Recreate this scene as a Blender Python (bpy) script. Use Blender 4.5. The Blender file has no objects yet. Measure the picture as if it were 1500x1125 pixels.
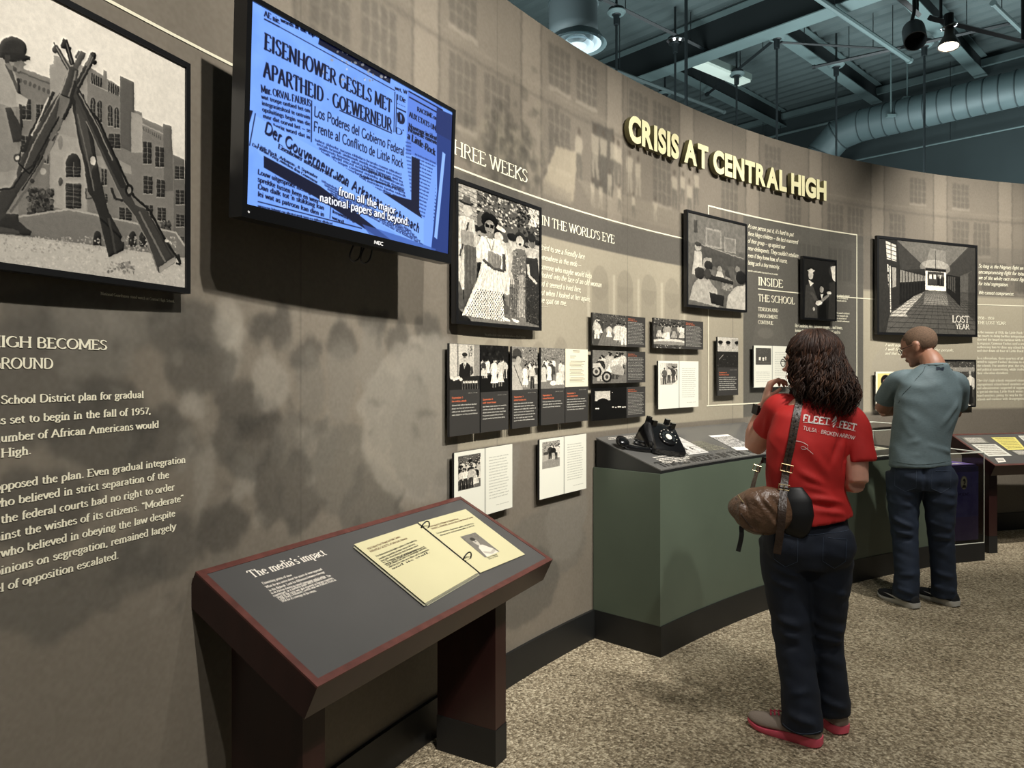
import bpy, bmesh, math, random
import numpy as np
from mathutils import Vector, Matrix, noise as mnoise
from mathutils.bvhtree import BVHTree

D = bpy.data
SC = bpy.context.scene
COL = SC.collection
PI = math.pi
random.seed(7)

# ------------------------------------------------------------------ camera, light, exposure
EYE = 1.506
FPX = 1040.0                      # focal length in pixels of the 1500 px wide frame
cam_data = D.cameras.new('camera')
cam_data.sensor_width = 36.0
cam_data.lens = FPX / 1500.0 * 36.0
cam_data.shift_y = -21.5 / 1500.0
cam_data.clip_start = 0.05
cam = D.objects.new('camera', cam_data)
COL.objects.link(cam)
cam.location = (0, 0, EYE)
cam.rotation_euler = (PI / 2, 0, 0)
SC.camera = cam

world = D.worlds.new('world')
world.use_nodes = True
world.node_tree.nodes['Background'].inputs[0].default_value = (0.75, 0.82, 0.86, 1)
world.node_tree.nodes['Background'].inputs[1].default_value = 0.10
SC.world = world
SC.view_settings.view_transform = 'Standard'
SC.view_settings.look = 'None'
SC.view_settings.exposure = 0.30
SC.view_settings.gamma = 1.0
SC.view_settings.use_curve_mapping = False

WARM = (1.0, 0.965, 0.905)
COOL = (0.88, 0.98, 1.0)

def spot(name, loc, target, power, angle, blend=0.8, size=0.04, col=WARM):
    l = D.lights.new(name, 'SPOT')
    l.energy = power
    l.color = col
    l.spot_size = math.radians(angle)
    l.spot_blend = blend
    l.shadow_soft_size = size
    o = D.objects.new(name, l)
    COL.objects.link(o)
    o.location = loc
    d = Vector(target) - Vector(loc)
    o.rotation_euler = d.to_track_quat('-Z', 'Y').to_euler()
    return o

def area(name, loc, target, power, sx, sy, col=WARM):
    l = D.lights.new(name, 'AREA')
    l.energy = power
    l.color = col
    l.shape = 'RECTANGLE'
    l.size = sx
    l.size_y = sy
    o = D.objects.new(name, l)
    COL.objects.link(o)
    o.location = loc
    d = Vector(target) - Vector(loc)
    o.rotation_euler = d.to_track_quat('-Z', 'Y').to_euler()
    return o

# track spotlights, a few metres in from the curved wall
SPOTS = [
    ((0.95, 0.35, 3.70), (-0.85, 1.95, 2.00), 330, 78),
    ((1.75, 1.45, 3.70), (-0.05, 3.45, 1.90), 370, 70),
    ((2.45, 2.35, 3.85), (0.95, 4.55, 1.75), 370, 66),
    ((3.20, 3.15, 4.00), (1.95, 5.50, 1.90), 370, 66),
    ((4.75, 4.05, 4.05), (4.30, 6.60, 1.75), 620, 72),
]
for i, (a, b, p, an) in enumerate(SPOTS):
    spot('track_spot_light', a, b, p, an)
# ceiling downlights over the visitors' floor
spot('down_light', (1.6, 1.6, 4.2), (1.2, 2.6, 0), 150, 80, 0.9, 0.08)
spot('down_light', (3.3, 2.9, 4.2), (3.2, 4.0, 0), 220, 80, 0.9, 0.08)
spot('down_light', (0.9, -0.3, 3.8), (-0.1, 2.3, 0.8), 110, 60, 0.9, 0.05)
# cool fill for the upper hall, from unseen area lights behind the wall
area('hall_fill_light', (1.2, 6.9, 3.0), (2.4, 6.6, 5.6), 55, 2.0, 1.0, COOL)
area('hall_fill_light', (4.2, 8.0, 3.0), (4.6, 7.2, 5.6), 65, 2.0, 1.0, COOL)
area('hall_fill_light', (7.0, 7.7, 3.2), (6.2, 7.2, 5.6), 50, 2.0, 0.8, COOL)

area('hall_fill_light', (-0.4, 5.4, 3.1), (1.2, 6.6, 5.0), 30, 1.0, 1.0, COOL)  # added fill that brightens the dark vertical duct, no real lamp there

# ------------------------------------------------------------------ naming helpers
def props(o, label=None, cat=None, group=None, kind=None):
    if label: o['label'] = label
    if cat: o['category'] = cat
    if group: o['group'] = group
    if kind: o['kind'] = kind
    return o

def thing(name, label, cat, loc=(0, 0, 0), rz=0.0, group=None):
    o = D.objects.new(name, None)
    COL.objects.link(o)
    o.location = loc
    o.rotation_euler = (0, 0, rz)
    o.empty_display_size = 0.05
    return props(o, label, cat, group)

def link_mesh(name, me, mat, parent=None):
    o = D.objects.new(name, me)
    COL.objects.link(o)
    if mat is not None:
        for m in (mat if isinstance(mat, (list, tuple)) else [mat]):
            me.materials.append(m)
    if parent is not None:
        o.parent = parent
    return o

def obj(name, bm, mat, parent=None, smooth=False, bevel=0.0, segs=2, autosmooth=None):
    if bevel:
        es = [e for e in bm.edges if len(e.link_faces) == 2 and e.calc_face_angle(0) > 0.5]
        bmesh.ops.bevel(bm, geom=es, offset=bevel, segments=segs, affect='EDGES', profile=0.5, clamp_overlap=True)
    me = D.meshes.new(name)
    bmesh.ops.recalc_face_normals(bm, faces=bm.faces[:])
    bm.to_mesh(me)
    bm.free()
    if smooth:
        for p in me.polygons: p.use_smooth = True
    if autosmooth:
        for p in me.polygons: p.use_smooth = True
        try: me.set_sharp_from_angle(angle=math.radians(autosmooth))
        except Exception: pass
    return link_mesh(name, me, mat, parent)

def dup(root, loc=None, rz=None, label=None):
    r = root.copy(); COL.objects.link(r)
    if loc is not None: r.location = loc
    if rz is not None: r.rotation_euler = (0, 0, rz)
    if label: r['label'] = label
    for ch in list(root.children):
        c = ch.copy(); COL.objects.link(c); c.parent = r
        for g in list(ch.children):
            d = g.copy(); COL.objects.link(d); d.parent = c
    return r

# ------------------------------------------------------------------ mesh helpers
def box(bm, x0, x1, y0, y1, z0, z1, M=None):
    vs = [bm.verts.new(Vector(p) if M is None else M @ Vector(p)) for p in
          [(x0, y0, z0), (x1, y0, z0), (x1, y1, z0), (x0, y1, z0), (x0, y0, z1), (x1, y0, z1), (x1, y1, z1), (x0, y1, z1)]]
    for f in [(0, 3, 2, 1), (4, 5, 6, 7), (0, 1, 5, 4), (1, 2, 6, 5), (2, 3, 7, 6), (3, 0, 4, 7)]:
        bm.faces.new([vs[i] for i in f])
    return vs

def prism(bm, pts, z0, z1):
    a = [bm.verts.new((p[0], p[1], z0)) for p in pts]
    b = [bm.verts.new((p[0], p[1], z1)) for p in pts]
    n = len(pts)
    bm.faces.new(list(reversed(a))); bm.faces.new(b)
    for i in range(n):
        j = (i + 1) % n
        bm.faces.new([a[i], a[j], b[j], b[i]])

def frame_from(d):
    d = d.normalized()
    up = Vector((0, 0, 1)) if abs(d.z) < 0.95 else Vector((0, 1, 0))
    x = up.cross(d).normalized()
    return x, d.cross(x).normalized()

def tube(bm, pts, rad, n=10, caps=True, closed=False, flat=1.0, side=None):
    """tube along pts; rad number or list; flat squeezes the second axis; side fixes the first axis"""
    pts = [Vector(p) for p in pts]
    m = len(pts)
    if not isinstance(rad, (list, tuple)): rad = [rad] * m
    rings = []
    px = None
    for i, p in enumerate(pts):
        a = pts[(i - 1) % m] if (closed or i > 0) else p
        b = pts[(i + 1) % m] if (closed or i < m - 1) else p
        d = (b - a)
        if d.length < 1e-9: d = Vector((0, 0, 1))
        d.normalize()
        if side is not None:
            x = Vector(side); x = (x - d * x.dot(d))
            if x.length < 1e-6: x = frame_from(d)[0]
            x.normalize(); y = d.cross(x)
        elif px is None:
            x, y = frame_from(d)
        else:
            x = px - d * px.dot(d)
            if x.length < 1e-6: x = frame_from(d)[0]
            x.normalize(); y = d.cross(x)
        px = x
        r = rad[i]
        rx, ry = (r if isinstance(r, (tuple, list)) else (r, r * flat))
        rings.append([bm.verts.new(p + x * (math.cos(2 * PI * k / n) * rx) + y * (math.sin(2 * PI * k / n) * ry)) for k in range(n)])
    rng = range(m if closed else m - 1)
    for i in rng:
        A, B = rings[i], rings[(i + 1) % m]
        for k in range(n):
            bm.faces.new([A[k], A[(k + 1) % n], B[(k + 1) % n], B[k]])
    if caps and not closed:
        bm.faces.new(list(reversed(rings[0]))); bm.faces.new(rings[-1])
    return rings

def lathe(bm, prof, c=(0, 0, 0), n=24, M=None):
    """prof = [(r, z)...] about +Z through c"""
    rings = []
    for r, z in prof:
        ring = []
        for k in range(n):
            v = Vector((math.cos(2 * PI * k / n) * r, math.sin(2 * PI * k / n) * r, z))
            if M is not None: v = M @ v
            ring.append(bm.verts.new(v + Vector(c)))
        rings.append(ring)
    for A, B in zip(rings, rings[1:]):
        for k in range(n):
            bm.faces.new([A[k], A[(k + 1) % n], B[(k + 1) % n], B[k]])
    bm.faces.new(list(reversed(rings[0]))); bm.faces.new(rings[-1])

def ellipsoid(bm, c, r, M=None, u=18, v=12):
    mt = Matrix.Translation(Vector(c))
    if M is not None: mt = mt @ M.to_4x4()
    mt = mt @ Matrix.Diagonal((r[0], r[1], r[2], 1))
    bmesh.ops.create_uvsphere(bm, u_segments=u, v_segments=v, radius=1.0, matrix=mt)

def smooth_path(ctrl, n=8, closed=False):
    """Catmull-Rom through control points"""
    P = [Vector(p) for p in ctrl]
    m = len(P)
    out = []
    segs = m if closed else m - 1
    for i in range(segs):
        if closed:
            p0, p1, p2, p3 = P[(i - 1) % m], P[i], P[(i + 1) % m], P[(i + 2) % m]
        else:
            p1, p2 = P[i], P[i + 1]
            p0 = P[i - 1] if i > 0 else p1 * 2 - p2
            p3 = P[i + 2] if i + 2 < m else p2 * 2 - p1
        for k in range(n):
            t = k / n
            out.append(0.5 * ((2 * p1) + (p2 - p0) * t + (2 * p0 - 5 * p1 + 4 * p2 - p3) * t * t + (3 * p1 - p0 - 3 * p2 + p3) * t ** 3))
    if not closed: out.append(P[-1])
    return out

def lerp_list(vals, n):
    out = []
    for i in range(len(vals) - 1):
        for k in range(n):
            t = k / n
            a, b = vals[i], vals[i + 1]
            if isinstance(a, (tuple, list)): out.append(tuple(x + (y - x) * t for x, y in zip(a, b)))
            else: out.append(a + (b - a) * t)
    out.append(vals[-1])
    return out

# ------------------------------------------------------------------ materials
def s2l(c):
    return tuple(((v / 255.0) / 12.92 if v / 255.0 <= 0.04045 else ((v / 255.0 + 0.055) / 1.055) ** 2.4) for v in c)

def mat(name, rgb, rough=0.6, metal=0.0, noise=0.0, scale=20.0, bump=0.0, bscale=60.0, spec=0.5, emit=None, estr=0.0, stretch=None):
    """rgb in sRGB 0-255; noise varies the value; bump adds fine relief"""
    m = D.materials.new(name)
    m.use_nodes = True
    nt = m.node_tree
    b = nt.nodes['Principled BSDF']
    c = s2l(rgb)
    b.inputs['Base Color'].default_value = (*c, 1)
    b.inputs['Roughness'].default_value = rough
    b.inputs['Metallic'].default_value = metal
    b.inputs['Specular IOR Level'].default_value = spec
    co = nt.nodes.new('ShaderNodeTexCoord')
    src = co.outputs['Object']
    if stretch:
        mp = nt.nodes.new('ShaderNodeMapping')
        mp.inputs['Scale'].default_value = stretch
        nt.links.new(src, mp.inputs[0]); src = mp.outputs[0]
    if noise:
        t = nt.nodes.new('ShaderNodeTexNoise')
        t.inputs['Scale'].default_value = scale
        t.inputs['Detail'].default_value = 5
        nt.links.new(src, t.inputs['Vector'])
        r = nt.nodes.new('ShaderNodeMapRange')
        r.inputs[1].default_value = 0.3; r.inputs[2].default_value = 0.7
        r.inputs[3].default_value = 1 - noise; r.inputs[4].default_value = 1 + noise
        nt.links.new(t.outputs[0], r.inputs[0])
        mx = nt.nodes.new('ShaderNodeVectorMath'); mx.operation = 'SCALE'
        mx.inputs[0].default_value = c
        nt.links.new(r.outputs[0], mx.inputs[3])
        nt.links.new(mx.outputs[0], b.inputs['Base Color'])
    if bump:
        t = nt.nodes.new('ShaderNodeTexNoise')
        t.inputs['Scale'].default_value = bscale
        t.inputs['Detail'].default_value = 4
        nt.links.new(src, t.inputs['Vector'])
        bp = nt.nodes.new('ShaderNodeBump')
        bp.inputs['Strength'].default_value = bump
        bp.inputs['Distance'].default_value = 0.01
        nt.links.new(t.outputs[0], bp.inputs['Height'])
        nt.links.new(bp.outputs[0], b.inputs['Normal'])
    if emit:
        b.inputs['Emission Color'].default_value = (*s2l(emit), 1)
        b.inputs['Emission Strength'].default_value = estr
    return m

def glass_mat(name, tint=(1, 1, 1), rough=0.0):
    m = D.materials.new(name); m.use_nodes = True
    nt = m.node_tree
    nt.nodes.remove(nt.nodes['Principled BSDF'])
    tr = nt.nodes.new('ShaderNodeBsdfTransparent'); tr.inputs[0].default_value = (*tint, 1)
    gl = nt.nodes.new('ShaderNodeBsdfGlossy'); gl.inputs['Roughness'].default_value = 0.02
    fr = nt.nodes.new('ShaderNodeFresnel'); fr.inputs[0].default_value = 1.35
    mx = nt.nodes.new('ShaderNodeMixShader')
    nt.links.new(fr.outputs[0], mx.inputs[0]); nt.links.new(tr.outputs[0], mx.inputs[1]); nt.links.new(gl.outputs[0], mx.inputs[2])
    nt.links.new(mx.outputs[0], nt.nodes['Material Output'].inputs[0])
    return m

# ------------------------------------------------------------------ the curved wall's own coordinates
CX, CY, RW = 6.90, -1.49, 8.46      # centre and radius of the curved wall
WALL_H = 3.26

def wang(s): return PI - s / RW
def wpt(s, h, off=0.0):
    a = wang(s); r = RW - off
    return Vector((CX + r * math.cos(a), CY + r * math.sin(a), h))
def wtan(s):
    a = wang(s); return Vector((math.sin(a), -math.cos(a), 0))
def wnor(s):                          # into the room
    a = wang(s); return Vector((-math.cos(a), -math.sin(a), 0))
def wall_sh(px, py, off=0.0):
    """where a sight line of the photograph meets the wall, as (arc length, height)"""
    dx, dz = (px - 750) / FPX, -(py - 541) / FPX
    a = dx * dx + 1; b = -2 * (CX * dx + CY); c = CX * CX + CY * CY - (RW - off) ** 2
    t = (-b + math.sqrt(b * b - 4 * a * c)) / (2 * a)
    return RW * (PI - math.atan2(t - CY, dx * t - CX)), EYE + dz * t
def floor_at(px, py):
    t = FPX * EYE / (py - 541); return Vector(((px - 750) / FPX * t, t, 0))
def at_z(px, py, z):
    t = FPX * (z - EYE) / (541 - py); return Vector(((px - 750) / FPX * t, t, z))
def at_y(px, py, Y):
    return Vector(((px - 750) / FPX * Y, Y, EYE - (py - 541) / FPX * Y))
# ------------------------------------------------------------------ a drawn alphabet (broad-pen strokes), cap height 1
def _a(cx, cy, rx, ry, a0, a1, n=7):
    return [(cx + rx * math.cos(math.radians(a0 + (a1 - a0) * i / n)), cy + ry * math.sin(math.radians(a0 + (a1 - a0) * i / n))) for i in range(n + 1)]
X = 0.66
GL = {}
def _g(ch, w, strokes, ser=()): GL[ch] = (w, strokes, ser)
_g(' ', .34, [])
_g('A', .86, [[(.08, 0), (.42, 1)], [(.42, 1), (.78, 0)], [(.2, .34), (.66, .34)]], [(.08, 0), (.78, 0)])
_g('B', .78, [[(.15, 0), (.15, 1)], [(.15, 1), (.4, 1)] + _a(.4, .76, .22, .24, 90, -90) + [(.15, .52)], [(.4, .52)] + _a(.42, .26, .26, .26, 90, -90) + [(.15, 0)]])
_g('C', .82, [_a(.48, .5, .4, .5, 45, 315, 12)])
_g('D', .88, [[(.15, 0), (.15, 1)], [(.15, 1), (.4, 1)] + _a(.4, .5, .4, .5, 90, -90, 9) + [(.15, 0)]])
_g('E', .72, [[(.15, 0), (.15, 1)], [(.15, 1), (.62, 1), (.63, .85)], [(.15, .52), (.52, .52)], [(.15, 0), (.64, 0), (.67, .18)]], [(.1, 0), (.1, 1)])
_g('F', .68, [[(.15, 0), (.15, 1)], [(.15, 1), (.6, 1), (.62, .84)], [(.15, .5), (.5, .5)]], [(.15, 0)])
_g('G', .9, [_a(.48, .5, .4, .5, 50, 335, 12), [(.8, 0.04), (.8, .42)]], [(.78, .42)])
_g('H', .92, [[(.15, 0), (.15, 1)], [(.77, 0), (.77, 1)], [(.15, .52), (.77, .52)]], [(.15, 0), (.15, 1), (.77, 0), (.77, 1)])
_g('I', .36, [[(.18, 0), (.18, 1)]], [(.18, 0), (.18, 1)])
_g('J', .46, [[(.3, 1), (.3, .15), (.2, -.08), (.05, -.12)]], [(.3, 1)])
_g('K', .84, [[(.15, 0), (.15, 1)], [(.72, 1), (.17, .45)], [(.32, .6), (.78, 0)]], [(.15, 0), (.15, 1), (.72, 1), (.78, 0)])
_g('L', .7, [[(.15, 0), (.15, 1)], [(.15, 0), (.62, 0), (.65, .2)]], [(.15, 0), (.15, 1)])
_g('M', 1.08, [[(.14, 0), (.16, 1)], [(.16, 1), (.54, .12)], [(.54, .12), (.92, 1)], [(.92, 1), (.94, 0)]], [(.14, 0), (.94, 0), (.12, 1), (.96, 1)])
_g('N', .94, [[(.15, 0), (.15, 1)], [(.15, 1), (.79, 0)], [(.79, 0), (.79, 1)]], [(.15, 0), (.1, 1), (.79, 1)])
_g('O', .94, [_a(.47, .5, .4, .5, 90, 450, 16)])
_g('P', .72, [[(.15, 0), (.15, 1)], [(.15, 1), (.4, 1)] + _a(.4, .74, .25, .26, 90, -90) + [(.15, .48)]], [(.15, 0)])
_g('Q', .94, [_a(.47, .5, .4, .5, 90, 450, 16), [(.45, .02), (.6, -.14), (.82, -.2)]])
_g('R', .82, [[(.15, 0), (.15, 1)], [(.15, 1), (.4, 1)] + _a(.4, .75, .24, .25, 90, -90) + [(.15, .5)], [(.38, .5), (.76, 0)]], [(.15, 0), (.78, 0)])
_g('S', .66, [[(.58, .82), (.5, .95), (.34, 1), (.16, .93), (.1, .76), (.2, .6), (.34, .52), (.5, .42), (.58, .26), (.5, .07), (.32, 0), (.14, .05), (.07, .2)]])
_g('T', .8, [[(.4, 0), (.4, 1)], [(.06, .83), (.08, 1), (.72, 1), (.74, .83)]], [(.4, 0)])
_g('U', .9, [[(.15, 1), (.15, .3)] + _a(.45, .3, .3, .3, 180, 360) + [(.75, 1)]], [(.15, 1), (.75, 1)])
_g('V', .86, [[(.08, 1), (.44, 0)], [(.44, 0), (.78, 1)]], [(.08, 1), (.78, 1)])
_g('W', 1.22, [[(.08, 1), (.36, 0)], [(.36, 0), (.62, .95)], [(.62, .95), (.88, 0)], [(.88, 0), (1.14, 1)]], [(.08, 1), (.6, 1), (1.14, 1)])
_g('X', .84, [[(.1, 1), (.74, 0)], [(.74, 1), (.1, 0)]], [(.1, 0), (.1, 1), (.74, 0), (.74, 1)])
_g('Y', .82, [[(.08, 1), (.42, .45)], [(.74, 1), (.42, .45)], [(.42, .45), (.42, 0)]], [(.08, 1), (.74, 1), (.42, 0)])
_g('Z', .76, [[(.1, .84), (.12, 1), (.66, 1), (.08, 0), (.66, 0), (.68, .18)]])
_g('a', .54, [[(.09, .5), (.15, .62), (.27, X), (.38, .6), (.41, .48), (.41, .1), (.5, .02)], [(.41, .38), (.2, .33), (.07, .2), (.1, .05), (.2, 0), (.32, .04), (.41, .15)]])
_g('b', .6, [[(.13, 1.02), (.13, .04)], [(.13, .5), (.22, .62)] + _a(.3, .33, .23, .33, 80, -90) + [(.13, .08)]])
_g('c', .5, [_a(.28, .33, .22, .33, 48, 312, 9)])
_g('d', .6, [[(.46, 1.02), (.46, 0), (.55, 0)], [(.46, .52), (.36, .64)] + _a(.29, .33, .22, .33, 95, 270) + [(.46, .12)]], [(.42, 1.02)])
_g('e', .52, [[(.08, .38), (.46, .4)] + _a(.27, .36, .19, .3, 12, 180, 6) + _a(.28, .33, .22, .33, 185, 318, 6)])
_g('f', .36, [[(.16, 0), (.16, .8), (.22, .97), (.33, 1.02), (.4, .95)], [(.04, X), (.34, X)]], [(.16, 0)])
_g('g', .56, [_a(.26, .44, .18, .22, 90, 450, 10), [(.4, .6), (.54, .64)], [(.16, .26), (.12, .12), (.4, .04), (.5, -.1), (.4, -.26), (.2, -.28), (.07, -.18), (.14, -.02), (.22, .06)]])
_g('h', .62, [[(.13, 0), (.13, 1.02)], [(.13, .48), (.26, .64), (.38, .65), (.46, .52), (.46, 0)]], [(.13, 0), (.46, 0)])
_g('i', .3, [[(.15, 0), (.15, X)], [(.15, .86), (.15, .98)]], [(.15, 0)])
_g('j', .3, [[(.16, X), (.16, -.15), (.02, -.28)], [(.16, .86), (.16, .98)]])
_g('k', .6, [[(.13, 0), (.13, 1.02)], [(.46, X), (.14, .3)], [(.24, .4), (.52, 0)]], [(.13, 0), (.52, 0), (.46, X)])
_g('l', .3, [[(.15, 0), (.15, 1.02)]], [(.15, 0)])
_g('m', .94, [[(.13, 0), (.13, X)], [(.13, .48), (.26, .64), (.38, .65), (.45, .5), (.45, 0)], [(.45, .48), (.58, .64), (.7, .65), (.78, .5), (.78, 0)]], [(.13, 0), (.45, 0), (.78, 0)])
_g('n', .62, [[(.13, 0), (.13, X)], [(.13, .48), (.26, .64), (.38, .65), (.46, .52), (.46, 0)]], [(.13, 0), (.46, 0)])
_g('o', .58, [_a(.29, .33, .23, .33, 90, 450, 12)])
_g('p', .6, [[(.13, X), (.13, -.3)], [(.13, .5), (.22, .62)] + _a(.3, .33, .23, .33, 80, -90) + [(.13, .1)]], [(.13, -.3)])
_g('q', .6, [[(.46, X), (.46, -.3)], [(.46, .52), (.36, .64)] + _a(.29, .33, .22, .33, 95, 270) + [(.46, .14)]], [(.46, -.3)])
_g('r', .42, [[(.13, 0), (.13, X)], [(.13, .46), (.24, .63), (.36, .64), (.4, .56)]], [(.13, 0)])
_g('s', .44, [[(.37, .54), (.3, .64), (.2, X), (.09, .58), (.09, .44), (.24, .34), (.37, .24), (.37, .08), (.22, 0), (.1, .03), (.05, .14)]])
_g('t', .38, [[(.16, .84), (.16, .12), (.24, 0), (.36, .06)], [(.03, X), (.34, X)]])
_g('u', .62, [[(.13, X), (.13, .16), (.22, 0), (.34, .02), (.46, .18)], [(.46, X), (.46, 0), (.56, 0)]])
_g('v', .56, [[(.06, X), (.28, 0)], [(.28, 0), (.5, X)]], [(.06, X), (.5, X)])
_g('w', .84, [[(.05, X), (.23, 0)], [(.23, 0), (.41, X)], [(.41, X), (.6, 0)], [(.6, 0), (.78, X)]], [(.05, X), (.78, X)])
_g('x', .56, [[(.07, X), (.48, 0)], [(.48, X), (.07, 0)]], [(.07, 0), (.48, 0), (.07, X), (.48, X)])
_g('y', .56, [[(.06, X), (.29, 0)], [(.5, X), (.26, -.12), (.14, -.28), (.04, -.26)]], [(.06, X), (.5, X)])
_g('z', .5, [[(.07, X), (.42, X), (.06, 0), (.42, 0)]])
_g('0', .6, [_a(.3, .46, .22, .46, 90, 450, 14)])
_g('1', .5, [[(.12, .78), (.27, .94), (.27, 0)]], [(.27, 0)])
_g('2', .58, [[(.1, .72), (.2, .9), (.36, .92), (.48, .76), (.44, .55), (.08, 0), (.5, 0)]])
_g('3', .56, [[(.1, .82), (.28, .93), (.44, .8), (.4, .58), (.22, .5), (.42, .44), (.48, .22), (.34, 0), (.08, .04)]])
_g('4', .6, [[(.4, 0), (.4, .93), (.06, .28), (.54, .28)]])
_g('5', .56, [[(.46, .92), (.16, .92), (.12, .54), (.32, .57), (.47, .4), (.46, .14), (.3, 0), (.1, .04)]])
_g('6', .58, [[(.46, .86), (.3, .92), (.14, .72), (.1, .35)] + _a(.3, .27, .2, .27, 180, 540, 10)])
_g('7', .54, [[(.08, .92), (.48, .92), (.22, 0)]])
_g('8', .58, [_a(.3, .7, .17, .22, 270, 630, 10), _a(.3, .25, .21, .25, 90, 450, 10)])
_g('9', .58, [_a(.3, .64, .2, .27, 0, 360, 10) + [(.5, .5), (.42, .15), (.2, 0), (.1, .04)]])
_g('.', .24, [[(.12, .0), (.12, .1)]])
_g(',', .24, [[(.13, .1), (.13, 0), (.06, -.14)]])
_g(':', .26, [[(.13, .0), (.13, .1)], [(.13, .46), (.13, .56)]])
_g("'", .2, [[(.1, 1.02), (.08, .78)]])
_g('"', .36, [[(.1, 1.02), (.08, .78)], [(.26, 1.02), (.24, .78)]])
_g('-', .4, [[(.06, .34), (.32, .34)]])
_g('_', .9, [[(.04, .34), (.86, .34)]])
_g('*', .5, [[(.2, .5), (.3, .5)], [(.25, .44), (.25, .56)]])

def text_quads(txt, thick=.15, thin=.05, phi=22, serif=.125, slant=0.0, track=0.0):
    """quads of a line of writing from (0,0) rightwards, cap height 1; returns (quads, width)"""
    Q = []
    x0 = 0.0
    ph = math.radians(phi)
    for ch in txt:
        w, st, ser = GL.get(ch, GL['-'])
        for pl in st:
            n = len(pl)
            L, Rr = [], []
            for i, (x, y) in enumerate(pl):
                ax, ay = pl[max(i - 1, 0)]; bx, by = pl[min(i + 1, n - 1)]
                dx, dy = bx - ax, by - ay
                l = math.hypot(dx, dy) or 1
                dx /= l; dy /= l
                th = math.atan2(dy, dx)
                t = (thin + (thick - thin) * abs(math.sin(th + ph)) ** 1.6) / 2
                ex = ey = 0.0
                if i == 0 and n == 2: ex, ey = 0, 0
                L.append((x0 + x - dy * t + slant * y, y + dx * t)); Rr.append((x0 + x + dy * t + slant * y, y - dx * t))
            for i in range(n - 1):
                Q.append((L[i], L[i + 1], Rr[i + 1], Rr[i]))
        if serif:
            for sx, sy in ser:
                hh = thin * .7
                a, b = x0 + sx - serif + slant * sy, x0 + sx + serif + slant * sy
                Q.append(((a, sy - hh), (b, sy - hh), (b, sy + hh), (a, sy + hh)))
        x0 += w + track
    return Q, x0

# ------------------------------------------------------------------ a small picture canvas for printed photographs
def _vnoise(h, w, cell, seed):
    r = np.random.RandomState(seed)
    gh, gw = int(h / cell) + 3, int(w / cell) + 3
    g = r.rand(gh, gw)
    y = np.arange(h) / cell; x = np.arange(w) / cell
    yi = y.astype(int); xi = x.astype(int)
    fy = (y - yi); fx = (x - xi)
    fy = fy * fy * (3 - 2 * fy); fx = fx * fx * (3 - 2 * fx)
    A = g[yi][:, xi]; B = g[yi][:, xi + 1]; C_ = g[yi + 1][:, xi]; D_ = g[yi + 1][:, xi + 1]
    fx = fx[None, :]; fy = fy[:, None]
    return (A * (1 - fx) + B * fx) * (1 - fy) + (C_ * (1 - fx) + D_ * fx) * fy

def fbm(h, w, cell, seed, oct=4):
    s = np.zeros((h, w)); a = 1.0; t = 0
    for i in range(oct):
        s += a * _vnoise(h, w, max(cell / 2 ** i, 1.5), seed + i); t += a; a *= .55
    return s / t

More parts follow.
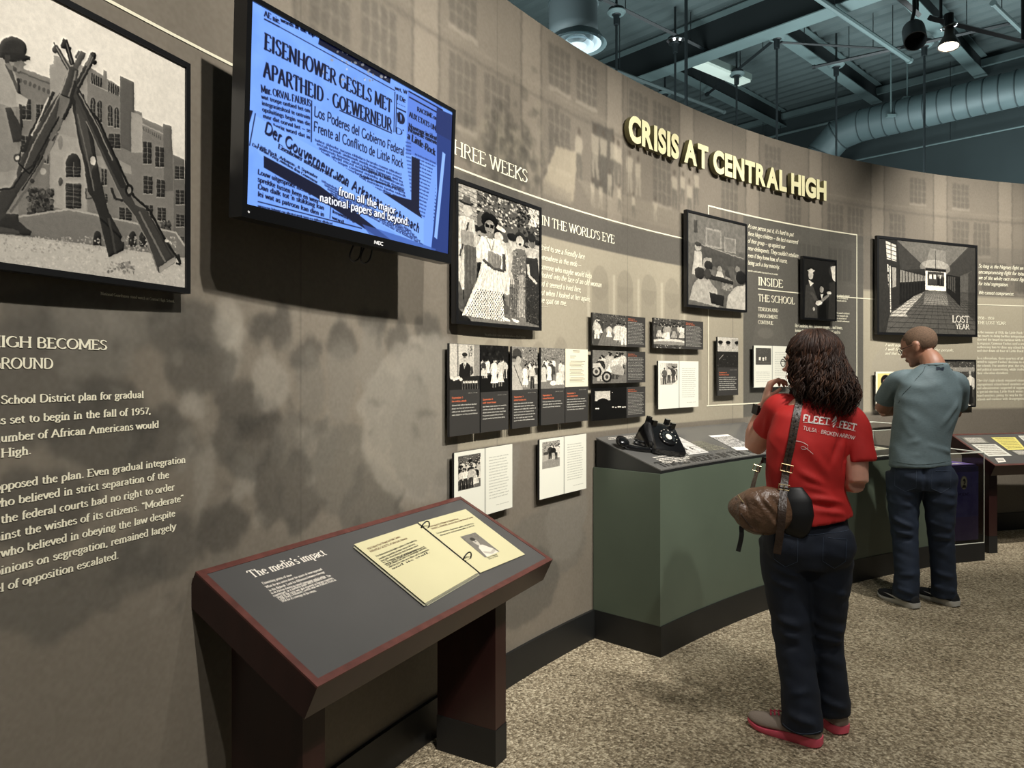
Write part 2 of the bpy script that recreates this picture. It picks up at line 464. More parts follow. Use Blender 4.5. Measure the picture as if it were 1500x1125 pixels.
class Cv:
    def __init__(self, w, h, col=(128, 128, 128)):
        self.w, self.h = int(w), int(h)
        self.p = np.zeros((self.h, self.w, 3), np.float32) + np.array(col, np.float32)
        self.map = None               # optional function from drawing coordinates to pixels
    def _t(self, pts):
        return [self.map(*p) for p in pts] if self.map else pts
    def poly(self, pts, col, a=1.0, raw=False):
        if not raw: pts = self._t(pts)
        P = np.array(pts, float)
        x0, y0 = np.floor(P.min(0)).astype(int); x1, y1 = np.ceil(P.max(0)).astype(int)
        x0 = max(x0, 0); y0 = max(y0, 0); x1 = min(x1, self.w); y1 = min(y1, self.h)
        if x1 <= x0 or y1 <= y0: return
        n = len(P); acc = np.zeros((y1 - y0, x1 - x0), np.float32)
        for ox, oy in ((.25, .25), (.75, .25), (.25, .75), (.75, .75)):
            gx = (np.arange(x0, x1) + ox)[None, :]; gy = (np.arange(y0, y1) + oy)[:, None]
            ins = np.zeros(acc.shape, bool)
            for i in range(n):
                ax, ay = P[i]; bx, by = P[(i + 1) % n]
                if ay == by: continue
                ins ^= (((ay <= gy) & (gy < by)) | ((by <= gy) & (gy < ay))) & (gx < (bx - ax) * (gy - ay) / (by - ay) + ax)
            acc += ins
        acc *= a / 4
        self.p[y0:y1, x0:x1] += (np.array(col, np.float32) - self.p[y0:y1, x0:x1]) * acc[..., None]
    def rect(self, x0, y0, x1, y1, col, a=1.0): self.poly([(x0, y0), (x1, y0), (x1, y1), (x0, y1)], col, a)
    def ell(self, cx, cy, rx, ry, col, a=1.0, rot=0, n=20):
        c, s = math.cos(math.radians(rot)), math.sin(math.radians(rot))
        self.poly([(cx + math.cos(t) * rx * c - math.sin(t) * ry * s, cy + math.cos(t) * rx * s + math.sin(t) * ry * c)
                   for t in [2 * PI * k / n for k in range(n)]], col, a)
    def line(self, pts, wd, col, a=1.0):
        for (x0, y0), (x1, y1) in zip(pts, pts[1:]):
            l = math.hypot(x1 - x0, y1 - y0) or 1
            nx, ny = -(y1 - y0) / l * wd / 2, (x1 - x0) / l * wd / 2
            self.poly([(x0 + nx, y0 + ny), (x1 + nx, y1 + ny), (x1 - nx, y1 - ny), (x0 - nx, y0 - ny)], col, a)
    def text(self, txt, p0, p1, h, col, a=1.0, **k):
        """line of writing from p0 to p1 (drawing coords), cap height h in canvas pixels"""
        (x0, y0), (x1, y1) = self._t([p0, p1])
        q, w = text_quads(txt, **k)
        l = math.hypot(x1 - x0, y1 - y0); ux, uy = (x1 - x0) / l, (y1 - y0) / l
        sx = l / w
        for f in q:
            self.poly([(x0 + ux * x * sx + uy * y * h, y0 + uy * x * sx - ux * y * h) for x, y in f], col, a, raw=True)
    def blur(self, r):
        fy = np.fft.fftfreq(self.h + 40)[:, None]; fx = np.fft.fftfreq(self.w + 40)[None, :]
        k = np.exp(-2 * (PI * r) ** 2 * (fx * fx + fy * fy))
        for c in range(3):
            z = np.pad(self.p[..., c], 20, mode='edge')
            self.p[..., c] = np.real(np.fft.ifft2(np.fft.fft2(z) * k))[20:-20, 20:-20]
    def warp(self, amt, cell=14, seed=3):
        dx = ((fbm(self.h, self.w, cell, seed, 3) - .5) * 2 * amt).round().astype(int); dy = ((fbm(self.h, self.w, cell, seed + 50, 3) - .5) * 2 * amt).round().astype(int)
        yy, xx = np.mgrid[0:self.h, 0:self.w]
        self.p = self.p[np.clip(yy + dy, 0, self.h - 1), np.clip(xx + dx, 0, self.w - 1)]
    def organic(self, amt=3.0, cell=12, seed=3, mod=.30, relief=.5):
        """photographic irregularity: wavering outlines, uneven tone, soft modelling"""
        self.warp(amt, cell, seed)
        k = Cv(self.w, self.h); k.p = self.p.copy(); k.blur(max(2.0, cell * .45))
        e = np.roll(np.roll(k.p, 2, 0), 2, 1) - k.p
        self.p = self.p * (1 - mod / 2 + mod * fbm(self.h, self.w, cell, seed + 9, 4))[..., None] + e * relief
        self.p += (self.p - k.p) * .15
    def grain(self, amt, cell=2.0, seed=1, oct=2):
        self.p += ((fbm(self.h, self.w, cell, seed, oct) - .5) * 2 * amt)[..., None]
    def gray(self, tint=(1.0, .965, .89)):
        g = self.p.mean(2, keepdims=True); self.p = g * np.array(tint, np.float32)
    def image(self, name):
        im = D.images.new(name, self.w, self.h)
        a = np.ones((self.h, self.w, 4), np.float32)
        a[..., :3] = np.clip(self.p[::-1], 0, 255) / 255.0
        im.pixels.foreach_set(a.ravel())
        im.pack()
        return im

def print_mat(name, cv, rough=0.35, emit=0.0, spec=0.4, bump=0.0):
    m = D.materials.new(name); m.use_nodes = True
    nt = m.node_tree; b = nt.nodes['Principled BSDF']
    t = nt.nodes.new('ShaderNodeTexImage'); t.image = cv.image(name); t.extension = 'EXTEND'
    uv = nt.nodes.new('ShaderNodeUVMap')
    nt.links.new(uv.outputs[0], t.inputs[0])
    b.inputs['Roughness'].default_value = rough
    b.inputs['Specular IOR Level'].default_value = spec
    if emit:
        b.inputs['Base Color'].default_value = (.01, .01, .012, 1)
        nt.links.new(t.outputs[0], b.inputs['Emission Color'])
        b.inputs['Emission Strength'].default_value = emit
    else:
        nt.links.new(t.outputs[0], b.inputs['Base Color'])
    return m

def quad_print(name, corners, m, parent):
    """a printed sheet: corners BL, BR, TR, TL"""
    me = D.meshes.new(name)
    me.from_pydata([tuple(c) for c in corners], [], [(0, 1, 2, 3)])
    uv = me.uv_layers.new(name='UVMap')
    for i, c in enumerate([(0, 0), (1, 0), (1, 1), (0, 1)]): uv.data[i].uv = c
    return link_mesh(name, me, m, parent)

def quads_mesh(name, quads, fn, m, parent):
    """flat writing: every 2-D quad point goes through fn to 3-D"""
    V, F = [], []
    for q in quads:
        b = len(V)
        V += [tuple(fn(*p)) for p in q]
        F.append(tuple(range(b, b + len(q))))
    me = D.meshes.new(name); me.from_pydata(V, [], F)
    return link_mesh(name, me, m, parent)

def fit_text(txt, x0, x1, y, h, y1=None, **k):
    q, w = text_quads(txt, **k)
    s = (x1 - x0) / w
    dy = 0 if y1 is None else (y1 - y)
    return [[(x0 + a * s, y + b * h + dy * (a / w)) for a, b in f] for f in q]

def words(n, seed, lo=3, hi=9):
    r = random.Random(seed)
    return ' '.join(''.join(r.choice('aeiounrstlmdhc') for _ in range(r.randint(lo, hi))) for _ in range(n))
# ------------------------------------------------------------------ materials in use
M_BLACK = mat('black_paint', (22, 22, 22), .55, noise=.15, scale=8)
M_BASE = mat('black_rubber_base', (20, 21, 21), .5, noise=.2, scale=6)
M_FRAME = mat('black_frame', (14, 14, 15), .4)
M_BOARD = mat('board_edge', (28, 28, 29), .5)
M_CREAM = mat('cream_print', (232, 226, 200), .6)
M_RULE = mat('cream_rule', (222, 216, 190), .6)
M_STEEL = mat('steel', (150, 150, 148), .3, 1.0)

# ------------------------------------------------------------------ mural printed on the wall
MS0, MS1, PPM = 2.3, 11.9, 230
mw, mh = int((MS1 - MS0) * PPM), int(WALL_H * PPM)
mu = Cv(mw, mh, (112, 105, 94))
mu.map = lambda s, h: ((s - MS0) * PPM, (WALL_H - h) * PPM)
gr = fbm(mh, mw, 150, 3, 4)
mu.p *= (0.9 + .22 * gr)[..., None]
rm = random.Random(5)
# facade of the school: stone piers, window bays with mullions
s = 3.7
bay = 0
while s < 11.9:
    mu.rect(s, 2.36, s + .17, 3.26, (140, 131, 117), .5)
    mu.line([(s, 2.3), (s, 3.26)], .012, (70, 66, 60), .5)
    mu.line([(s + .17, 2.3), (s + .17, 3.26)], .012, (70, 66, 60), .5)
    wx = s + .24
    for k in range(2):
        for (h0, h1) in ((2.98, 3.2), (2.56, 2.86), (2.22, 2.44)):
            if s < 7.4 and h0 < 2.5: continue
            if rm.random() < .30: continue
            mu.rect(wx, h0, wx + .2, h1, (74, 70, 64), .42)
            for j in range(1, 4):
                mu.line([(wx + .05 * j, h0), (wx + .05 * j, h1)], .008, (150, 142, 126), .45)
            for j in range(1, 4):
                y = h0 + (h1 - h0) * j / 4
                mu.line([(wx, y), (wx + .2, y)], .006, (150, 142, 126), .4)
            mu.rect(wx - .01, h0 - .025, wx + .21, h0, (150, 142, 128), .5)
        wx += .26
    s += .80
    bay += 1
mu.rect(3.7, 2.875, 11.9, 2.895, (80, 75, 68), .35)
mu.rect(3.7, 2.93, 11.9, 2.94, (140, 132, 118), .35)
# dark tree, pale stair wall and students on the steps
def px(l): return [wall_sh(*p) for p in l]
for i in range(520):
    x, y = rm.gauss(745, 28), rm.gauss(235, 38)
    a, b = wall_sh(x, y)
    mu.ell(a, b, rm.uniform(.01, .035), rm.uniform(.01, .035), rm.choice([(70, 67, 60), (84, 80, 72), (128, 121, 106)]), .35, n=8)
mu.poly(px([(815, 215), (846, 222), (840, 296), (795, 268)]), (160, 150, 130), .75)
mu.poly(px([(795, 262), (838, 284), (836, 300), (795, 282)]), (130, 122, 108), .8)
for i in range(9):
    a, b = wall_sh(845 + i * 3, 262 + i * 5)
    mu.line([(a, b), (7.2, b)], .008, (140, 132, 116), .5)
mu.poly(px([(868, 178), (900, 190), (898, 290), (866, 270)]), (62, 59, 54), .6)
def figure(c, s, h, H, body, legs, head=(70, 62, 54), a=.8):
    c.ell(s, h + H * .93, H * .055, H * .075, head, a)
    c.poly([(s - H * .13, h + H * .82), (s + H * .13, h + H * .82), (s + H * .11, h + H * .48), (s - H * .11, h + H * .48)], body, a)
    c.poly([(s - H * .1, h + H * .5), (s + H * .1, h + H * .5), (s + H * .12, h), (s + .01, h), (s, h + H * .4), (s - .01, h), (s - H * .1, h)], legs, a)
for (x, y, H) in [(872, 262, .30), (884, 266, .30), (899, 270, .29), (906, 272, .27), (848, 262, .28), (922, 282, .26), (935, 288, .25), (1010, 318, .26), (988, 305, .25), (893, 292, .18), (868, 302, .16), (880, 306, .16), (907, 312, .17), (928, 318, .15), (960, 325, .16), (1000, 300, .22), (1020, 300, .24)]:
    a, b = wall_sh(x, y)
    figure(mu, a, b, H, (165, 156, 138), rm.choice([(150, 142, 126), (88, 84, 76)]), a=.6)
mu.warp(2.2, 8, 5); mu.blur(1.2)
mu_base = mu.p.copy()
# heading band, light field, dark fields
mu.rect(4.40, 2.19, 7.62, 2.365, (84, 81, 75), .8)
mu.rect(4.80, 1.155, 7.67, 2.19, (164, 156, 136), .78)
mu.rect(9.20, 1.11, 11.9, 2.185, (172, 164, 143), .80)
mu.rect(7.67, 1.16, 9.20, 2.63, (84, 82, 76), .82)
mu.rect(9.20, 2.17, 11.9, 2.64, (100, 96, 88), .35)
for i in range(5):
    a = 5.95 + i * .26
    mu.rect(a, 1.3, a + .17, 2.0, (128, 121, 106), .5)
    mu.ell(a + .085, 2.0, .085, .1, (128, 121, 106), .5)
    mu.rect(a - .045, 1.3, a - .02, 2.06, (186, 178, 158), .5)
for i in range(4):
    a = 4.95 + i * .2
    mu.ell(a + .1, 1.55 + .03 * (i % 2), .07, .1, (120, 112, 98), .35)
# window bays and big faces ghosted into the dark fields
for a in (8.35, 8.75, 9.32, 9.75, 10.2, 10.7, 11.1):
    mu.rect(a, 2.24, a + .3, 2.5, (66, 64, 59), .3)
    for j in range(1, 5): mu.line([(a + .06 * j, 2.24), (a + .06 * j, 2.5)], .008, (140, 134, 118), .25)
for (a, b, rx, ry, c) in [(8.0, 1.65, .22, .3, 110), (8.7, 1.5, .3, .25, 100), (8.3, 1.35, .2, .15, 70), (9.5, 1.45, .2, .25, 150), (9.9, 1.6, .25, .2, 150), (7.95, 1.78, .1, .04, 130)]:
    mu.ell(a, b, rx, ry, (c, c * .96, c * .88), .25)
# crowd and guardsmen on the lower left
def gp(x, y): return wall_sh(x, y)
LO = Cv(mw, mh, (0, 0, 0)); LO.p = mu_base; LO.map = mu.map
def blob(x, y, rx, ry, v, a=.6, rot=0):
    s0, h0 = gp(x, y); s1, _ = gp(x + rx, y); _, h1 = gp(x, y - ry)
    LO.ell(s0, h0, abs(s1 - s0), abs(h1 - h0), (v, v * .96, v * .88), a, -rot)
for b in [(130, 470, 110, 50, 84), (60, 560, 120, 90, 78), (135, 500, 60, 60, 112), (220, 470, 60, 30, 112), (280, 480, 60, 40, 72),
          (330, 470, 22, 40, 150), (378, 478, 17, 34, 58), (408, 476, 17, 34, 60), (342, 520, 16, 50, 150), (300, 540, 52, 40, 70),
          (365, 590, 40, 36, 66), (375, 625, 32, 20, 52), (285, 590, 20, 16, 140), (330, 640, 22, 34, 72), (362, 690, 24, 34, 130),
          (365, 665, 36, 20, 74), (300, 700, 14, 60, 130), (335, 770, 40, 45, 62), (400, 560, 22, 40, 140), (400, 700, 20, 70, 66), (230, 640, 50, 60, 74),
          (270, 660, 16, 40, 120), (160, 620, 70, 60, 70), (120, 860, 120, 60, 84), (240, 800, 60, 50, 78), (60, 740, 80, 60, 72)]:
    blob(*b)
for b in [(450, 520, 26, 24, 68), (452, 560, 22, 50, 104), (496, 500, 18, 24, 66), (500, 560, 20, 60, 112), (545, 470, 22, 16, 68), (540, 520, 22, 50, 118), (560, 600, 26, 60, 96),
          (585, 500, 20, 22, 74), (600, 560, 26, 50, 120), (630, 480, 18, 20, 70), (640, 530, 20, 46, 118), (430, 640, 30, 40, 88), (470, 650, 26, 40, 110), (440, 720, 26, 60, 70),
          (500, 690, 40, 70, 92), (545, 740, 40, 60, 84), (640, 610, 95, 120, 142), (610, 640, 30, 90, 118), (700, 680, 60, 90, 122), (800, 800, 60, 60, 100), (770, 860, 50, 60, 84), (830, 760, 30, 60, 116), (590, 900, 80, 60, 96)]:
    blob(*b)
for i in range(260):
    x, y = rm.uniform(60, 650), rm.uniform(450, 900)
    if 0.4 < rm.random(): blob(x, y, rm.uniform(3, 12), rm.uniform(4, 16), rm.choice([58, 70, 130, 145, 100]), .3)
LO.blur(1.6); LO.warp(11, 30, 5); LO.warp(4, 9, 8); LO.blur(1.0)
yy = (WALL_H - np.arange(mh) / PPM)[:, None]; xx = (MS0 + np.arange(mw) / PPM)[None, :]
msk = np.clip((1.98 - yy) / .25, 0, 1) * np.clip((4.82 - xx) / .12, 0, 1)
msk = np.maximum(msk, np.clip((1.155 - yy) / .02, 0, 1))
mu.p = mu.p * (1 - msk[..., None]) + LO.p * msk[..., None]
mu.blur(.7)
for a in (3.9, 5.10, 6.32, 7.54, 8.76, 9.98, 11.2):
    mu.line([(a, 0), (a, 3.26)], .005, (60, 57, 52), .35)
mu.grain(5, 2.0, 11)
mu.p *= np.array([1.0, .995, .985], np.float32)
M_MURAL = print_mat('mural_print', mu, rough=.5, spec=.25)

def arc_strip(bm, s0, s1, h0, h1, off0, off1, n):
    """solid strip following the wall between two offsets"""
    rows = []
    for i in range(n + 1):
        s = s0 + (s1 - s0) * i / n
        rows.append([bm.verts.new(wpt(s, h, o)) for h, o in ((h0, off1), (h1, off1), (h1, off0), (h0, off0))])
    for A, B in zip(rows, rows[1:]):
        for k in range(4):
            bm.faces.new([A[k], A[(k + 1) % 4], B[(k + 1) % 4], B[k]])
    bm.faces.new(rows[0][::-1]); bm.faces.new(rows[-1])
    return rows

# the curved wall itself: printed face and solid back
bm = bmesh.new(); N = 170; S0, S1 = 0.0, 14.0
rows = arc_strip(bm, S0, S1, 0, WALL_H, -.12, 0.0, N)
me = D.meshes.new('wall_left'); bmesh.ops.recalc_face_normals(bm, faces=bm.faces[:])
bm.to_mesh(me); bm.free()
uv = me.uv_layers.new(name='UVMap')
for lp in me.loops:
    v = me.vertices[lp.vertex_index].co
    s = RW * (PI - math.atan2(v.y - CY, v.x - CX))
    uv.data[lp.index].uv = ((s - MS0) / (MS1 - MS0), v.z / WALL_H)
wall = link_mesh('wall_left', me, [M_MURAL]); props(wall, kind='structure')
for p in me.polygons: p.use_smooth = abs(p.normal.z) < .5
try: me.set_sharp_from_angle(angle=math.radians(30))
except Exception: pass

bm = bmesh.new(); arc_strip(bm, S0, 5.955, 0, .16, -.01, .016, 70)
props(obj('baseboard_left', bm, M_BASE), kind='structure')
bm = bmesh.new(); arc_strip(bm, 10.1, S1, 0, .16, -.01, .016, 40)
props(obj('baseboard_left', bm, M_BASE), kind='structure')

# ------------------------------------------------------------------ writing on the wall
WOFF = .0022
wq = []
def wl(txt, s0, s1, h, cap, h1=None, **k): wq.extend(fit_text(txt, s0, s1, h, cap, h1, **k))
def wl_right(prefix, vis, s0, s1, h, cap, **k):
    q, w = text_quads(vis, **k); sc = (s1 - s0) / w
    q2, w2 = text_quads(prefix, **k)
    wl(prefix + vis, s0 - w2 * sc, s1, h, cap, **k)
SM = dict(thick=.19, thin=.085)
BG = dict(thick=.19, thin=.075)
wl_right('H', 'IGH BECOMES', 2.99, 3.232, 1.552, .0215, **BG)
wl_right('G', 'ROUND', 2.99, 3.101, 1.508, .0215, **BG)
for pre, vis, s1, h in [('Rock ', 'School District plan for gradual', 3.332, 1.436), ('wa', 's set to begin in the fall of 1957,', 3.352, 1.395),
                        ('n', 'umber of African Americans would', 3.376, 1.359), ('', 'High.', 3.053, 1.328),
                        ('o', 'pposed the plan. Even gradual integration', 3.459, 1.261), ('w', 'ho believed in strict separation of the', 3.407, 1.228),
                        ('', 'the federal courts had no right to order', 3.424, 1.194), ('aga', 'inst the wishes of its citizens. "Moderate"', 3.452, 1.160),
                        ('', 'who believed in obeying the law despite', 3.426, 1.1255), ('op', 'inions on segregation, remained largely', 3.428, 1.091),
                        ('leve', 'l of opposition escalated.', 3.262, 1.056)]:
    wl_right(pre, vis, 2.99, s1, h, .0165, **SM)
wl_right('T', 'HREE WEEKS', 4.770, 5.350, 2.428, .060, thick=.15, thin=.05)
wl_right('', 'IN THE WORLD\'S EYE', 5.471, 6.180, 2.242, .047, thick=.15, thin=.05)
IT = dict(thick=.16, thin=.07, serif=0, slant=.28)
for t, s1, h in [('I tried to see a friendly face', 5.875, 2.114), ('somewhere in the mob _', 5.84, 2.064), ('Someone who maybe would help.', 5.95, 2.015),
                 ('I looked into the face of an old woman', 6.045, 1.974), ('and it seemed a kind face,', 5.84, 1.929), ('But when I looked at her again,', 5.93, 1.884), ('she spat on me.', 5.70, 1.845)]:
    wl(t, 5.44, s1, h, .030, **IT)
wl('__', 5.45, 5.53, 1.82, .02, thick=.1, thin=.1, serif=0)
for i, (t, s1) in enumerate([('As one person put it, it\'s hard to put', 8.30), ('these Negro children _ the best-mannered', 8.355), ('of their group _ up against our', 8.19),
                             ('near-delinquents. They couldn\'t retaliate', 8.36), ('even if they knew how, of course,', 8.22), ('being such a tiny minority.', 8.12)]):
    wl(t, 7.722, s1, 2.542 - i * .0535, .032, **IT)
wl(words(8, 2), 7.722, 8.1, 2.225, .012, **SM)
wl('INSIDE', 7.850, 8.165, 2.134, .058, thick=.17, thin=.06)
wl('THE SCHOOL', 7.850, 8.317, 2.015, .050, thick=.17, thin=.06)
wl('TENSION AND', 7.850, 8.105, 1.943, .025, thick=.17, thin=.07)
wl('HARASSMENT', 7.850, 8.10, 1.893, .025, thick=.17, thin=.07)
wl('CONTINUE', 7.850, 8.04, 1.845, .025, thick=.17, thin=.07)
for i, (t, s1) in enumerate([('By Candlelite, Mrs. Salvatore images, ... and looms,', 8.93), ('leaving the federalized Arkansas National Guard to', 8.90), ('protect the Nine. Segregation students become', 8.86), ('increasingly violent in the spring of 1958', 8.84)]):
    wl(t, 8.32, s1, 1.838 - i * .038, .024, **SM)
for i in range(7): wl(words(3, 40 + i), 8.83, 9.02 - .02 * (i % 3), 2.11 - .022 * i - (.08 if i > 2 else 0), .013, **SM)
for i, (t, s1) in enumerate([('So long as the Negroes fight an', 11.20), ('uncompromising fight for total integration', 11.42), ('we of the white race must fight a like fight', 11.45), ('for total segregation.', 11.02), ('We cannot compromise.', 11.09)]):
    wl(t, 10.655, s1, 2.447 - i * .054 - (.03 if i == 4 else 0), .033, **IT)
wl('1958 - 1959', 10.645, 10.85, 1.97, .026, **SM)
wl('THE LOST YEAR', 10.645, 10.99, 1.925, .028, **SM)
para = ['In the summer of 1958, the Little Rock School Board asked', 'the courts to delay further integration. The federal courts', 'directed the board to continue with its desegregation plan.', 'In response, Governor Faubus used a newly-enacted law', 'authorizing him to close any school facing integration,', 'and shut down all four of Little Rock\'s public high schools.', '',
        'In a referendum, three-quarters of all Little Rock voters', 'voted to support Faubus\' decision to avoid integration of', 'the schools. For another year, the city was torn by racial', 'and political maneuvering, while students scrambled for', 'their education elsewhere.', '', 'The city\'s high schools remained closed. In May 1959, the', 'segregationist school board members attempted to fire teachers', 'and administrators suspected of supporting desegregation. In', 'a special election, Little Rock voters recalled the segregationist', 'board members, paving the way for the board to reopen the', 'schools and continue with desegregation.']
for i, t in enumerate(para):
    if t: wl(t, 10.64, 10.64 + .0148 * len(t), 1.840 - i * .0345, .022, **SM)
for i, (t, s1) in enumerate([('I will not force', 9.80), ('I will fight for the rights of the people,', 10.35), ('and that is all', 9.72)]):
    wl(t, 9.477, s1, 1.705 - i * .036, .024, **IT)
wl('National Guardsmen stand watch at Central High School.', 3.215, 3.424, 1.679, .0065, **SM)
wl(words(9, 3), 5.0, 5.33, 1.66, .010, **SM)
quads_mesh('lettering', wq, lambda s, h: wpt(s, h, WOFF), M_CREAM, wall)['kind'] = 'stuff'

# ruled lines printed on the wall
bm = bmesh.new()
def hrule(s0, s1, h, t=.008):
    n = max(2, int((s1 - s0) / .1))
    A = [(bm.verts.new(wpt(s0 + (s1 - s0) * i / n, h - t / 2, WOFF)), bm.verts.new(wpt(s0 + (s1 - s0) * i / n, h + t / 2, WOFF))) for i in range(n + 1)]
    for a, b in zip(A, A[1:]): bm.faces.new([a[0], b[0], b[1], a[1]])
def vrule(s, h0, h1, t=.008):
    bm.faces.new([bm.verts.new(wpt(a, b, WOFF)) for a, b in ((s - t / 2, h0), (s + t / 2, h0), (s + t / 2, h1), (s - t / 2, h1))])
hrule(2.6, 6.98, 2.372, .008)
hrule(7.85, 11.9, 2.105, .008)
hrule(7.24, 9.115, 2.635, .010); hrule(7.22, 9.115, 1.255, .010)
vrule(7.24, 1.25, 2.64, .010); vrule(9.115, 1.25, 2.64, .010)
obj('ruled_line', bm, M_RULE, wall)

# ------------------------------------------------------------------ raised title letters
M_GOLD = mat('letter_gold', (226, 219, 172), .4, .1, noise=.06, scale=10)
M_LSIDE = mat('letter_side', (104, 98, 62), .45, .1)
title = thing('title_sign', 'raised pale gold capital letters CRISIS AT CENTRAL HIGH across top of the curved wall', 'sign', wpt(7.45, 2.87, 0))
def letter_mesh(ch, h, depth, bold=.03, xs=1.0):
    cu = D.curves.new('letter', 'FONT'); cu.body = ch; cu.size = 1.0; cu.extrude = .5; cu.offset = bold; cu.resolution_u = 4
    o = D.objects.new('tmp', cu); COL.objects.link(o)
    me = D.meshes.new_from_object(o.evaluated_get(bpy.context.evaluated_depsgraph_get()))
    D.objects.remove(o); D.curves.remove(cu)
    return me
REFH = max(v.co.y for v in letter_mesh('H', 1, 1).vertices)
LET = 'CRISIS AT CENTRAL HIGH'
meshes, xs, x = {}, [], 0.0
for ch in LET:
    if ch == ' ': xs.append(None); x += .26; continue
    if ch not in meshes: meshes[ch] = letter_mesh(ch, 1, 1, .046)
    vs = [v.co.x for v in meshes[ch].vertices]
    xs.append(x - min(vs)); x += max(vs) - min(vs) + .060
TW = x - .060
s_a, s_b, cap = 6.262, 8.66, .146
kx = (s_b - s_a) / TW
for ch, xo in zip(LET, xs):
    if xo is None: continue
    src = meshes[ch]; me = src.copy(); me.name = 'letter'
    vx = [v.co.x for v in src.vertices]; mid = xo + (min(vx) + max(vx)) / 2
    s = s_a + mid * kx
    t, n = wtan(s), wnor(s); base = wpt(s, 2.866, .015)
    for v in me.vertices:
        dx = (v.co.x + xo - mid) * kx
        q = base + t * dx + Vector((0, 0, v.co.y / REFH * cap)) + n * ((v.co.z + .5) * .032)
        v.co = q - title.location
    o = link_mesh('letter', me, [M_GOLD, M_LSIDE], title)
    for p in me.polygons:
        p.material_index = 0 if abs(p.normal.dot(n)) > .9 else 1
for m_ in meshes.values(): D.meshes.remove(m_)

# ------------------------------------------------------------------ floor, ceiling, far wall
def carpet():
    m = D.materials.new('loop_carpet'); m.use_nodes = True
    nt = m.node_tree; b = nt.nodes['Principled BSDF']; b.inputs['Roughness'].default_value = .95; b.inputs['Specular IOR Level'].default_value = .1
    co = nt.nodes.new('ShaderNodeTexCoord')
    mp = nt.nodes.new('ShaderNodeMapping'); mp.inputs['Scale'].default_value = (1.0, 1.0, 1); mp.inputs['Rotation'].default_value = (0, 0, .75)
    nt.links.new(co.outputs['Object'], mp.inputs[0])
    vo = nt.nodes.new('ShaderNodeTexVoronoi'); vo.inputs['Scale'].default_value = 105
    nt.links.new(mp.outputs[0], vo.inputs['Vector'])
    no = nt.nodes.new('ShaderNodeTexNoise'); no.inputs['Scale'].default_value = 55; no.inputs['Detail'].default_value = 3
    nt.links.new(mp.outputs[0], no.inputs['Vector'])
    n2 = nt.nodes.new('ShaderNodeTexNoise'); n2.inputs['Scale'].default_value = 3; n2.inputs['Detail'].default_value = 3
    nt.links.new(mp.outputs[0], n2.inputs['Vector'])
    cr = nt.nodes.new('ShaderNodeValToRGB')
    e = cr.color_ramp.elements
    e[0].position = .0; e[0].color = (*s2l((74, 66, 53)), 1)
    e[1].position = 1.0; e[1].color = (*s2l((232, 218, 188)), 1)
    x = cr.color_ramp.elements.new(.5); x.color = (*s2l((156, 142, 117)), 1)
    sep = nt.nodes.new('ShaderNodeSeparateColor'); nt.links.new(vo.outputs['Color'], sep.inputs[0])
    a1 = nt.nodes.new('ShaderNodeMath'); a1.operation = 'MULTIPLY'; a1.inputs[1].default_value = .55
    nt.links.new(sep.outputs[0], a1.inputs[0])
    a2 = nt.nodes.new('ShaderNodeMath'); a2.operation = 'MULTIPLY_ADD'; a2.inputs[1].default_value = 1.1
    nt.links.new(no.outputs[0], a2.inputs[0]); nt.links.new(a1.outputs[0], a2.inputs[2])
    a3 = nt.nodes.new('ShaderNodeMath'); a3.operation = 'MULTIPLY_ADD'; a3.inputs[1].default_value = .5
    nt.links.new(n2.outputs[0], a3.inputs[0]); nt.links.new(a2.outputs[0], a3.inputs[2])
    a4 = nt.nodes.new('ShaderNodeMath'); a4.operation = 'SUBTRACT'; a4.inputs[1].default_value = .57
    nt.links.new(a3.outputs[0], a4.inputs[0])
    nt.links.new(a4.outputs[0], cr.inputs[0]); nt.links.new(cr.outputs[0], b.inputs['Base Color'])
    bp = nt.nodes.new('ShaderNodeBump'); bp.inputs['Strength'].default_value = 1.0; bp.inputs['Distance'].default_value = .008; bp.invert = True
    nt.links.new(vo.outputs['Distance'], bp.inputs['Height']); nt.links.new(bp.outputs[0], b.inputs['Normal'])
    return m
M_CARPET = carpet()
M_SEAM = mat('carpet_seam', (150, 138, 112), .9, noise=.2, scale=60)
bm = bmesh.new(); box(bm, -6, 14, -5, 17, -.06, 0)
floor = props(obj('floor', bm, M_CARPET), kind='structure')
bm = bmesh.new()
a, b = floor_at(1188, 900), floor_at(1302, 862)
d = (b - a).normalized(); n = Vector((-d.y, d.x, 0)) * .005
a = a - d * .2
bm.faces.new([bm.verts.new(p + Vector((0, 0, .0015))) for p in (a - n, b - n, b + n, a + n)])
obj('carpet_seam', bm, M_SEAM, floor)

E1 = Vector((-.689, .725, 0)); E2 = Vector((.725, .689, 0)); CZ = 5.70
M_TEAL = mat('teal_paint', (84, 98, 98), .7, noise=.08, scale=3)
M_TEALD = mat('dark_teal_wall', (54, 66, 67), .8, noise=.12, scale=1.5)
M_DUCTS = mat('duct_seam', (52, 66, 68), .6)
M_DUCT = mat('duct_paint', (92, 110, 112), .5, .1, noise=.05, scale=3)
M_FLANGE = mat('beam_paint', (104, 124, 124), .6, noise=.06, scale=4)
def ce(a, b, z): return E1 * a + E2 * b + Vector((0, 0, z))
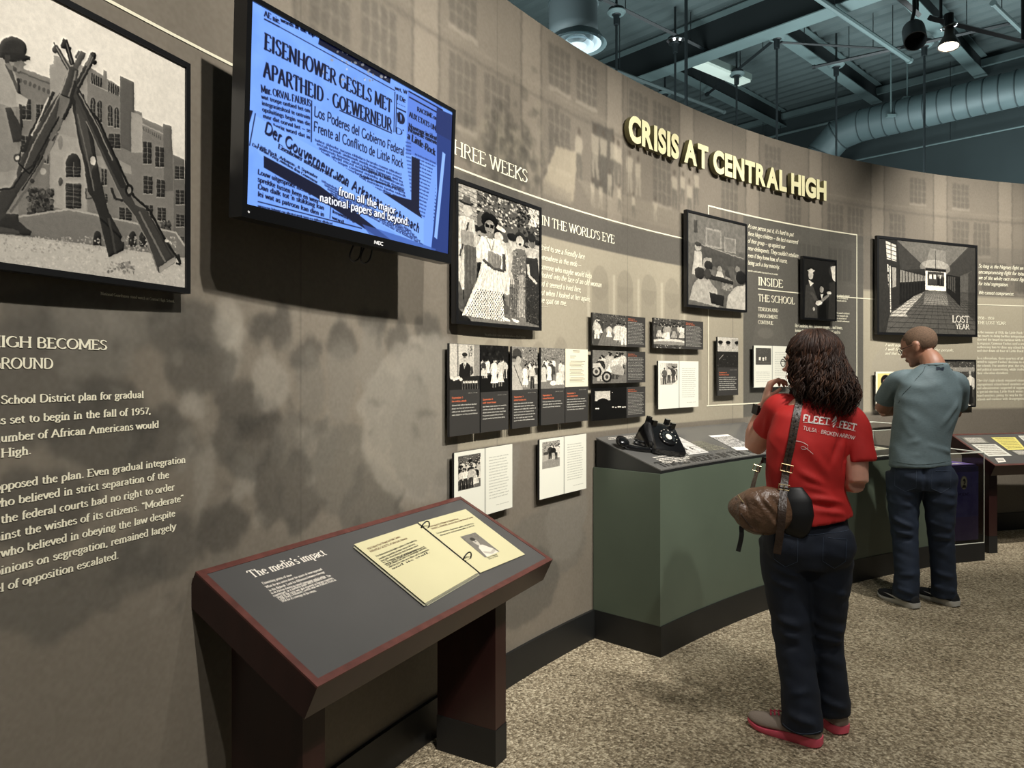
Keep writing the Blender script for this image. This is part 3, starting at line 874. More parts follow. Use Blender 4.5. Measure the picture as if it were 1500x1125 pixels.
# fluted metal deck
bm = bmesh.new()
prev = None; b = -6.0; k = 0
while b < 11.4:
    for db, dz in ((0, 0), (.05, .035), (.10, .035), (.15, 0)):
        cur = (bm.verts.new(ce(-12, b + db, CZ + dz)), bm.verts.new(ce(16, b + db, CZ + dz)))
        if prev: bm.faces.new([prev[0], cur[0], cur[1], prev[1]])
        prev = cur
    b += .2
ceil_o = props(obj('ceiling', bm, M_TEAL), kind='structure')
bm = bmesh.new(); box(bm, -12, 16, -6.2, 11.4, CZ + .04, CZ + .1, Matrix(((E1.x, E2.x, 0, 0), (E1.y, E2.y, 0, 0), (0, 0, 1, 0), (0, 0, 0, 1))))
obj('roof_slab', bm, M_TEALD, ceil_o)
ME = Matrix(((E1.x, E2.x, 0, 0), (E1.y, E2.y, 0, 0), (0, 0, 1, 0), (0, 0, 0, 1)))
bm = bmesh.new(); box(bm, -6, 12, 11.15, 11.3, 0, CZ + .05, ME)
props(obj('wall_back', bm, M_TEALD), kind='structure')
bm = bmesh.new(); box(bm, -6, 12, 11.09, 11.15, CZ - .14, CZ - .05, ME)
props(obj('trim_1', bm, M_FLANGE), kind='structure')

def ibeam(name, label, p0, p1, ztop, depth, fw, group, mw=M_TEAL, mf=M_FLANGE):
    """steel I-beam: web and two flanges"""
    d = (p1 - p0).normalized(); side = Vector((-d.y, d.x, 0)); L = (p1 - p0).length
    t = thing(name, label, 'beam', (p0.x, p0.y, ztop - depth), 0, group)
    R3 = Matrix(((d.x, side.x, 0, 0), (d.y, side.y, 0, 0), (0, 0, 1, 0), (0, 0, 0, 1)))
    for nm, (y0, y1, z0, z1), mm in (('web', (-.006, .006, .012, depth - .012), mw), ('flange', (-fw / 2, fw / 2, 0, .012), mf), ('flange', (-fw / 2, fw / 2, depth - .012, depth), mf)):
        bm = bmesh.new(); box(bm, 0, L, y0, y1, z0, z1, R3); obj(nm, bm, mm, t)
    return t
M_BEAMD = mat('beam_dark', (24, 33, 34), .8)
ibeam('girder', 'deep dark steel girder crossing the ceiling from the vertical duct toward the upper right', ce(-2.5, 7.6, 0), ce(9.0, 7.6, 0), CZ - .01, .42, .24, None, M_BEAMD, M_FLANGE)
for i, (e, lab) in enumerate([(5.34, 'ceiling beam nearest the pale strip light, left of the other two'), (3.89, 'middle ceiling beam, ending above the curved duct elbow'), (2.57, 'right ceiling beam behind the lit spotlight')]):
    ibeam('ceiling_beam', lab, ce(e, 7.75, 0), ce(e, 11.13, 0), CZ - .01, .26, .15, 'beams under the metal deck', M_BEAMD, M_FLANGE)
ibeam('girder', 'dark steel girder at the very top of the view right of the vertical duct', ce(-2.5, 3.7, 0), ce(9.0, 3.7, 0), CZ - .01, .42, .24, None, M_BEAMD, M_BEAMD)
# ------------------------------------------------------------------ printed photographs
def crowd(c, x0, y0, x1, y1, n, hmin, hmax, seed, lights=(225, 205, 240), darks=(40, 60, 30), a=1.0, face=150):
    """standing people seen from the front, painted back to front"""
    r = random.Random(seed)
    P = sorted([(r.uniform(y0, y1), r.uniform(x0, x1)) for _ in range(n)])
    for y, x in P:
        H = hmin + (hmax - hmin) * (y - y0) / max(1, y1 - y0)
        lt = r.random() < .6
        v = r.choice(lights) if lt else r.choice(darks)
        lg = r.choice(darks) if r.random() < .6 else r.choice(lights)
        col, leg = (v,) * 3, (lg,) * 3
        w = H * .13
        c.poly([(x - w, y - H * .82), (x - w * .4, y - H * .86), (x + w * .4, y - H * .86), (x + w, y - H * .82), (x + w * 1.1, y - H * .5), (x - w * 1.1, y - H * .5)], col, a)
        if r.random() < .4:
            c.poly([(x - w * .7, y - H * .55), (x + w * .7, y - H * .55), (x + w * 1.5, y - H * .15), (x - w * 1.5, y - H * .15)], (r.choice(lights),) * 3, a)
            c.line([(x - w * .5, y - H * .15), (x - w * .5, y)], w * .4, (120,) * 3, a); c.line([(x + w * .5, y - H * .15), (x + w * .5, y)], w * .4, (120,) * 3, a)
        else:
            c.poly([(x - w * .9, y - H * .52), (x + w * .9, y - H * .52), (x + w, y), (x + w * .2, y), (x, y - H * .4), (x - w * .2, y), (x - w, y)], leg, a)
        c.line([(x - w, y - H * .8), (x - w * 1.5, y - H * .6), (x - w * 1.1, y - H * .45)], w * .45, (v * .85,) * 3, a)
        c.line([(x + w, y - H * .8), (x + w * 1.4, y - H * .62), (x + w * .9, y - H * .45)], w * .45, (v * .85,) * 3, a)
        for q in (-.5, .1, .6): c.line([(x + w * q, y - H * .8), (x + w * q * 1.3, y - H * .2)], max(1.2, w * .16), (v * .62 + 20,) * 3, a * .5)
        f = face + r.uniform(-40, 60)
        c.ell(x, y - H * .92, H * .05, H * .07, (f,) * 3, a, n=12)
        c.ell(x, y - H * .965, H * .055, H * .045, (35,) * 3, a, n=12)
        c.rect(x - H * .03, y - H * .93, x + H * .03, y - H * .915, (f * .5,) * 3, .7)

def foliage(c, x0, y0, x1, y1, n, seed, cols=(30, 60, 110, 170, 220), sz=(2, 8)):
    r = random.Random(seed)
    for _ in range(n):
        v = r.choice(cols); a = r.uniform(*sz)
        c.ell(r.uniform(x0, x1), r.uniform(y0, y1), a, a * r.uniform(.4, 1.1), (v,) * 3, .8, r.uniform(0, 90), 7)

def sub(W, H, fn, *a, **k):
    c = Cv(W, H, (120,) * 3); fn(c, *a, **k); c.organic(3.0, 9, 5, .35, .6); c.blur(.7); c.grain(9, 1.5, 3, 2); c.gray(); return c

def ph_office(c):
    c.rect(0, 0, 300, 330, (190,) * 3); c.rect(70, 0, 84, 330, (120,) * 3); c.rect(240, 0, 300, 330, (140,) * 3)
    foliage(c, 180, 10, 220, 90, 40, 1, (60, 90, 120))
    c.poly([(95, 150), (130, 135), (175, 135), (205, 160), (200, 250), (85, 250)], (28,) * 3)
    c.poly([(130, 135), (160, 135), (146, 190)], (225,) * 3); c.line([(146, 140), (148, 190)], 7, (25,) * 3)
    c.ell(145, 100, 24, 32, (185,) * 3); c.ell(145, 76, 26, 16, (40,) * 3); c.rect(132, 95, 158, 100, (70,) * 3); c.rect(138, 116, 152, 120, (90,) * 3)
    c.poly([(205, 170), (225, 150), (232, 210), (205, 230)], (60,) * 3); c.ell(226, 150, 12, 14, (190,) * 3)
    c.poly([(0, 245), (300, 230), (300, 330), (0, 330)], (34,) * 3)
    for x in range(20, 110, 22): c.ell(x, 255 - (x % 3) * 6, 16, 12, (220,) * 3)
    for x in range(130, 280, 30): c.rect(x, 268, x + 26, 284, (215,) * 3)
    for x in range(120, 290, 26): c.line([(x, 262), (x + 3, 330)], 5, (100,) * 3)
def ph_night(c):
    c.rect(0, 0, 300, 330, (22,) * 3); foliage(c, 0, 0, 300, 120, 60, 2, (14, 30, 44), (4, 14))
    crowd(c, 10, 200, 290, 250, 16, 110, 140, 3)
    crowd(c, 90, 290, 230, 310, 3, 200, 215, 9)
def ph_helmet(c):
    c.rect(0, 0, 300, 330, (120,) * 3); foliage(c, 120, 0, 300, 130, 160, 4); crowd(c, 130, 240, 290, 330, 12, 130, 190, 5)
    c.poly([(0, 330), (0, 120), (60, 110), (110, 160), (120, 330)], (175,) * 3); c.ell(55, 55, 52, 42, (60,) * 3); c.poly([(0, 70), (110, 66), (112, 84), (0, 92)], (40,) * 3)
    c.ell(70, 105, 30, 34, (165,) * 3); c.line([(20, 140), (110, 300)], 8, (70,) * 3)
def ph_group(c):
    c.rect(0, 0, 300, 330, (120,) * 3); foliage(c, 0, 0, 300, 90, 220, 6, (70, 100, 140, 170)); c.rect(0, 90, 300, 330, (120,) * 3)
    crowd(c, 20, 210, 290, 300, 12, 130, 170, 7); c.ell(150, 285, 42, 20, (235,) * 3); c.poly([(190, 200), (260, 200), (290, 300), (180, 300)], (215,) * 3)
def ph_letter(c):
    c.rect(0, 0, 300, 330, (226, 218, 190)); c.rect(95, 12, 190, 16, (90, 84, 70)); c.rect(100, 24, 185, 28, (120, 110, 96)); c.rect(60, 60, 140, 64, (110, 100, 90)); c.rect(60, 74, 120, 78, (110, 100, 90))
    for i, y in enumerate(range(104, 290, 12)):
        if i in (5, 11): continue
        c.rect(55 + (10 if i % 4 == 0 else 0), y, 262 - (i * 37 % 60), y + 4, (120, 112, 96))
def ph_parade(c):
    c.rect(0, 0, 300, 300, (70,) * 3); foliage(c, 0, 0, 300, 110, 160, 8, (25, 50, 90, 140)); c.poly([(100, 140), (200, 130), (300, 300), (40, 300)], (110,) * 3)
    for i in range(8): c.line([(110 + i * 12, 150), (60 + i * 32, 300)], 2, (70,) * 3)
    crowd(c, 20, 190, 60, 290, 3, 150, 190, 9, (235, 215), (200, 60)); crowd(c, 200, 220, 290, 296, 5, 160, 210, 10, (235, 220), (210, 60)); crowd(c, 130, 230, 150, 240, 1, 130, 140, 11, (230,), (210,))
def ph_car(c):
    c.rect(0, 0, 300, 300, (110,) * 3); crowd(c, 60, 200, 280, 290, 14, 190, 220, 12, (230, 215, 190), (60, 180, 40))
    for x, y in ((30, 190), (120, 240)): c.ell(x, y, 44, 52, (28,) * 3); c.ell(x, y, 28, 34, (170,) * 3); c.ell(x, y, 14, 18, (60,) * 3)
    c.poly([(0, 120), (60, 110), (100, 180), (90, 210), (60, 150), (0, 160)], (190,) * 3); c.poly([(150, 150), (230, 120), (280, 170), (270, 230), (170, 210)], (160,) * 3)
def ph_dark(c):
    c.rect(0, 0, 300, 300, (16,) * 3); c.rect(20, 28, 150, 120, (190,) * 3); c.ell(84, 130, 52, 34, (14,) * 3); c.rect(20, 118, 150, 300, (16,) * 3)
    for x in (30, 45, 175, 200, 225, 240, 265, 285): c.ell(x, 185 + (x % 7), 9, 6, (235,) * 3)
    c.ell(168, 44, 4, 5, (180,) * 3)
def ph_soldiers(c):
    c.rect(0, 0, 300, 300, (70,) * 3); foliage(c, 0, 0, 300, 120, 200, 13, (20, 50, 90, 150)); crowd(c, 10, 190, 290, 220, 16, 150, 170, 14, (190, 220, 160), (60, 90))
    r = random.Random(3)
    for i in range(9): c.ell(20 + i * 33, 62 + (i * 7 % 12), 15, 11, (46,) * 3)
    c.ell(150, 235, 190, 34, (205,) * 3); c.ell(150, 250, 190, 24, (130,) * 3); c.rect(0, 262, 300, 300, (60,) * 3); foliage(c, 0, 265, 300, 300, 60, 15)
def ph_class_small(c):
    c.rect(0, 0, 300, 450, (190,) * 3); c.rect(200, 20, 300, 170, (160,) * 3); c.rect(0, 210, 300, 450, (38,) * 3)
    for x, s in ((40, 1), (150, 1.1), (280, 1)):
        c.poly([(x - 55, 210), (x - 40, 130), (x + 40, 130), (x + 60, 210)], (175,) * 3); c.ell(x, 95, 24, 30, (120,) * 3); c.ell(x, 74, 34, 26, (22,) * 3)
    foliage(c, 0, 230, 300, 450, 60, 16, (25, 60, 90, 120)); c.line([(20, 330), (80, 260)], 6, (190,) * 3)
def ph_field(c):
    c.rect(0, 0, 300, 300, (72, 72, 84)); foliage(c, 0, 0, 300, 90, 120, 17, (50, 70, 100, 120)); crowd(c, 20, 210, 280, 250, 5, 70, 80, 18, (235,), (220,)); c.rect(0, 260, 300, 264, (120,) * 3)
def ph_street(c):
    c.rect(0, 0, 300, 400, (150,) * 3); foliage(c, 0, 0, 300, 140, 200, 19); c.rect(0, 200, 300, 400, (170,) * 3); crowd(c, 100, 220, 290, 300, 9, 190, 230, 20, (225, 200), (30, 25, 50)); c.poly([(0, 290), (300, 260), (300, 400), (0, 400)], (120,) * 3, .6); c.rect(20, 150, 100, 190, (60,) * 3)
def ph_crowd(c):
    c.rect(0, 0, 300, 400, (90,) * 3); foliage(c, 0, 0, 300, 160, 200, 21); crowd(c, 0, 170, 300, 400, 34, 150, 240, 22, (235, 220, 190), (25, 40, 60))
def ph_walk(c):
    c.rect(0, 0, 300, 300, (170,) * 3); foliage(c, 120, 0, 300, 110, 160, 23, (40, 70, 110)); c.rect(0, 0, 90, 200, (215,) * 3); crowd(c, 40, 230, 280, 290, 10, 200, 230, 24, (225, 210), (40, 60, 90)); c.poly([(200, 300), (300, 230), (300, 300)], (220,) * 3)

def story_panel(W, H, photo, split, vertical, seed):
    """dark story board: photograph plus heading and text"""
    c = Cv(W, H, (58, 56, 53))
    pw, ph = (W, int(H * split)) if vertical else (int(W * split), H)
    src = photo.p
    yi = (np.arange(ph) * photo.h / ph).astype(int); xi = (np.arange(pw) * photo.w / pw).astype(int)
    c.p[:ph, :pw] = src[yi][:, xi]
    if vertical:
        x0, x1, y = W * .07, W * .93, ph + H * .05
        h = W * .035
        c.text('photo credit here'.replace('here', ''), (W * .6, y - 2), (W * .95, y - 2), h * .5, (170, 165, 150), serif=0)
        y += H * .045
    else:
        x0, x1, y = pw + W * .03, W * .97, H * .10
        h = H * .028
    c.text('September ' + str(2 + seed % 23), (x0, y), (x0 + (x1 - x0) * .42, y), h, (222, 110, 72), serif=0, thick=.2, thin=.16)
    y += h * 1.9
    c.text(words(3, seed), (x0, y), (x0 + (x1 - x0) * .55, y), h, (222, 110, 72), serif=0, thick=.2, thin=.16)
    y += h * 2.1
    end = H * (.93 if not vertical else .80 + .12 * ((seed * 7) % 3) / 2)
    i = 0
    while y < end:
        c.text(words(6, seed * 31 + i), (x0, y), (x0 + (x1 - x0) * (.86 + .14 * ((i * 37 + seed) % 5) / 4), y), h * .8, (206, 202, 188), serif=0, thick=.2, thin=.16)
        y += h * 1.75; i += 1
    return c

def book_panel(photo, W, H, seed, px=(.12, .85), py=(.06, .55), text_left=False):
    """cream open notebook: photograph on the left page, handwriting-like lines on the right page"""
    c = Cv(W, H, (222, 220, 204))
    c.rect(0, 0, W, H, (222, 220, 204)); c.rect(W / 2 - 2, 0, W / 2 + 2, H, (96, 98, 94)); c.rect(W / 2 + 2, 0, W / 2 + 8, H, (190, 188, 174), .6)
    x0, x1, y0, y1 = int(W / 2 * px[0]), int(W / 2 * px[1]), int(H * py[0]), int(H * py[1])
    yi = (np.arange(y1 - y0) * photo.h / (y1 - y0)).astype(int); xi = (np.arange(x1 - x0) * photo.w / (x1 - x0)).astype(int)
    c.p[y0:y1, x0:x1] = photo.p[yi][:, xi]
    r = random.Random(seed)
    h = H * .022
    y = H * .14
    for i in range(16):
        if i in (0,) : y += h; continue
        c.text(words(5, seed * 17 + i), (W * .57, y), (W * (.93 - .05 * r.random()), y), h * .7, (120, 118, 108), serif=0, slant=.25, thick=.14, thin=.1)
        y += h * 2.0 * (1.0 if seed != 3 else 1.0)
        if y > H * .82: break
    c.text(words(3, seed), (W * .70, H * .9), (W * .93, H * .9), h * .6, (120, 118, 108), serif=0, thick=.14, thin=.1)
    if text_left:
        for i in range(6): c.text(words(4, seed + 60 + i), (W * .06, H * (.64 + .045 * i)), (W * .43, H * (.64 + .045 * i)), h * .7, (120, 118, 108), serif=0, thick=.14, thin=.1)
    return c

def wall_panel(name, label, cat, s0, s1, h0, h1, cv, off=.04, thick=.012, group=None, rough=.3, frame=0.0, off_print=.0006, rounded=False, cap=None):
    """board hung off the curved wall on hidden spacers; the print is on its face"""
    r = RW - off
    w = (s1 - s0) * r / RW
    sm = (s0 + s1) / 2
    t, n = wtan(sm), wnor(sm)
    dist = math.sqrt(r * r - (w / 2) ** 2)
    c = Vector((CX, CY, 0)) - n * dist
    c.z = h0
    th = thing(name, label, cat, c, 0, group)
    B = Matrix(((t.x, 0, n.x, 0), (t.y, 0, n.y, 0), (0, 1, 0, 0), (0, 0, 0, 1)))   # local (along, up, out)
    H = h1 - h0
    bm = bmesh.new()
    if rounded:
        pts = []
        rr = .008
        for cx_, cy_, a0 in ((w / 2 - rr, H - rr, 0), (-w / 2 + rr, H - rr, 90), (-w / 2 + rr, rr, 180), (w / 2 - rr, rr, 270)):
            for k in range(4):
                a = math.radians(a0 + 30 * k); pts.append((cx_ + rr * math.cos(a), cy_ + rr * math.sin(a)))
        prism(bm, pts, -thick, 0)
        bmesh.ops.transform(bm, matrix=B, verts=bm.verts[:])
    else:
        box(bm, -w / 2, w / 2, 0, H, -thick, 0, B)
    obj('board', bm, M_BOARD, th)
    f = frame
    q = [B @ Vector(p) for p in ((-w / 2 + f, f, off_print), (w / 2 - f, f, off_print), (w / 2 - f, H - f, off_print), (-w / 2 + f, H - f, off_print))]
    if cv is not None:
        quad_print('photo_print', q, print_mat(name + '_print', cv, rough), th)
    if frame:
        bm = bmesh.new(); fp = .006
        box(bm, -w / 2, w / 2, 0, f, 0, fp, B); box(bm, -w / 2, w / 2, H - f, H, 0, fp, B)
        box(bm, -w / 2, -w / 2 + f, f, H - f, 0, fp, B); box(bm, w / 2 - f, w / 2, f, H - f, 0, fp, B)
        obj('frame', bm, M_FRAME, th)
    sag = RW - dist
    for sx in (-1, 1):
        for sy in (.2, .8):
            bm = bmesh.new()
            mt = B @ Matrix.Translation(Vector((sx * w * .32, sy * H, -sag + .003)))
            lathe(bm, [(.008, 0), (.008, sag - thick - .002)], n=10, M=None)
            bmesh.ops.transform(bm, matrix=mt, verts=bm.verts[:])
            obj('spacer', bm, M_STEEL, th)
    return th, B, w, H

# --- the row of five tall boards
V = dict(vertical=True)
row = 'tall dark story boards in a row of five'
for i, (s0, ph, lab, sp) in enumerate([(4.690, sub(300, 330, ph_office), 'tall dark board with photo of a man in a suit speaking at a desk', .5),
                                      (4.915, sub(300, 330, ph_night), 'tall dark board with photo of a night crowd around two women', .54),
                                      (5.163, sub(300, 330, ph_helmet), 'tall dark board with photo of a helmeted guardsman beside a crowd', .53),
                                      (5.410, sub(300, 330, ph_group), 'tall dark board with photo of young people sitting on a lawn', .53),
                                      (5.633, None, 'tall dark board topped by a cream typed letter', .52)]):
    if ph is None:
        ph = Cv(300, 330); ph_letter(ph); ph.blur(.6)
    wall_panel('story_board', lab, 'panel', s0, s0 + .217, 1.226, 1.614, story_panel(250, 440, ph, sp, True, i + 3), group=row)
for i, (h0, h1, fn, lab) in enumerate([(1.639, 1.820, ph_parade, 'wide dark board with photo of men walking along a street, topmost of three'), (1.427, 1.612, ph_car, 'wide dark board with photo of men around car wheels, middle of three'), (1.221, 1.401, ph_dark, 'wide dark board with nearly black night photo of lights, lowest of three')]):
    wall_panel('story_board', lab, 'panel', 5.897, 6.452, h0, h1, story_panel(480, 170, sub(300, 300, fn), .62, False, 11 + i), group='wide dark story boards stacked three high')
wall_panel('story_board', 'wide dark board with photo of helmeted soldiers, right of the stack of three', 'panel', 6.545, 7.118, 1.639, 1.826, story_panel(480, 170, sub(300, 300, ph_soldiers), .6, False, 15))
wall_panel('story_board', 'narrow tall dark board with photo of students at desks, inside the white outline', 'panel', 7.292, 7.545, 1.323, 1.730, story_panel(240, 420, sub(300, 450, ph_class_small), .52, True, 17))

# --- cream open-notebook boards
def nb(fn, W, H, *a, **k): return book_panel(sub(W, H, fn), *a, **k)
grp = 'cream open notebook boards'
wall_panel('notebook_board', 'cream open notebook board with crowd photo, just behind the near reading desk', 'panel', 4.722, 5.165, .858, 1.156, nb(ph_crowd, 300, 400, 420, 300, 1), group=grp, rounded=True)
wall_panel('notebook_board', 'cream open notebook board with street photo, left of the green cabinet', 'panel', 5.398, 5.834, .858, 1.156, nb(ph_street, 300, 400, 420, 300, 2, (.1, .82), (.05, .50)), group=grp, rounded=True)
wall_panel('notebook_board', 'cream open notebook board with photo of people walking, above the black telephone', 'panel', 6.596, 7.062, 1.257, 1.559, nb(ph_walk, 300, 300, 420, 300, 3, (.1, .92), (.05, .50)), group=grp, rounded=True)
wall_panel('notebook_board', 'cream open notebook board with sports field photo, at the eye level of the woman', 'panel', 7.740, 8.195, 1.373, 1.681, nb(ph_field, 300, 300, 420, 300, 4, (.1, .94), (.06, .46), True), group=grp, rounded=True)

# --- framed photographs
def girl_photo():
    """crowd following a young woman in a white blouse and full skirt (drawing coords = 450 x 400 detail)"""
    c = Cv(680, 610, (90,) * 3)
    c.map = lambda x, y: (x * 680 / 430.0, y * 610 / 750.0)
    foliage(c, 0, 0, 430, 160, 500, 31, (25, 60, 120, 190, 230), (3, 9))
    c.rect(0, 0, 90, 330, (190,) * 3, .7); 
    for y in range(20, 330, 26): c.line([(0, y), (90, y + 12)], 5, (110,) * 3)
    foliage(c, 300, 40, 430, 300, 260, 32, (25, 50, 90), (4, 10)); foliage(c, 370, 0, 430, 110, 90, 36, (230, 235), (4, 10))
    crowd(c, 0, 560, 430, 640, 12, 380, 430, 33, (220, 190), (45, 60, 30), face=150)
    c.rect(0, 690, 430, 750, (120,) * 3); c.poly([(0, 680), (60, 740), (60, 750), (0, 750)], (40,) * 3)
    # man in hat with book at left
    c.poly([(0, 190), (30, 170), (75, 180), (90, 300), (85, 560), (20, 580), (0, 500)], (205,) * 3); c.line([(50, 200), (10, 400)], 9, (60,) * 3)
    c.ell(45, 135, 22, 34, (190,) * 3); c.ell(40, 95, 34, 14, (50,) * 3); c.poly([(20, 95), (28, 55), (56, 60), (62, 98)], (90,) * 3)
    c.rect(15, 250, 75, 330, (150,) * 3); c.poly([(30, 330), (85, 330), (90, 620), (30, 640)], (90,) * 3)
    # woman in straw hat, woman shouting, dark blouse woman
    c.ell(205, 185, 34, 14, (225,) * 3, rot=25); c.ell(200, 240, 22, 30, (205,) * 3); c.poly([(180, 275), (240, 280), (255, 420), (235, 540), (185, 520)], (225,) * 3)
    c.ell(318, 215, 34, 40, (50,) * 3); c.ell(316, 232, 22, 34, (200,) * 3); c.ell(317, 250, 8, 9, (40,) * 3)
    c.poly([(270, 310), (300, 275), (345, 280), (360, 320), (350, 480), (355, 700), (250, 700), (262, 470)], (110,) * 3)
    foliage(c, 262, 300, 350, 700, 420, 34, (50, 90, 170, 205), (2, 5)); c.poly([(310, 440), (335, 430), (345, 690), (300, 700)], (205,) * 3, .55)
    c.line([(268, 320), (258, 420), (278, 500)], 17, (190,) * 3)
    c.ell(385, 215, 22, 40, (120,) * 3); c.ell(385, 190, 26, 26, (45,) * 3); c.poly([(350, 320), (420, 310), (430, 420), (430, 740), (350, 720)], (52,) * 3)
    foliage(c, 350, 440, 430, 740, 260, 35, (60, 90, 120), (1.5, 4)); c.line([(362, 360), (368, 430), (415, 470)], 16, (200,) * 3)
    # the young woman
    c.poly([(95, 500), (110, 415), (195, 415), (215, 500), (232, 735), (20, 720)], (235,) * 3)
    for i in range(34):
        for j in range(15):
            x = 24 + i * 6.2; y = 562 + j * 11.5
            if (i + j) % 2 and x > 20 + (735 - y) * .38: c.rect(x, y, x + 5, y + 9, (60,) * 3, .85)
    c.poly([(88, 330), (112, 262), (150, 250), (205, 258), (228, 310), (222, 400), (200, 430), (115, 430), (112, 350), (100, 390), (86, 380)], (240,) * 3)
    c.line([(135, 260), (165, 330), (175, 262)], 5, (150,) * 3)
    c.ell(152, 160, 42, 46, (28,) * 3); c.ell(153, 195, 25, 42, (150,) * 3); c.rect(132, 180, 150, 198, (20,) * 3); c.rect(156, 180, 174, 198, (20,) * 3); c.rect(145, 222, 160, 226, (80,) * 3)
    c.poly([(140, 228), (166, 228), (170, 262), (140, 262)], (130,) * 3)
    c.poly([(146, 330), (215, 345), (208, 440), (140, 420)], (128,) * 3); c.line([(120, 390), (170, 430), (228, 432), (226, 330)], 17, (80,) * 3)
    for i in range(12): c.line([(118 + i * 8, 440), (70 + i * 14 + (i % 3) * 4, 560)], 2.5, (165,) * 3, .7)
    for i in range(7): c.line([(105 + i * 17, 270 + (i % 3) * 12), (118 + i * 14, 400)], 3, (178,) * 3, .6)
    for i in range(8): c.line([(262 + i * 12, 470), (256 + i * 13, 695)], 3, (60,) * 3, .55)
    for i in range(5): c.line([(20 + i * 15, 200), (14 + i * 17, 540)], 4, (130,) * 3, .5)
    for x in (240, 290): c.ell(x, 720, 22, 9, (235,) * 3, rot=20)
    c.organic(4.5, 12, 4, .4, .8); c.blur(.7); c.grain(10, 1.5, 5); c.p = (c.p - 110) * 1.02 + 98; c.gray(); return c
wall_panel('framed_photograph', 'black framed photograph of a young woman in white blouse followed by a crowd', 'picture', 4.722, 5.401, 1.697, 2.307, girl_photo(), off=.045, thick=.02, frame=.016)

def class_photo():
    c = Cv(500, 440, (96,) * 3)
    c.map = lambda x, y: (x * 500 / 310.0, y * 440 / 500.0)
    c.rect(0, 0, 310, 160, (112,) * 3); c.rect(90, 60, 175, 165, (150,) * 3); c.rect(98, 70, 168, 155, (120,) * 3); c.rect(190, 90, 255, 175, (150,) * 3); c.rect(196, 98, 248, 168, (125,) * 3); c.rect(30, 30, 48, 100, (70,) * 3)
    c.poly([(70, 160), (290, 200), (310, 200), (310, 320), (70, 250)], (74,) * 3); c.line([(60, 158), (300, 198)], 5, (150,) * 3)
    c.ell(52, 178, 15, 20, (165,) * 3); c.ell(52, 162, 17, 12, (60,) * 3); c.poly([(35, 200), (70, 200), (75, 330), (20, 330)], (185,) * 3)
    c.poly([(80, 230), (120, 225), (125, 330), (70, 330)], (160,) * 3); c.ell(105, 270, 22, 26, (40,) * 3); c.poly([(70, 290), (130, 290), (140, 380), (60, 370)], (110,) * 3)
    c.ell(165, 280, 13, 18, (150,) * 3); c.poly([(150, 295), (180, 295), (190, 340), (140, 340)], (190,) * 3)
    c.ell(212, 300, 18, 24, (60,) * 3); c.poly([(180, 340), (205, 315), (235, 325), (240, 400), (175, 390)], (140,) * 3); foliage(c, 180, 330, 238, 395, 60, 41, (90, 170), (2, 5))
    c.ell(222, 235, 15, 24, (70,) * 3); c.poly([(205, 255), (245, 255), (250, 340), (225, 330)], (88,) * 3); c.ell(265, 265, 14, 20, (130,) * 3)
    c.poly([(90, 320), (170, 325), (240, 340), (240, 360), (90, 345)], (40,) * 3)
    c.poly([(10, 460), (30, 380), (60, 345), (110, 350), (150, 400), (165, 480), (160, 500), (5, 470)], (170,) * 3); c.ell(60, 320, 26, 34, (46,) * 3); c.ell(100, 318, 20, 30, (60,) * 3)
    c.poly([(200, 500), (210, 430), (250, 370), (310, 350), (310, 500)], (190,) * 3); c.ell(285, 310, 30, 40, (30,) * 3)
    c.poly([(110, 420), (190, 430), (185, 490), (120, 480)], (36,) * 3)
    c.organic(5, 14, 4, .35, .8); c.blur(.8); c.grain(8, 1.5, 6); c.p *= .9; c.gray(); return c
wall_panel('framed_photograph', 'black framed photograph of a classroom with seated pupils, left of the INSIDE THE SCHOOL text', 'picture', 6.910, 7.640, 1.915, 2.552, class_photo(), off=.045, thick=.02, frame=.016)

def grad_photo():
    c = Cv(330, 380, (34,) * 3)
    c.map = lambda x, y: (x * 330 / 175.0, y * 380 / 320.0)
    c.poly([(5, 320), (10, 150), (40, 120), (70, 200), (75, 320)], (66,) * 3); c.ell(38, 85, 14, 26, (190,) * 3); c.poly([(18, 66), (40, 52), (62, 62), (44, 78)], (215,) * 3)
    c.poly([(25, 112), (55, 130), (35, 150)], (225,) * 3); c.line([(40, 180), (80, 235)], 16, (80,) * 3)
    c.ell(98, 160, 11, 18, (160,) * 3); c.poly([(78, 320), (85, 190), (118, 190), (125, 320)], (20,) * 3); c.poly([(90, 185), (108, 185), (98, 215)], (235,) * 3)
    c.ell(82, 235, 20, 13, (235,) * 3, rot=-20); c.line([(95, 225), (150, 175)], 14, (140,) * 3)
    c.ell(160, 50, 22, 36, (60,) * 3); c.poly([(148, 30), (175, 20), (175, 110), (160, 100)], (235,) * 3); c.poly([(135, 320), (140, 120), (175, 110), (175, 320)], (52,) * 3); c.ell(140, 175, 14, 9, (225,) * 3)
    c.ell(55, 270, 6, 10, (190,) * 3)
    c.organic(4, 12, 4, .35, .8); c.blur(.8); c.grain(7, 1.5, 7); c.gray(); return c
wall_panel('framed_photograph', 'small black framed photograph of graduates in gowns shaking hands', 'picture', 8.352, 8.788, 1.896, 2.390, grad_photo(), off=.045, thick=.02, frame=.014)

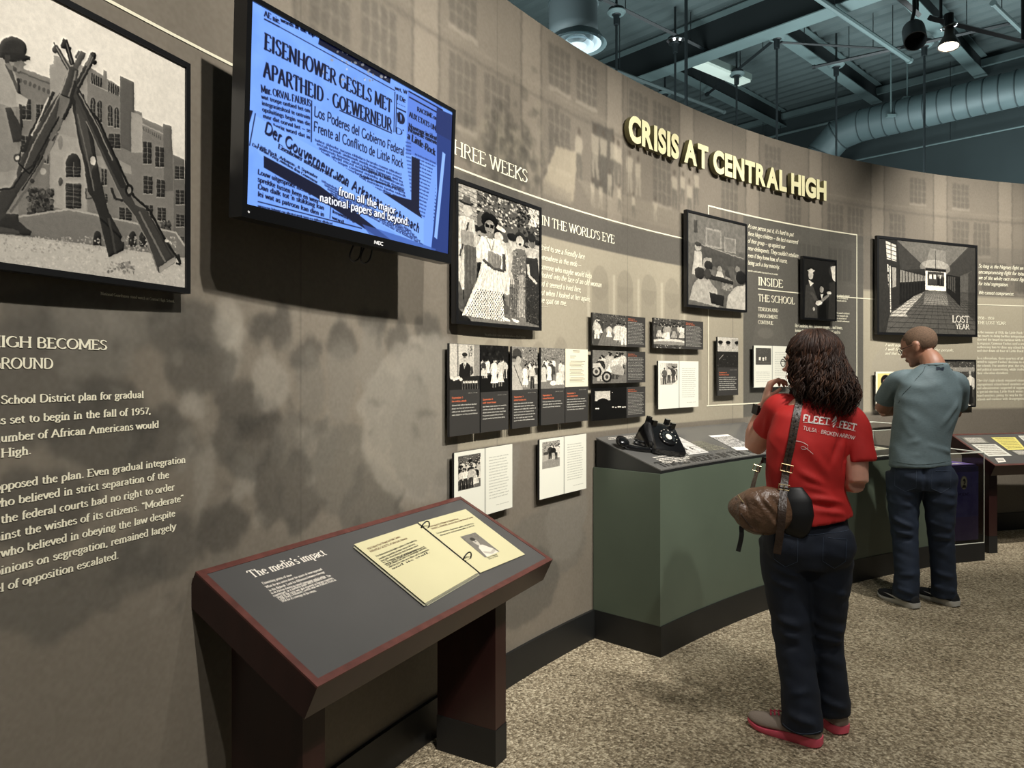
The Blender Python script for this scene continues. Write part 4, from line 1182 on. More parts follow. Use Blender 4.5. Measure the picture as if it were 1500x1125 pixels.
def hall_photo():
    c = Cv(900, 600, (70,) * 3)
    c.map = lambda x, y: (x * 900 / 565.0, y * 600 / 560.0)
    c.rect(0, 0, 565, 560, (58,) * 3)
    c.poly([(100, 0), (520, 0), (390, 150), (260, 150)], (104,) * 3); c.poly([(260, 150), (390, 150), (380, 40), (290, 30)], (128,) * 3)
    c.ell(320, 150, 90, 50, (190,) * 3, .5)
    c.poly([(0, 0), (100, 0), (120, 180), (260, 160), (260, 300), (90, 440), (0, 560)], (44,) * 3)
    c.poly([(115, 175), (262, 205), (262, 290), (115, 390)], (26,) * 3)
    c.poly([(118, 178), (262, 205), (262, 235), (118, 255)], (170,) * 3, .7)
    for i in range(8): c.line([(130 + i * 17, 185), (130 + i * 17, 370 - i * 10)], 4, (40,) * 3)
    c.poly([(38, 10), (95, 30), (98, 130), (38, 118)], (215,) * 3)
    for i in range(4): c.line([(38, 30 + i * 26), (98, 46 + i * 26)], 4, (50,) * 3)
    c.line([(68, 16), (68, 128)], 4, (50,) * 3)
    for i in range(5): c.poly([(44, 150 + i * 58), (54, 152 + i * 58), (54, 196 + i * 58), (46, 196 + i * 58)], (215,) * 3)
    c.poly([(72, 165), (96, 168), (96, 280), (76, 290)], (150,) * 3); c.line([(62, 160), (66, 440)], 6, (225,) * 3)
    c.rect(262, 155, 385, 290, (235,) * 3); c.rect(275, 175, 372, 262, (60,) * 3); c.rect(285, 192, 300, 220, (220,) * 3); c.rect(310, 192, 325, 220, (220,) * 3); c.rect(335, 192, 362, 214, (200,) * 3)
    for x in (332, 340, 355, 366): c.rect(x, 205, x + 7, 262, (20,) * 3); c.ell(x + 3, 200, 4, 6, (90,) * 3)
    c.rect(262, 262, 385, 292, (245,) * 3, .8); c.rect(262, 155, 385, 172, (30,) * 3); c.line([(320, 40), (322, 110), (322, 155)], 3, (30,) * 3)
    c.poly([(385, 185), (470, 195), (470, 430), (385, 300)], (30,) * 3); c.poly([(395, 195), (440, 198), (440, 300), (395, 270)], (90,) * 3, .7)
    for x in (405, 418, 430): c.line([(x, 195), (x, 290)], 4, (24,) * 3)
    c.poly([(470, 190), (545, 150), (545, 500), (470, 430)], (84,) * 3); c.poly([(520, 170), (548, 150), (548, 480), (520, 440)], (60,) * 3)
    # tiled floor in perspective
    fl = [(262, 292), (385, 292), (565, 480), (565, 560), (0, 560), (70, 430)]
    c.poly(fl, (84,) * 3)
    c.poly([(75, 440), (200, 330), (262, 300), (150, 440), (160, 460), (60, 462)], (215,) * 3, .75); c.poly([(262, 292), (385, 292), (400, 380), (250, 380)], (190,) * 3, .5)
    for i in range(26):
        t = (i / 25.0)
        c.line([(262 + 123 * t, 292), (-500 + 1500 * t, 560)], 1.6, (34,) * 3, .8)
    y, st = 292.0, 3.0
    while y < 560:
        c.line([(0, y), (565, y)], 1.2 + st * .08, (34,) * 3, .7); y += st; st *= 1.14
    c.poly([(0, 0), (38, 0), (62, 440), (40, 560), (0, 560)], (48,) * 3)
    c.organic(2.0, 10, 4, .3, .6); c.blur(.9)
    c.text('LOST', (422, 484), (527, 484), 44, (235, 232, 215), thick=.18, thin=.07)
    c.text('YEAR', (443, 526), (527, 526), 34, (235, 232, 215), thick=.18, thin=.07)
    c.grain(6, 1.5, 8); c.gray(); return c
wall_panel('framed_photograph', 'large black framed photograph of a school corridor lettered LOST YEAR', 'picture', 9.305, 10.577, 1.800, 2.638, hall_photo(), off=.05, thick=.02, frame=.022)

def portrait():
    c = Cv(400, 420, (236, 230, 205))
    c.rect(20, 20, 190, 250, (222, 206, 130)); c.ell(105, 100, 52, 66, (26, 22, 22)); c.ell(105, 130, 34, 50, (206, 140, 118)); c.rect(85, 112, 100, 118, (50, 30, 30)); c.rect(110, 112, 125, 118, (50, 30, 30)); c.ell(105, 155, 12, 5, (190, 60, 60)); c.ell(103, 136, 5, 8, (180, 110, 95))
    c.poly([(60, 250), (80, 190), (130, 190), (160, 250)], (232, 228, 214)); c.line([(205, 0), (205, 420)], 3, (120, 116, 104))
    for i in range(9): c.text(words(4, 300 + i), (225, 60 + i * 26), (375, 60 + i * 26), 8, (110, 106, 96), serif=0, thick=.14, thin=.1)
    for i in range(4): c.text(words(4, 320 + i), (25, 290 + i * 24), (180, 290 + i * 24), 8, (110, 106, 96), serif=0, thick=.14, thin=.1)
    c.blur(.7); return c
wall_panel('notebook_board', 'cream board with a colour portrait of a dark haired woman, left of the man', 'panel', 9.306, 9.78, 1.160, 1.486, portrait(), rounded=True)
def protest():
    c = Cv(420, 420, (70,) * 3)
    foliage(c, 0, 0, 420, 120, 200, 51, (25, 60, 120, 180)); c.rect(0, 60, 420, 100, (230,) * 3, .5); crowd(c, 10, 330, 410, 410, 12, 260, 300, 52, (230, 210), (30, 25, 40))
    c.poly([(300, 330), (370, 325), (372, 420), (300, 420)], (235,) * 3); c.text('INT', (305, 380), (365, 380), 34, (20, 20, 20), serif=0, thick=.2, thin=.2)
    c.poly([(350, 140), (375, 130), (390, 250), (385, 410), (350, 410)], (28,) * 3); c.ell(365, 110, 14, 20, (180,) * 3); c.poly([(352, 135), (380, 135), (384, 230), (352, 230)], (235,) * 3)
    c.blur(.9); c.grain(9, 1.5, 5); c.gray(); return c
wall_panel('framed_photograph', 'black framed protest photograph partly hidden behind the man\'s right shoulder', 'picture', 10.10, 10.573, 1.162, 1.594, protest(), off=.04, thick=.016, frame=.012)

# --- the big rifle photograph at the left edge (drawn in the photograph's own coordinates, zoomed x2.5)
def rifle_photo(sa, sb, ha, hb):
    W, H = 1300, int(1300 * (hb - ha) / (sb - sa))
    c = Cv(W, H, (205,) * 3)
    def mp(x, y):
        s, h = wall_sh(x / 2.5, y / 2.5, .045)
        return ((s - sa) / (sb - sa) * W, (hb - h) / (hb - ha) * H)
    c.p = np.zeros((H, W, 3), np.float32) + (np.linspace(216, 190, H)[:, None, None] + (fbm(H, W, 160, 9, 3) - .5)[..., None] * 26)
    c.map = mp
    G = lambda v: (v,) * 3
    # school
    c.poly([(-60, 210), (40, 245), (165, 290), (165, 240), (180, 238), (180, 205), (232, 225), (305, 250), (318, 252), (365, 280), (365, 258), (378, 265), (378, 290), (428, 320), (428, 280), (480, 303), (482, 405), (510, 415), (512, 432), (590, 465), (592, 453), (623, 463), (628, 565), (673, 585), (680, 930), (-60, 930)], G(112))
    c.poly([(165, 290), (165, 240), (180, 238), (180, 205), (232, 225), (305, 250), (305, 780), (165, 760)], G(140))
    c.poly([(428, 280), (480, 303), (482, 405), (475, 560), (430, 540)], G(84)); c.poly([(592, 453), (623, 463), (628, 565), (630, 700), (594, 700)], G(92))
    c.poly([(632, 570), (673, 585), (680, 930), (632, 900)], G(92)); c.poly([(165, 480), (300, 520), (300, 780), (165, 760)], G(150)); c.poly([(470, 410), (512, 425), (512, 560), (470, 560)], G(150))
    c.line([(40, 262), (165, 310)], 5, G(80)); c.line([(315, 305), (365, 330), (428, 352)], 4, G(150)); c.line([(512, 455), (592, 492)], 5, G(150))
    for i in range(7): c.ell(58 + i * 17, 298 + i * 7, 6, 9, G(78))
    for i in range(9): c.line([(518 + i * 8, 466 + i * 4), (518 + i * 8, 480 + i * 4)], 3, G(70))
    for x0, y0, n, dx in ((320, 270, 5, 8.5), (384, 300, 5, 8.5)):
        for i in range(n): c.poly([(x0 + i * dx, y0 + i * 4), (x0 + 5 + i * dx, y0 + 2 + i * 4), (x0 + 5 + i * dx, y0 + 40 + i * 3.5), (x0 + i * dx, y0 + 38 + i * 3.5)], G(34))
    def win(x0, y0, x1, y1, arch=False, sk=3):
        c.poly([(x0, y0), (x1, y0 + sk), (x1, y1 + sk * .5), (x0, y1)], G(40))
        if arch: c.ell((x0 + x1) / 2, y0 + 2, (x1 - x0) / 2, (x1 - x0) * .7, G(40))
        mx = (x0 + x1) / 2
        c.line([(mx, y0 - (6 if arch else 0)), (mx, y1)], 2.2, G(150), .8)
        for k in (1, 2, 3): c.line([(x0, y0 + (y1 - y0) * k / 4), (x1, y0 + (y1 - y0) * k / 4 + sk)], 1.5, G(140), .7)
        c.rect(x0 - 2, y1, x1 + 2, y1 + 4, G(165), .8)
    for a in [(317, 372, 335, 425), (343, 380, 359, 450), (382, 398, 399, 462), (406, 405, 423, 470), (280, 352, 293, 400)]: win(*a, arch=True)
    for a in [(58, 365, 96, 440), (115, 385, 145, 450), (385, 490, 428, 545), (515, 520, 547, 600), (562, 538, 594, 612), (517, 645, 551, 710), (567, 658, 598, 722), (525, 750, 552, 800), (570, 760, 602, 808),
              (637, 608, 672, 655), (640, 695, 672, 748), (642, 785, 672, 830), (640, 865, 672, 890), (60, 500, 92, 560), (358, 620, 378, 680), (362, 710, 380, 745), (145, 560, 160, 600)]: win(*a)
    win(225, 600, 280, 650, True); win(224, 672, 282, 765); win(425, 760, 472, 808)
    for i in range(6): c.line([(224, 672 + i * 16), (282, 678 + i * 16)], 1.5, G(110))
    c.ell(205, 525, 9, 26, G(120)); c.ell(205, 668, 8, 16, G(70)); c.ell(493, 620, 7, 20, G(110)); c.poly([(285, 560), (430, 590), (470, 610), (470, 640), (285, 600)], G(150), .7)
    foliage(c, 85, 690, 175, 785, 420, 61, (30, 50, 70, 100), (3, 9)); foliage(c, 585, 810, 620, 850, 60, 62, (30, 50, 70), (3, 7))
    # retaining wall, ground
    c.poly([(-60, 800), (50, 795), (230, 768), (240, 765), (470, 812), (640, 850), (676, 900), (676, 945), (560, 930), (120, 880), (-60, 860)], G(108))
    c.line([(-60, 802), (50, 795), (235, 768), (470, 815), (640, 852), (676, 902)], 7, G(160))
    for x in (342, 475, 515): c.ell(x, 872, 15, 24, G(38)); c.rect(x - 15, 875, x + 15, 905, G(38))
    c.poly([(-60, 855), (120, 872), (560, 928), (690, 948), (690, 1080), (-60, 1010)], G(176))
    foliage(c, -40, 868, 640, 925, 500, 63, (140, 155, 180, 195), (2, 5)); foliage(c, -40, 940, 680, 1060, 900, 64, (160, 170, 185, 195), (2, 6)); foliage(c, 380, 960, 480, 1000, 60, 65, (90, 130), (3, 7))
    # guardsman
    c.poly([(-30, 215), (20, 225), (45, 300), (52, 350), (80, 370), (78, 392), (30, 395), (-30, 400)], G(150)); c.poly([(-30, 380), (40, 400), (52, 640), (48, 790), (-30, 790)], G(126))
    c.poly([(0, 240), (14, 235), (60, 350), (48, 352)], G(70)); c.poly([(0, 400), (20, 395), (62, 470), (60, 520), (30, 525)], G(50)); c.line([(48, 290), (62, 470)], 9, G(40)); c.poly([(40, 340), (85, 368), (78, 392), (40, 380)], G(165))
    c.ell(36, 228, 34, 38, G(112)); c.ell(26, 232, 8, 13, G(140)); c.poly([(44, 216), (78, 220), (76, 228), (46, 228)], G(52)); c.ell(62, 233, 5, 3, G(30)); c.line([(58, 254), (70, 252)], 3, G(50)); c.poly([(30, 245), (60, 266), (50, 272), (28, 262)], G(70)); c.poly([(60, 225), (78, 240), (70, 246), (62, 262), (40, 268)], G(118)); c.ell(28, 185, 52, 46, G(46)); c.poly([(-20, 196), (60, 200), (92, 212), (94, 224), (70, 222), (-20, 216)], G(40)); c.poly([(0, 205), (20, 205), (16, 235), (0, 235)], G(60))
    c.poly([(6, 785), (48, 785), (52, 815), (98, 850), (92, 864), (20, 858), (-30, 850), (-30, 790)], G(44)); c.poly([(-30, 830), (50, 845), (54, 858), (-30, 858)], G(70))
    # stacked rifles
    def rod(p, w, v): c.line(p, w, G(v))
    rod([(185, 170), (240, 262)], 16, 62); rod([(222, 150), (250, 240)], 17, 34); c.poly([(216, 145), (232, 152), (228, 172), (246, 178), (242, 190), (205, 178), (205, 170)], G(30)); c.ell(185, 185, 10, 14, G(60)); rod([(180, 160), (196, 200)], 5, 50)
    c.poly([(232, 250), (262, 300), (292, 360), (320, 450), (336, 560), (352, 650), (384, 775), (398, 800), (445, 882), (440, 918), (386, 942), (366, 870), (348, 790), (330, 740), (306, 700), (292, 600), (268, 500), (250, 400)], G(40))
    c.poly([(262, 330), (300, 450), (330, 600), (318, 640), (290, 560), (262, 430)], G(64)); c.line([(352, 800), (445, 884)], 7, G(24)); c.ell(326, 590, 11, 16, G(190)); rod([(300, 690), (300, 730), (322, 728)], 6, 60); c.ell(440, 878, 9, 10, G(120))
    rod([(330, 200), (262, 330)], 24, 40); rod([(318, 205), (300, 245)], 8, 90); c.ell(332, 232, 8, 8, G(30)); rod([(322, 196), (336, 200), (330, 214)], 6, 20)
    c.poly([(258, 318), (270, 326), (332, 430), (410, 580), (450, 680), (487, 752), (522, 765), (560, 820), (640, 945), (636, 962), (578, 1000), (566, 985), (530, 880), (482, 790), (440, 740), (372, 600), (300, 445), (250, 350)], G(58))
    c.poly([(270, 326), (332, 430), (410, 580), (455, 690), (430, 690), (370, 570), (300, 420), (262, 340)], G(40)); c.poly([(575, 980), (636, 940), (640, 958), (578, 1000)], G(150)); c.line([(300, 445), (372, 600), (440, 740), (482, 790), (530, 880), (570, 990)], 4, G(120))
    rod([(310, 402), (345, 440), (440, 640), (480, 720), (540, 770), (600, 880), (658, 960)], 9, 28); rod([(650, 930), (658, 968), (640, 965)], 8, 30); c.ell(462, 698, 16, 24, G(30)); c.ell(462, 698, 8, 13, G(120)); rod([(395, 690), (410, 730), (440, 735)], 9, 40); c.ell(605, 882, 8, 6, G(200))
    rod([(275, 345), (345, 470), (400, 590)], 5, 118); rod([(500, 775), (540, 850), (600, 960)], 7, 104); rod([(545, 800), (585, 870), (625, 940)], 5, 44); rod([(268, 420), (300, 560), (330, 700)], 5, 96); rod([(385, 800), (400, 870), (410, 930)], 8, 62)
    rod([(188, 176), (238, 262)], 4, 130); rod([(226, 160), (248, 236)], 4, 90); rod([(326, 210), (268, 320)], 5, 96)
    # front rifle, lower left
    rod([(290, 195), (256, 260)], 22, 74); rod([(275, 190), (262, 215)], 8, 60)
    c.poly([(238, 250), (252, 246), (272, 262), (266, 310), (240, 380), (200, 480), (180, 500), (130, 590), (60, 690), (0, 790), (-60, 860), (-60, 740), (0, 690), (40, 640), (60, 580), (100, 500), (165, 390), (205, 340), (220, 290)], G(56))
    rod([(262, 262), (250, 320), (215, 410)], 7, 110); rod([(195, 490), (150, 580), (90, 680), (20, 780)], 9, 92); rod([(185, 500), (120, 610), (60, 700)], 4, 30)
    c.poly([(205, 345), (240, 366), (205, 465), (170, 520), (160, 505), (190, 440)], G(100)); c.line([(200, 345), (238, 362)], 4, G(30)); c.line([(235, 258), (205, 345), (150, 450), (100, 540), (60, 640)], 5, G(135))
    rod([(180, 340), (150, 400), (100, 480), (70, 560)], 13, 40); rod([(160, 360), (130, 430), (98, 500)], 6, 190); rod([(200, 430), (150, 520), (100, 610), (60, 640)], 6, 30); rod([(260, 300), (240, 390), (215, 440)], 12, 34)
    c.poly([(140, 570), (165, 515), (180, 520), (165, 560), (148, 590)], G(120)); c.ell(140, 630, 12, 12, G(160)); c.ell(45, 580, 15, 15, G(60)); c.ell(45, 580, 8, 8, G(190)); c.ell(100, 665, 9, 9, G(50))
    c.poly([(-60, 640), (40, 625), (44, 650), (20, 690), (-60, 710)], G(140)); rod([(60, 640), (30, 690), (-30, 700)], 7, 24); rod([(60, 540), (50, 600), (90, 640), (130, 570)], 5, 26)
    c.organic(2.2, 10, 4, .10, .7); c.blur(.8); c.grain(7, 1.6, 9); c.gray((1.0, .965, .90)); return c
wall_panel('framed_photograph', 'big black framed photograph of stacked rifles before a brick school, at far left', 'picture', 2.46, 3.430, 1.700, 2.292, rifle_photo(2.46 + .014, 3.430 - .014, 1.714, 2.278), off=.045, thick=.022, frame=.014)
# ------------------------------------------------------------------ flat screen on its wall bracket
def homog(src, dst):
    A = []
    for (x, y), (u, v) in zip(src, dst):
        A.append([x, y, 1, 0, 0, 0, -u * x, -u * y, -u]); A.append([0, 0, 0, x, y, 1, -v * x, -v * y, -v])
    h = np.linalg.svd(np.array(A, float))[2][-1].reshape(3, 3)
    def f(x, y):
        w = h[2, 0] * x + h[2, 1] * y + h[2, 2]
        return ((h[0, 0] * x + h[0, 1] * y + h[0, 2]) / w, (h[1, 0] * x + h[1, 1] * y + h[1, 2]) / w)
    return f

def screen_image():
    W, H = 1400, 800
    c = Cv(W, H, (118, 163, 250))
    c.map = homog([(157, 10), (968, 480), (948, 1062), (133, 838)], [(0, 0), (W, 0), (W, H), (0, H)])
    ink = (8, 14, 40); mid = (40, 66, 140)
    SE = dict(thick=.26, thin=.09, serif=.12, phi=0); BO = dict(thick=.30, thin=.10, serif=.12, phi=0)
    c.p += ((fbm(H, W, 90, 4, 4) - .5) * 26)[..., None]
    def T(t, a, b, h, col=ink, **k): c.text(t, a, b, h, col, **k)
    def tiny(p0, p1, dy, n, h, seed, col=(20, 34, 84), **k):
        for i in range(n):
            T(words(6, seed + i, 3, 8), (p0[0], p0[1] + dy * i), (p1[0], p1[1] + dy * i), h, col, **(k or dict(thick=.22, thin=.12, serif=0)))
    # dark page edge along the top right
    c.poly([(430, 165), (720, 320), (715, 356), (425, 190)], ink)
    foliage(c, 440, 170, 720, 350, 60, 5, (90, 150, 210), (3, 8))
    T('AE nie.', (208, 72), (272, 106), 22, **SE); T('words at the top', (275, 96), (410, 160), 16, **BO); c.line([(208, 84), (270, 118)], 5, ink); c.line([(270, 118), (735, 385)], 3, ink)
    T('EISENHOWER GESELS MET', (208, 205), (722, 476), 62, **dict(thick=.27, thin=.08, serif=.12, phi=0, track=.05))
    T('APARTHEID - GOEWERNEUR', (204, 318), (722, 552), 60, **dict(thick=.27, thin=.08, serif=.12, phi=0, track=.05))
    T('Mnr. ORVAL FAUBUS', (195, 382), (395, 445), 28, **SE)
    for i, t in enumerate(['wat troepe ontbied het om', 'integrasieskool te ontruim', 'opsluitings begin van die', 'mnr dat oorval het _ se', 'hoe berig word dat in']):
        T(t, (196 + i * 2, 408 + i * 26), (392, 470 + i * 27), 16, **dict(thick=.24, thin=.12, serif=.05))
    c.line([(398, 420), (396, 590)], 4, ink); c.line([(510, 462), (722, 560)], 4, ink); c.line([(735, 390), (730, 556)], 3, ink); c.line([(742, 400), (738, 556)], 3, ink)
    # right hand columns
    T('wet, W', (735, 380), (785, 402), 18, **SE); T('$ Dié'.replace('é', 'e').replace('$', 'J'), (742, 420), (778, 436), 24, **SE); T('*****', (742, 445), (778, 462), 20, **BO); c.line([(740, 455), (780, 475)], 5, ink)
    T('D', (748, 515), (772, 520), 46, **dict(thick=.5, thin=.2, serif=.1)); T("D'", (736, 560), (772, 572), 30, serif=0)
    c.poly([(788, 385), (925, 455), (915, 700), (780, 640)], (92, 130, 220)); c.line([(790, 388), (930, 470)], 5, ink); c.line([(792, 412), (928, 490)], 5, ink)
    T('RACISME ou', (825, 470), (905, 510), 22, **BO); T('AUX ETATS-UNIS', (792, 492), (912, 560), 26, **BO); T('Nouveaux incidents', (790, 538), (910, 596), 24, **BO); T('Nouvelle emeute', (788, 552), (908, 612), 22, **BO); T('a Little-Rock', (785, 582), (898, 655), 34, **BO)
    tiny((778, 600), (800, 606), 15, 14, 9, 70); tiny((815, 650), (900, 690), 15, 17, 10, 90)
    c.poly([(802, 655), (835, 672), (832, 880), (800, 840)], ink)
    # the Spanish cutting lying over it
    c.poly([(400, 440), (775, 620), (800, 832), (680, 800), (405, 600)], (124, 168, 250))
    T('Los Poderes del Gobierno Federal', (406, 482), (772, 655), 44, **dict(thick=.15, thin=.13, serif=0, phi=0)); T('Frente al Conflicto de Little Rock', (404, 545), (768, 705), 44, **dict(thick=.15, thin=.13, serif=0, phi=0))
    for i in range(8): T(words(7, 400 + i), (410 + i * 8, 585 + i * 17), (760 + i * 3, 735 + i * 15), 12, (20, 34, 84), thick=.22, thin=.12, serif=0)
    T('La Opinion de Hughes', (600, 705), (720, 755), 15, **SE); T('Segun la opinion de nuestros', (590, 735), (770, 800), 12, **SE)
    # dark wedge and the German page
    c.poly([(130, 450), (162, 458), (150, 500), (142, 600), (133, 600)], ink)
    c.poly([(400, 610), (680, 800), (800, 836), (832, 880), (850, 930), (700, 840)], ink)
    c.poly([(160, 470), (420, 620), (870, 930), (850, 1036), (720, 960), (210, 660), (130, 560)], (128, 172, 252))
    c.line([(172, 468), (148, 600)], 4, ink)
    T('Der Gouverneur von Arkansas weicht nach', (206, 545), (832, 972), 46, **dict(thick=.27, thin=.10, serif=.10, phi=50, track=.05))
    T('Eisenhower informiert sich uber die', (262, 612), (540, 772), 19, **SE)
    T('Little Rock (Arkansas), 8. September', (180, 605), (420, 740), 13, **SE); T('Der kleine Krieg zwischen dem Gouverneur', (158, 600), (420, 760), 12, **SE)
    for i in range(5): T(words(8, 500 + i), (436 + i * 12, 752 + i * 17), (800 + i * 12, 968 + i * 14), 11, (20, 34, 84), thick=.22, thin=.12, serif=0)
    # dark diagonal, lower left page with its column of text
    c.poly([(205, 642), (430, 770), (560, 870), (720, 1000), (700, 1010), (420, 820), (205, 690)], ink)
    for i, t in enumerate(['Louw uitgesproke mening van', 'sprekke tussen heen en weer', 'Dan dalk tot \'n skikking kan', 'lei wat as patroon kan dien in']):
        T(t, (180, 715 + i * 30), (425 + 22 * (i > 1), 815 + i * 27), 19, **dict(thick=.24, thin=.12, serif=.08))
    T('leeuwaardig word', (480, 880), (610, 940), 14, **SE); T('word.', (478, 905), (530, 928), 14, **SE); c.line([(180, 828), (600, 948)], 4, ink); T(words(9, 77), (180, 850), (480, 930), 10, **SE); c.line([(474, 850), (470, 905)], 3, ink)
    # far right strip of dark background
    c.poly([(905, 560), (970, 500), (970, 1080), (880, 1045), (905, 800)], (30, 54, 120)); c.poly([(928, 640), (940, 650), (905, 1000), (893, 990)], (140, 180, 252)); c.poly([(850, 930), (890, 700), (905, 700), (880, 1045), (850, 1036)], (118, 160, 246))
    c.poly([(905, 460), (970, 490), (970, 600), (900, 560)], (26, 44, 100))
    c.poly([(600, 930), (760, 985), (900, 1040), (890, 1070), (640, 990)], (60, 92, 170), .8)
    c.blur(1.3)
    # white subtitles
    for dx, dy in ((-3, 2), (3, 2), (0, 4)):
        T('from all the major', (505 + dx, 808 + dy), (735 + dx, 893 + dy), 38, ink, thick=.2, thin=.2, serif=0); T('national papers and beyond.', (428 + dx, 832 + dy), (790 + dx, 940 + dy), 38, ink, thick=.2, thin=.2, serif=0)
    T('from all the major', (505, 808), (735, 893), 38, (245, 248, 255), thick=.17, thin=.17, serif=0); T('national papers and beyond.', (428, 832), (790, 940), 38, (245, 248, 255), thick=.17, thin=.17, serif=0)
    c.blur(.5)
    return c
M_SCREEN = print_mat('screen_picture', screen_image(), rough=.12, emit=.95)
M_TV = mat('screen_housing', (12, 12, 13), .28)
M_LOGO = mat('logo_print', (200, 200, 200), .4)
BL, BR = Vector((-.684, 1.79, 1.897)), Vector((-.2265, 2.6, 1.886))
BL.z = BR.z = 1.8915
u = (BR - BL).normalized(); n0 = Vector((u.y, -u.x, 0))
tl = math.radians(2.2)
vv = Vector((0, 0, math.cos(tl))) + n0 * math.sin(tl); nn = u.cross(vv) ; 
if nn.dot(n0) < 0: nn = -nn
TWd, THt = (BR - BL).length, .560
tv = thing('flat_screen', 'black flat screen television showing blue newspaper headlines, tilted off the wall', 'television', BL.lerp(BR, .5))
TM = Matrix(((u.x, vv.x, nn.x, 0), (u.y, vv.y, nn.y, 0), (u.z, vv.z, nn.z, 0), (0, 0, 0, 1)))
w2 = TWd / 2
bm = bmesh.new(); box(bm, -w2, w2, 0, THt, -.045, -.004, TM); obj('housing', bm, M_TV, tv, bevel=.003)
bm = bmesh.new(); box(bm, -w2 + .12, w2 - .12, .06, THt - .1, -.075, -.045, TM); obj('rear_cover', bm, M_TV, tv, bevel=.004)
b0, b1, bb = .016, .016, .034
bm = bmesh.new()
box(bm, -w2, w2, 0, bb, -.004, .004, TM); box(bm, -w2, w2, THt - .014, THt, -.004, .004, TM)
box(bm, -w2, -w2 + b0, bb, THt - .014, -.004, .004, TM); box(bm, w2 - b1, w2, bb, THt - .014, -.004, .004, TM)
bez = obj('bezel', bm, M_TV, tv, bevel=.0012)
quad_print('display', [TM @ Vector(p) for p in ((-w2 + b0, bb, -.001), (w2 - b1, bb, -.001), (w2 - b1, THt - .014, -.001), (-w2 + b0, THt - .014, -.001))], M_SCREEN, tv)
q = fit_text('NEC', -.022 + .06, .022 + .06, .009, .010, thick=.26, thin=.2, serif=0)
quads_mesh('maker_mark', q, lambda x, y: TM @ Vector((x, y, .0048)), M_LOGO, bez)
bm = bmesh.new(); lathe(bm, [(.003, 0), (.003, .001)], n=10); bmesh.ops.transform(bm, matrix=TM @ Matrix.Translation((-w2 + .02, .015, .0045)), verts=bm.verts[:]); obj('indicator', bm, M_LOGO, bez)
# arm to the wall
arm = bmesh.new()
c0 = TM @ Vector((0, .28, -.07)) + tv.location
sc_ = RW * (PI - math.atan2(c0.y - CY, c0.x - CX))
wp = wpt(sc_, c0.z, .012)
loc = tv.location
tube(arm, [c0 - loc, wp - loc], .02, 8); obj('bracket_arm', arm, M_FRAME, tv)
bm = bmesh.new()
tt, wn = wtan(sc_), wnor(sc_)
Bm = Matrix(((tt.x, 0, wn.x, 0), (tt.y, 0, wn.y, 0), (0, 1, 0, 0), (0, 0, 0, 1)))
box(bm, -.15, .15, -.12, .12, -.011, .0, Matrix.Translation(wp - loc) @ Bm); obj('wall_plate', bm, M_FRAME, tv)
cab = bmesh.new()
for k in (0, 1):
    p = smooth_path([TM @ Vector((.02 + .05 * k, .03, -.05)), TM @ Vector((.0 + .05 * k, -.03, -.06)), TM @ Vector((.03 + .05 * k, -.045, -.07)), TM @ Vector((.06 + .05 * k, -.02, -.07)), TM @ Vector((.06 + .05 * k, .06, -.06))], 6)
    tube(cab, p, .003, 6)
obj('power_cable', cab, M_FRAME, tv)
# the meshes above were built around the base point
# ------------------------------------------------------------------ sloping reading desks
M_WOOD = mat('mahogany', (44, 22, 20), .32, noise=.25, scale=14, stretch=(1, 1, .15), spec=.5)
M_WOODE = mat('mahogany_rim', (86, 48, 42), .42, noise=.25, scale=30, stretch=(1, 1, .3))
M_PANEL = mat('desk_graphic', (74, 73, 72), .30, noise=.06, scale=4)
M_PAGE = mat('laminated_page', (198, 191, 152), .22, noise=.02, scale=5)
M_PAGEE = mat('laminate_edge', (150, 148, 128), .25)
M_RING = mat('black_ring', (14, 14, 14), .3)
M_INK = mat('brown_ink', (92, 60, 40), .5)
M_INK2 = mat('black_ink', (40, 38, 34), .5)
SLOPE = math.radians(26)

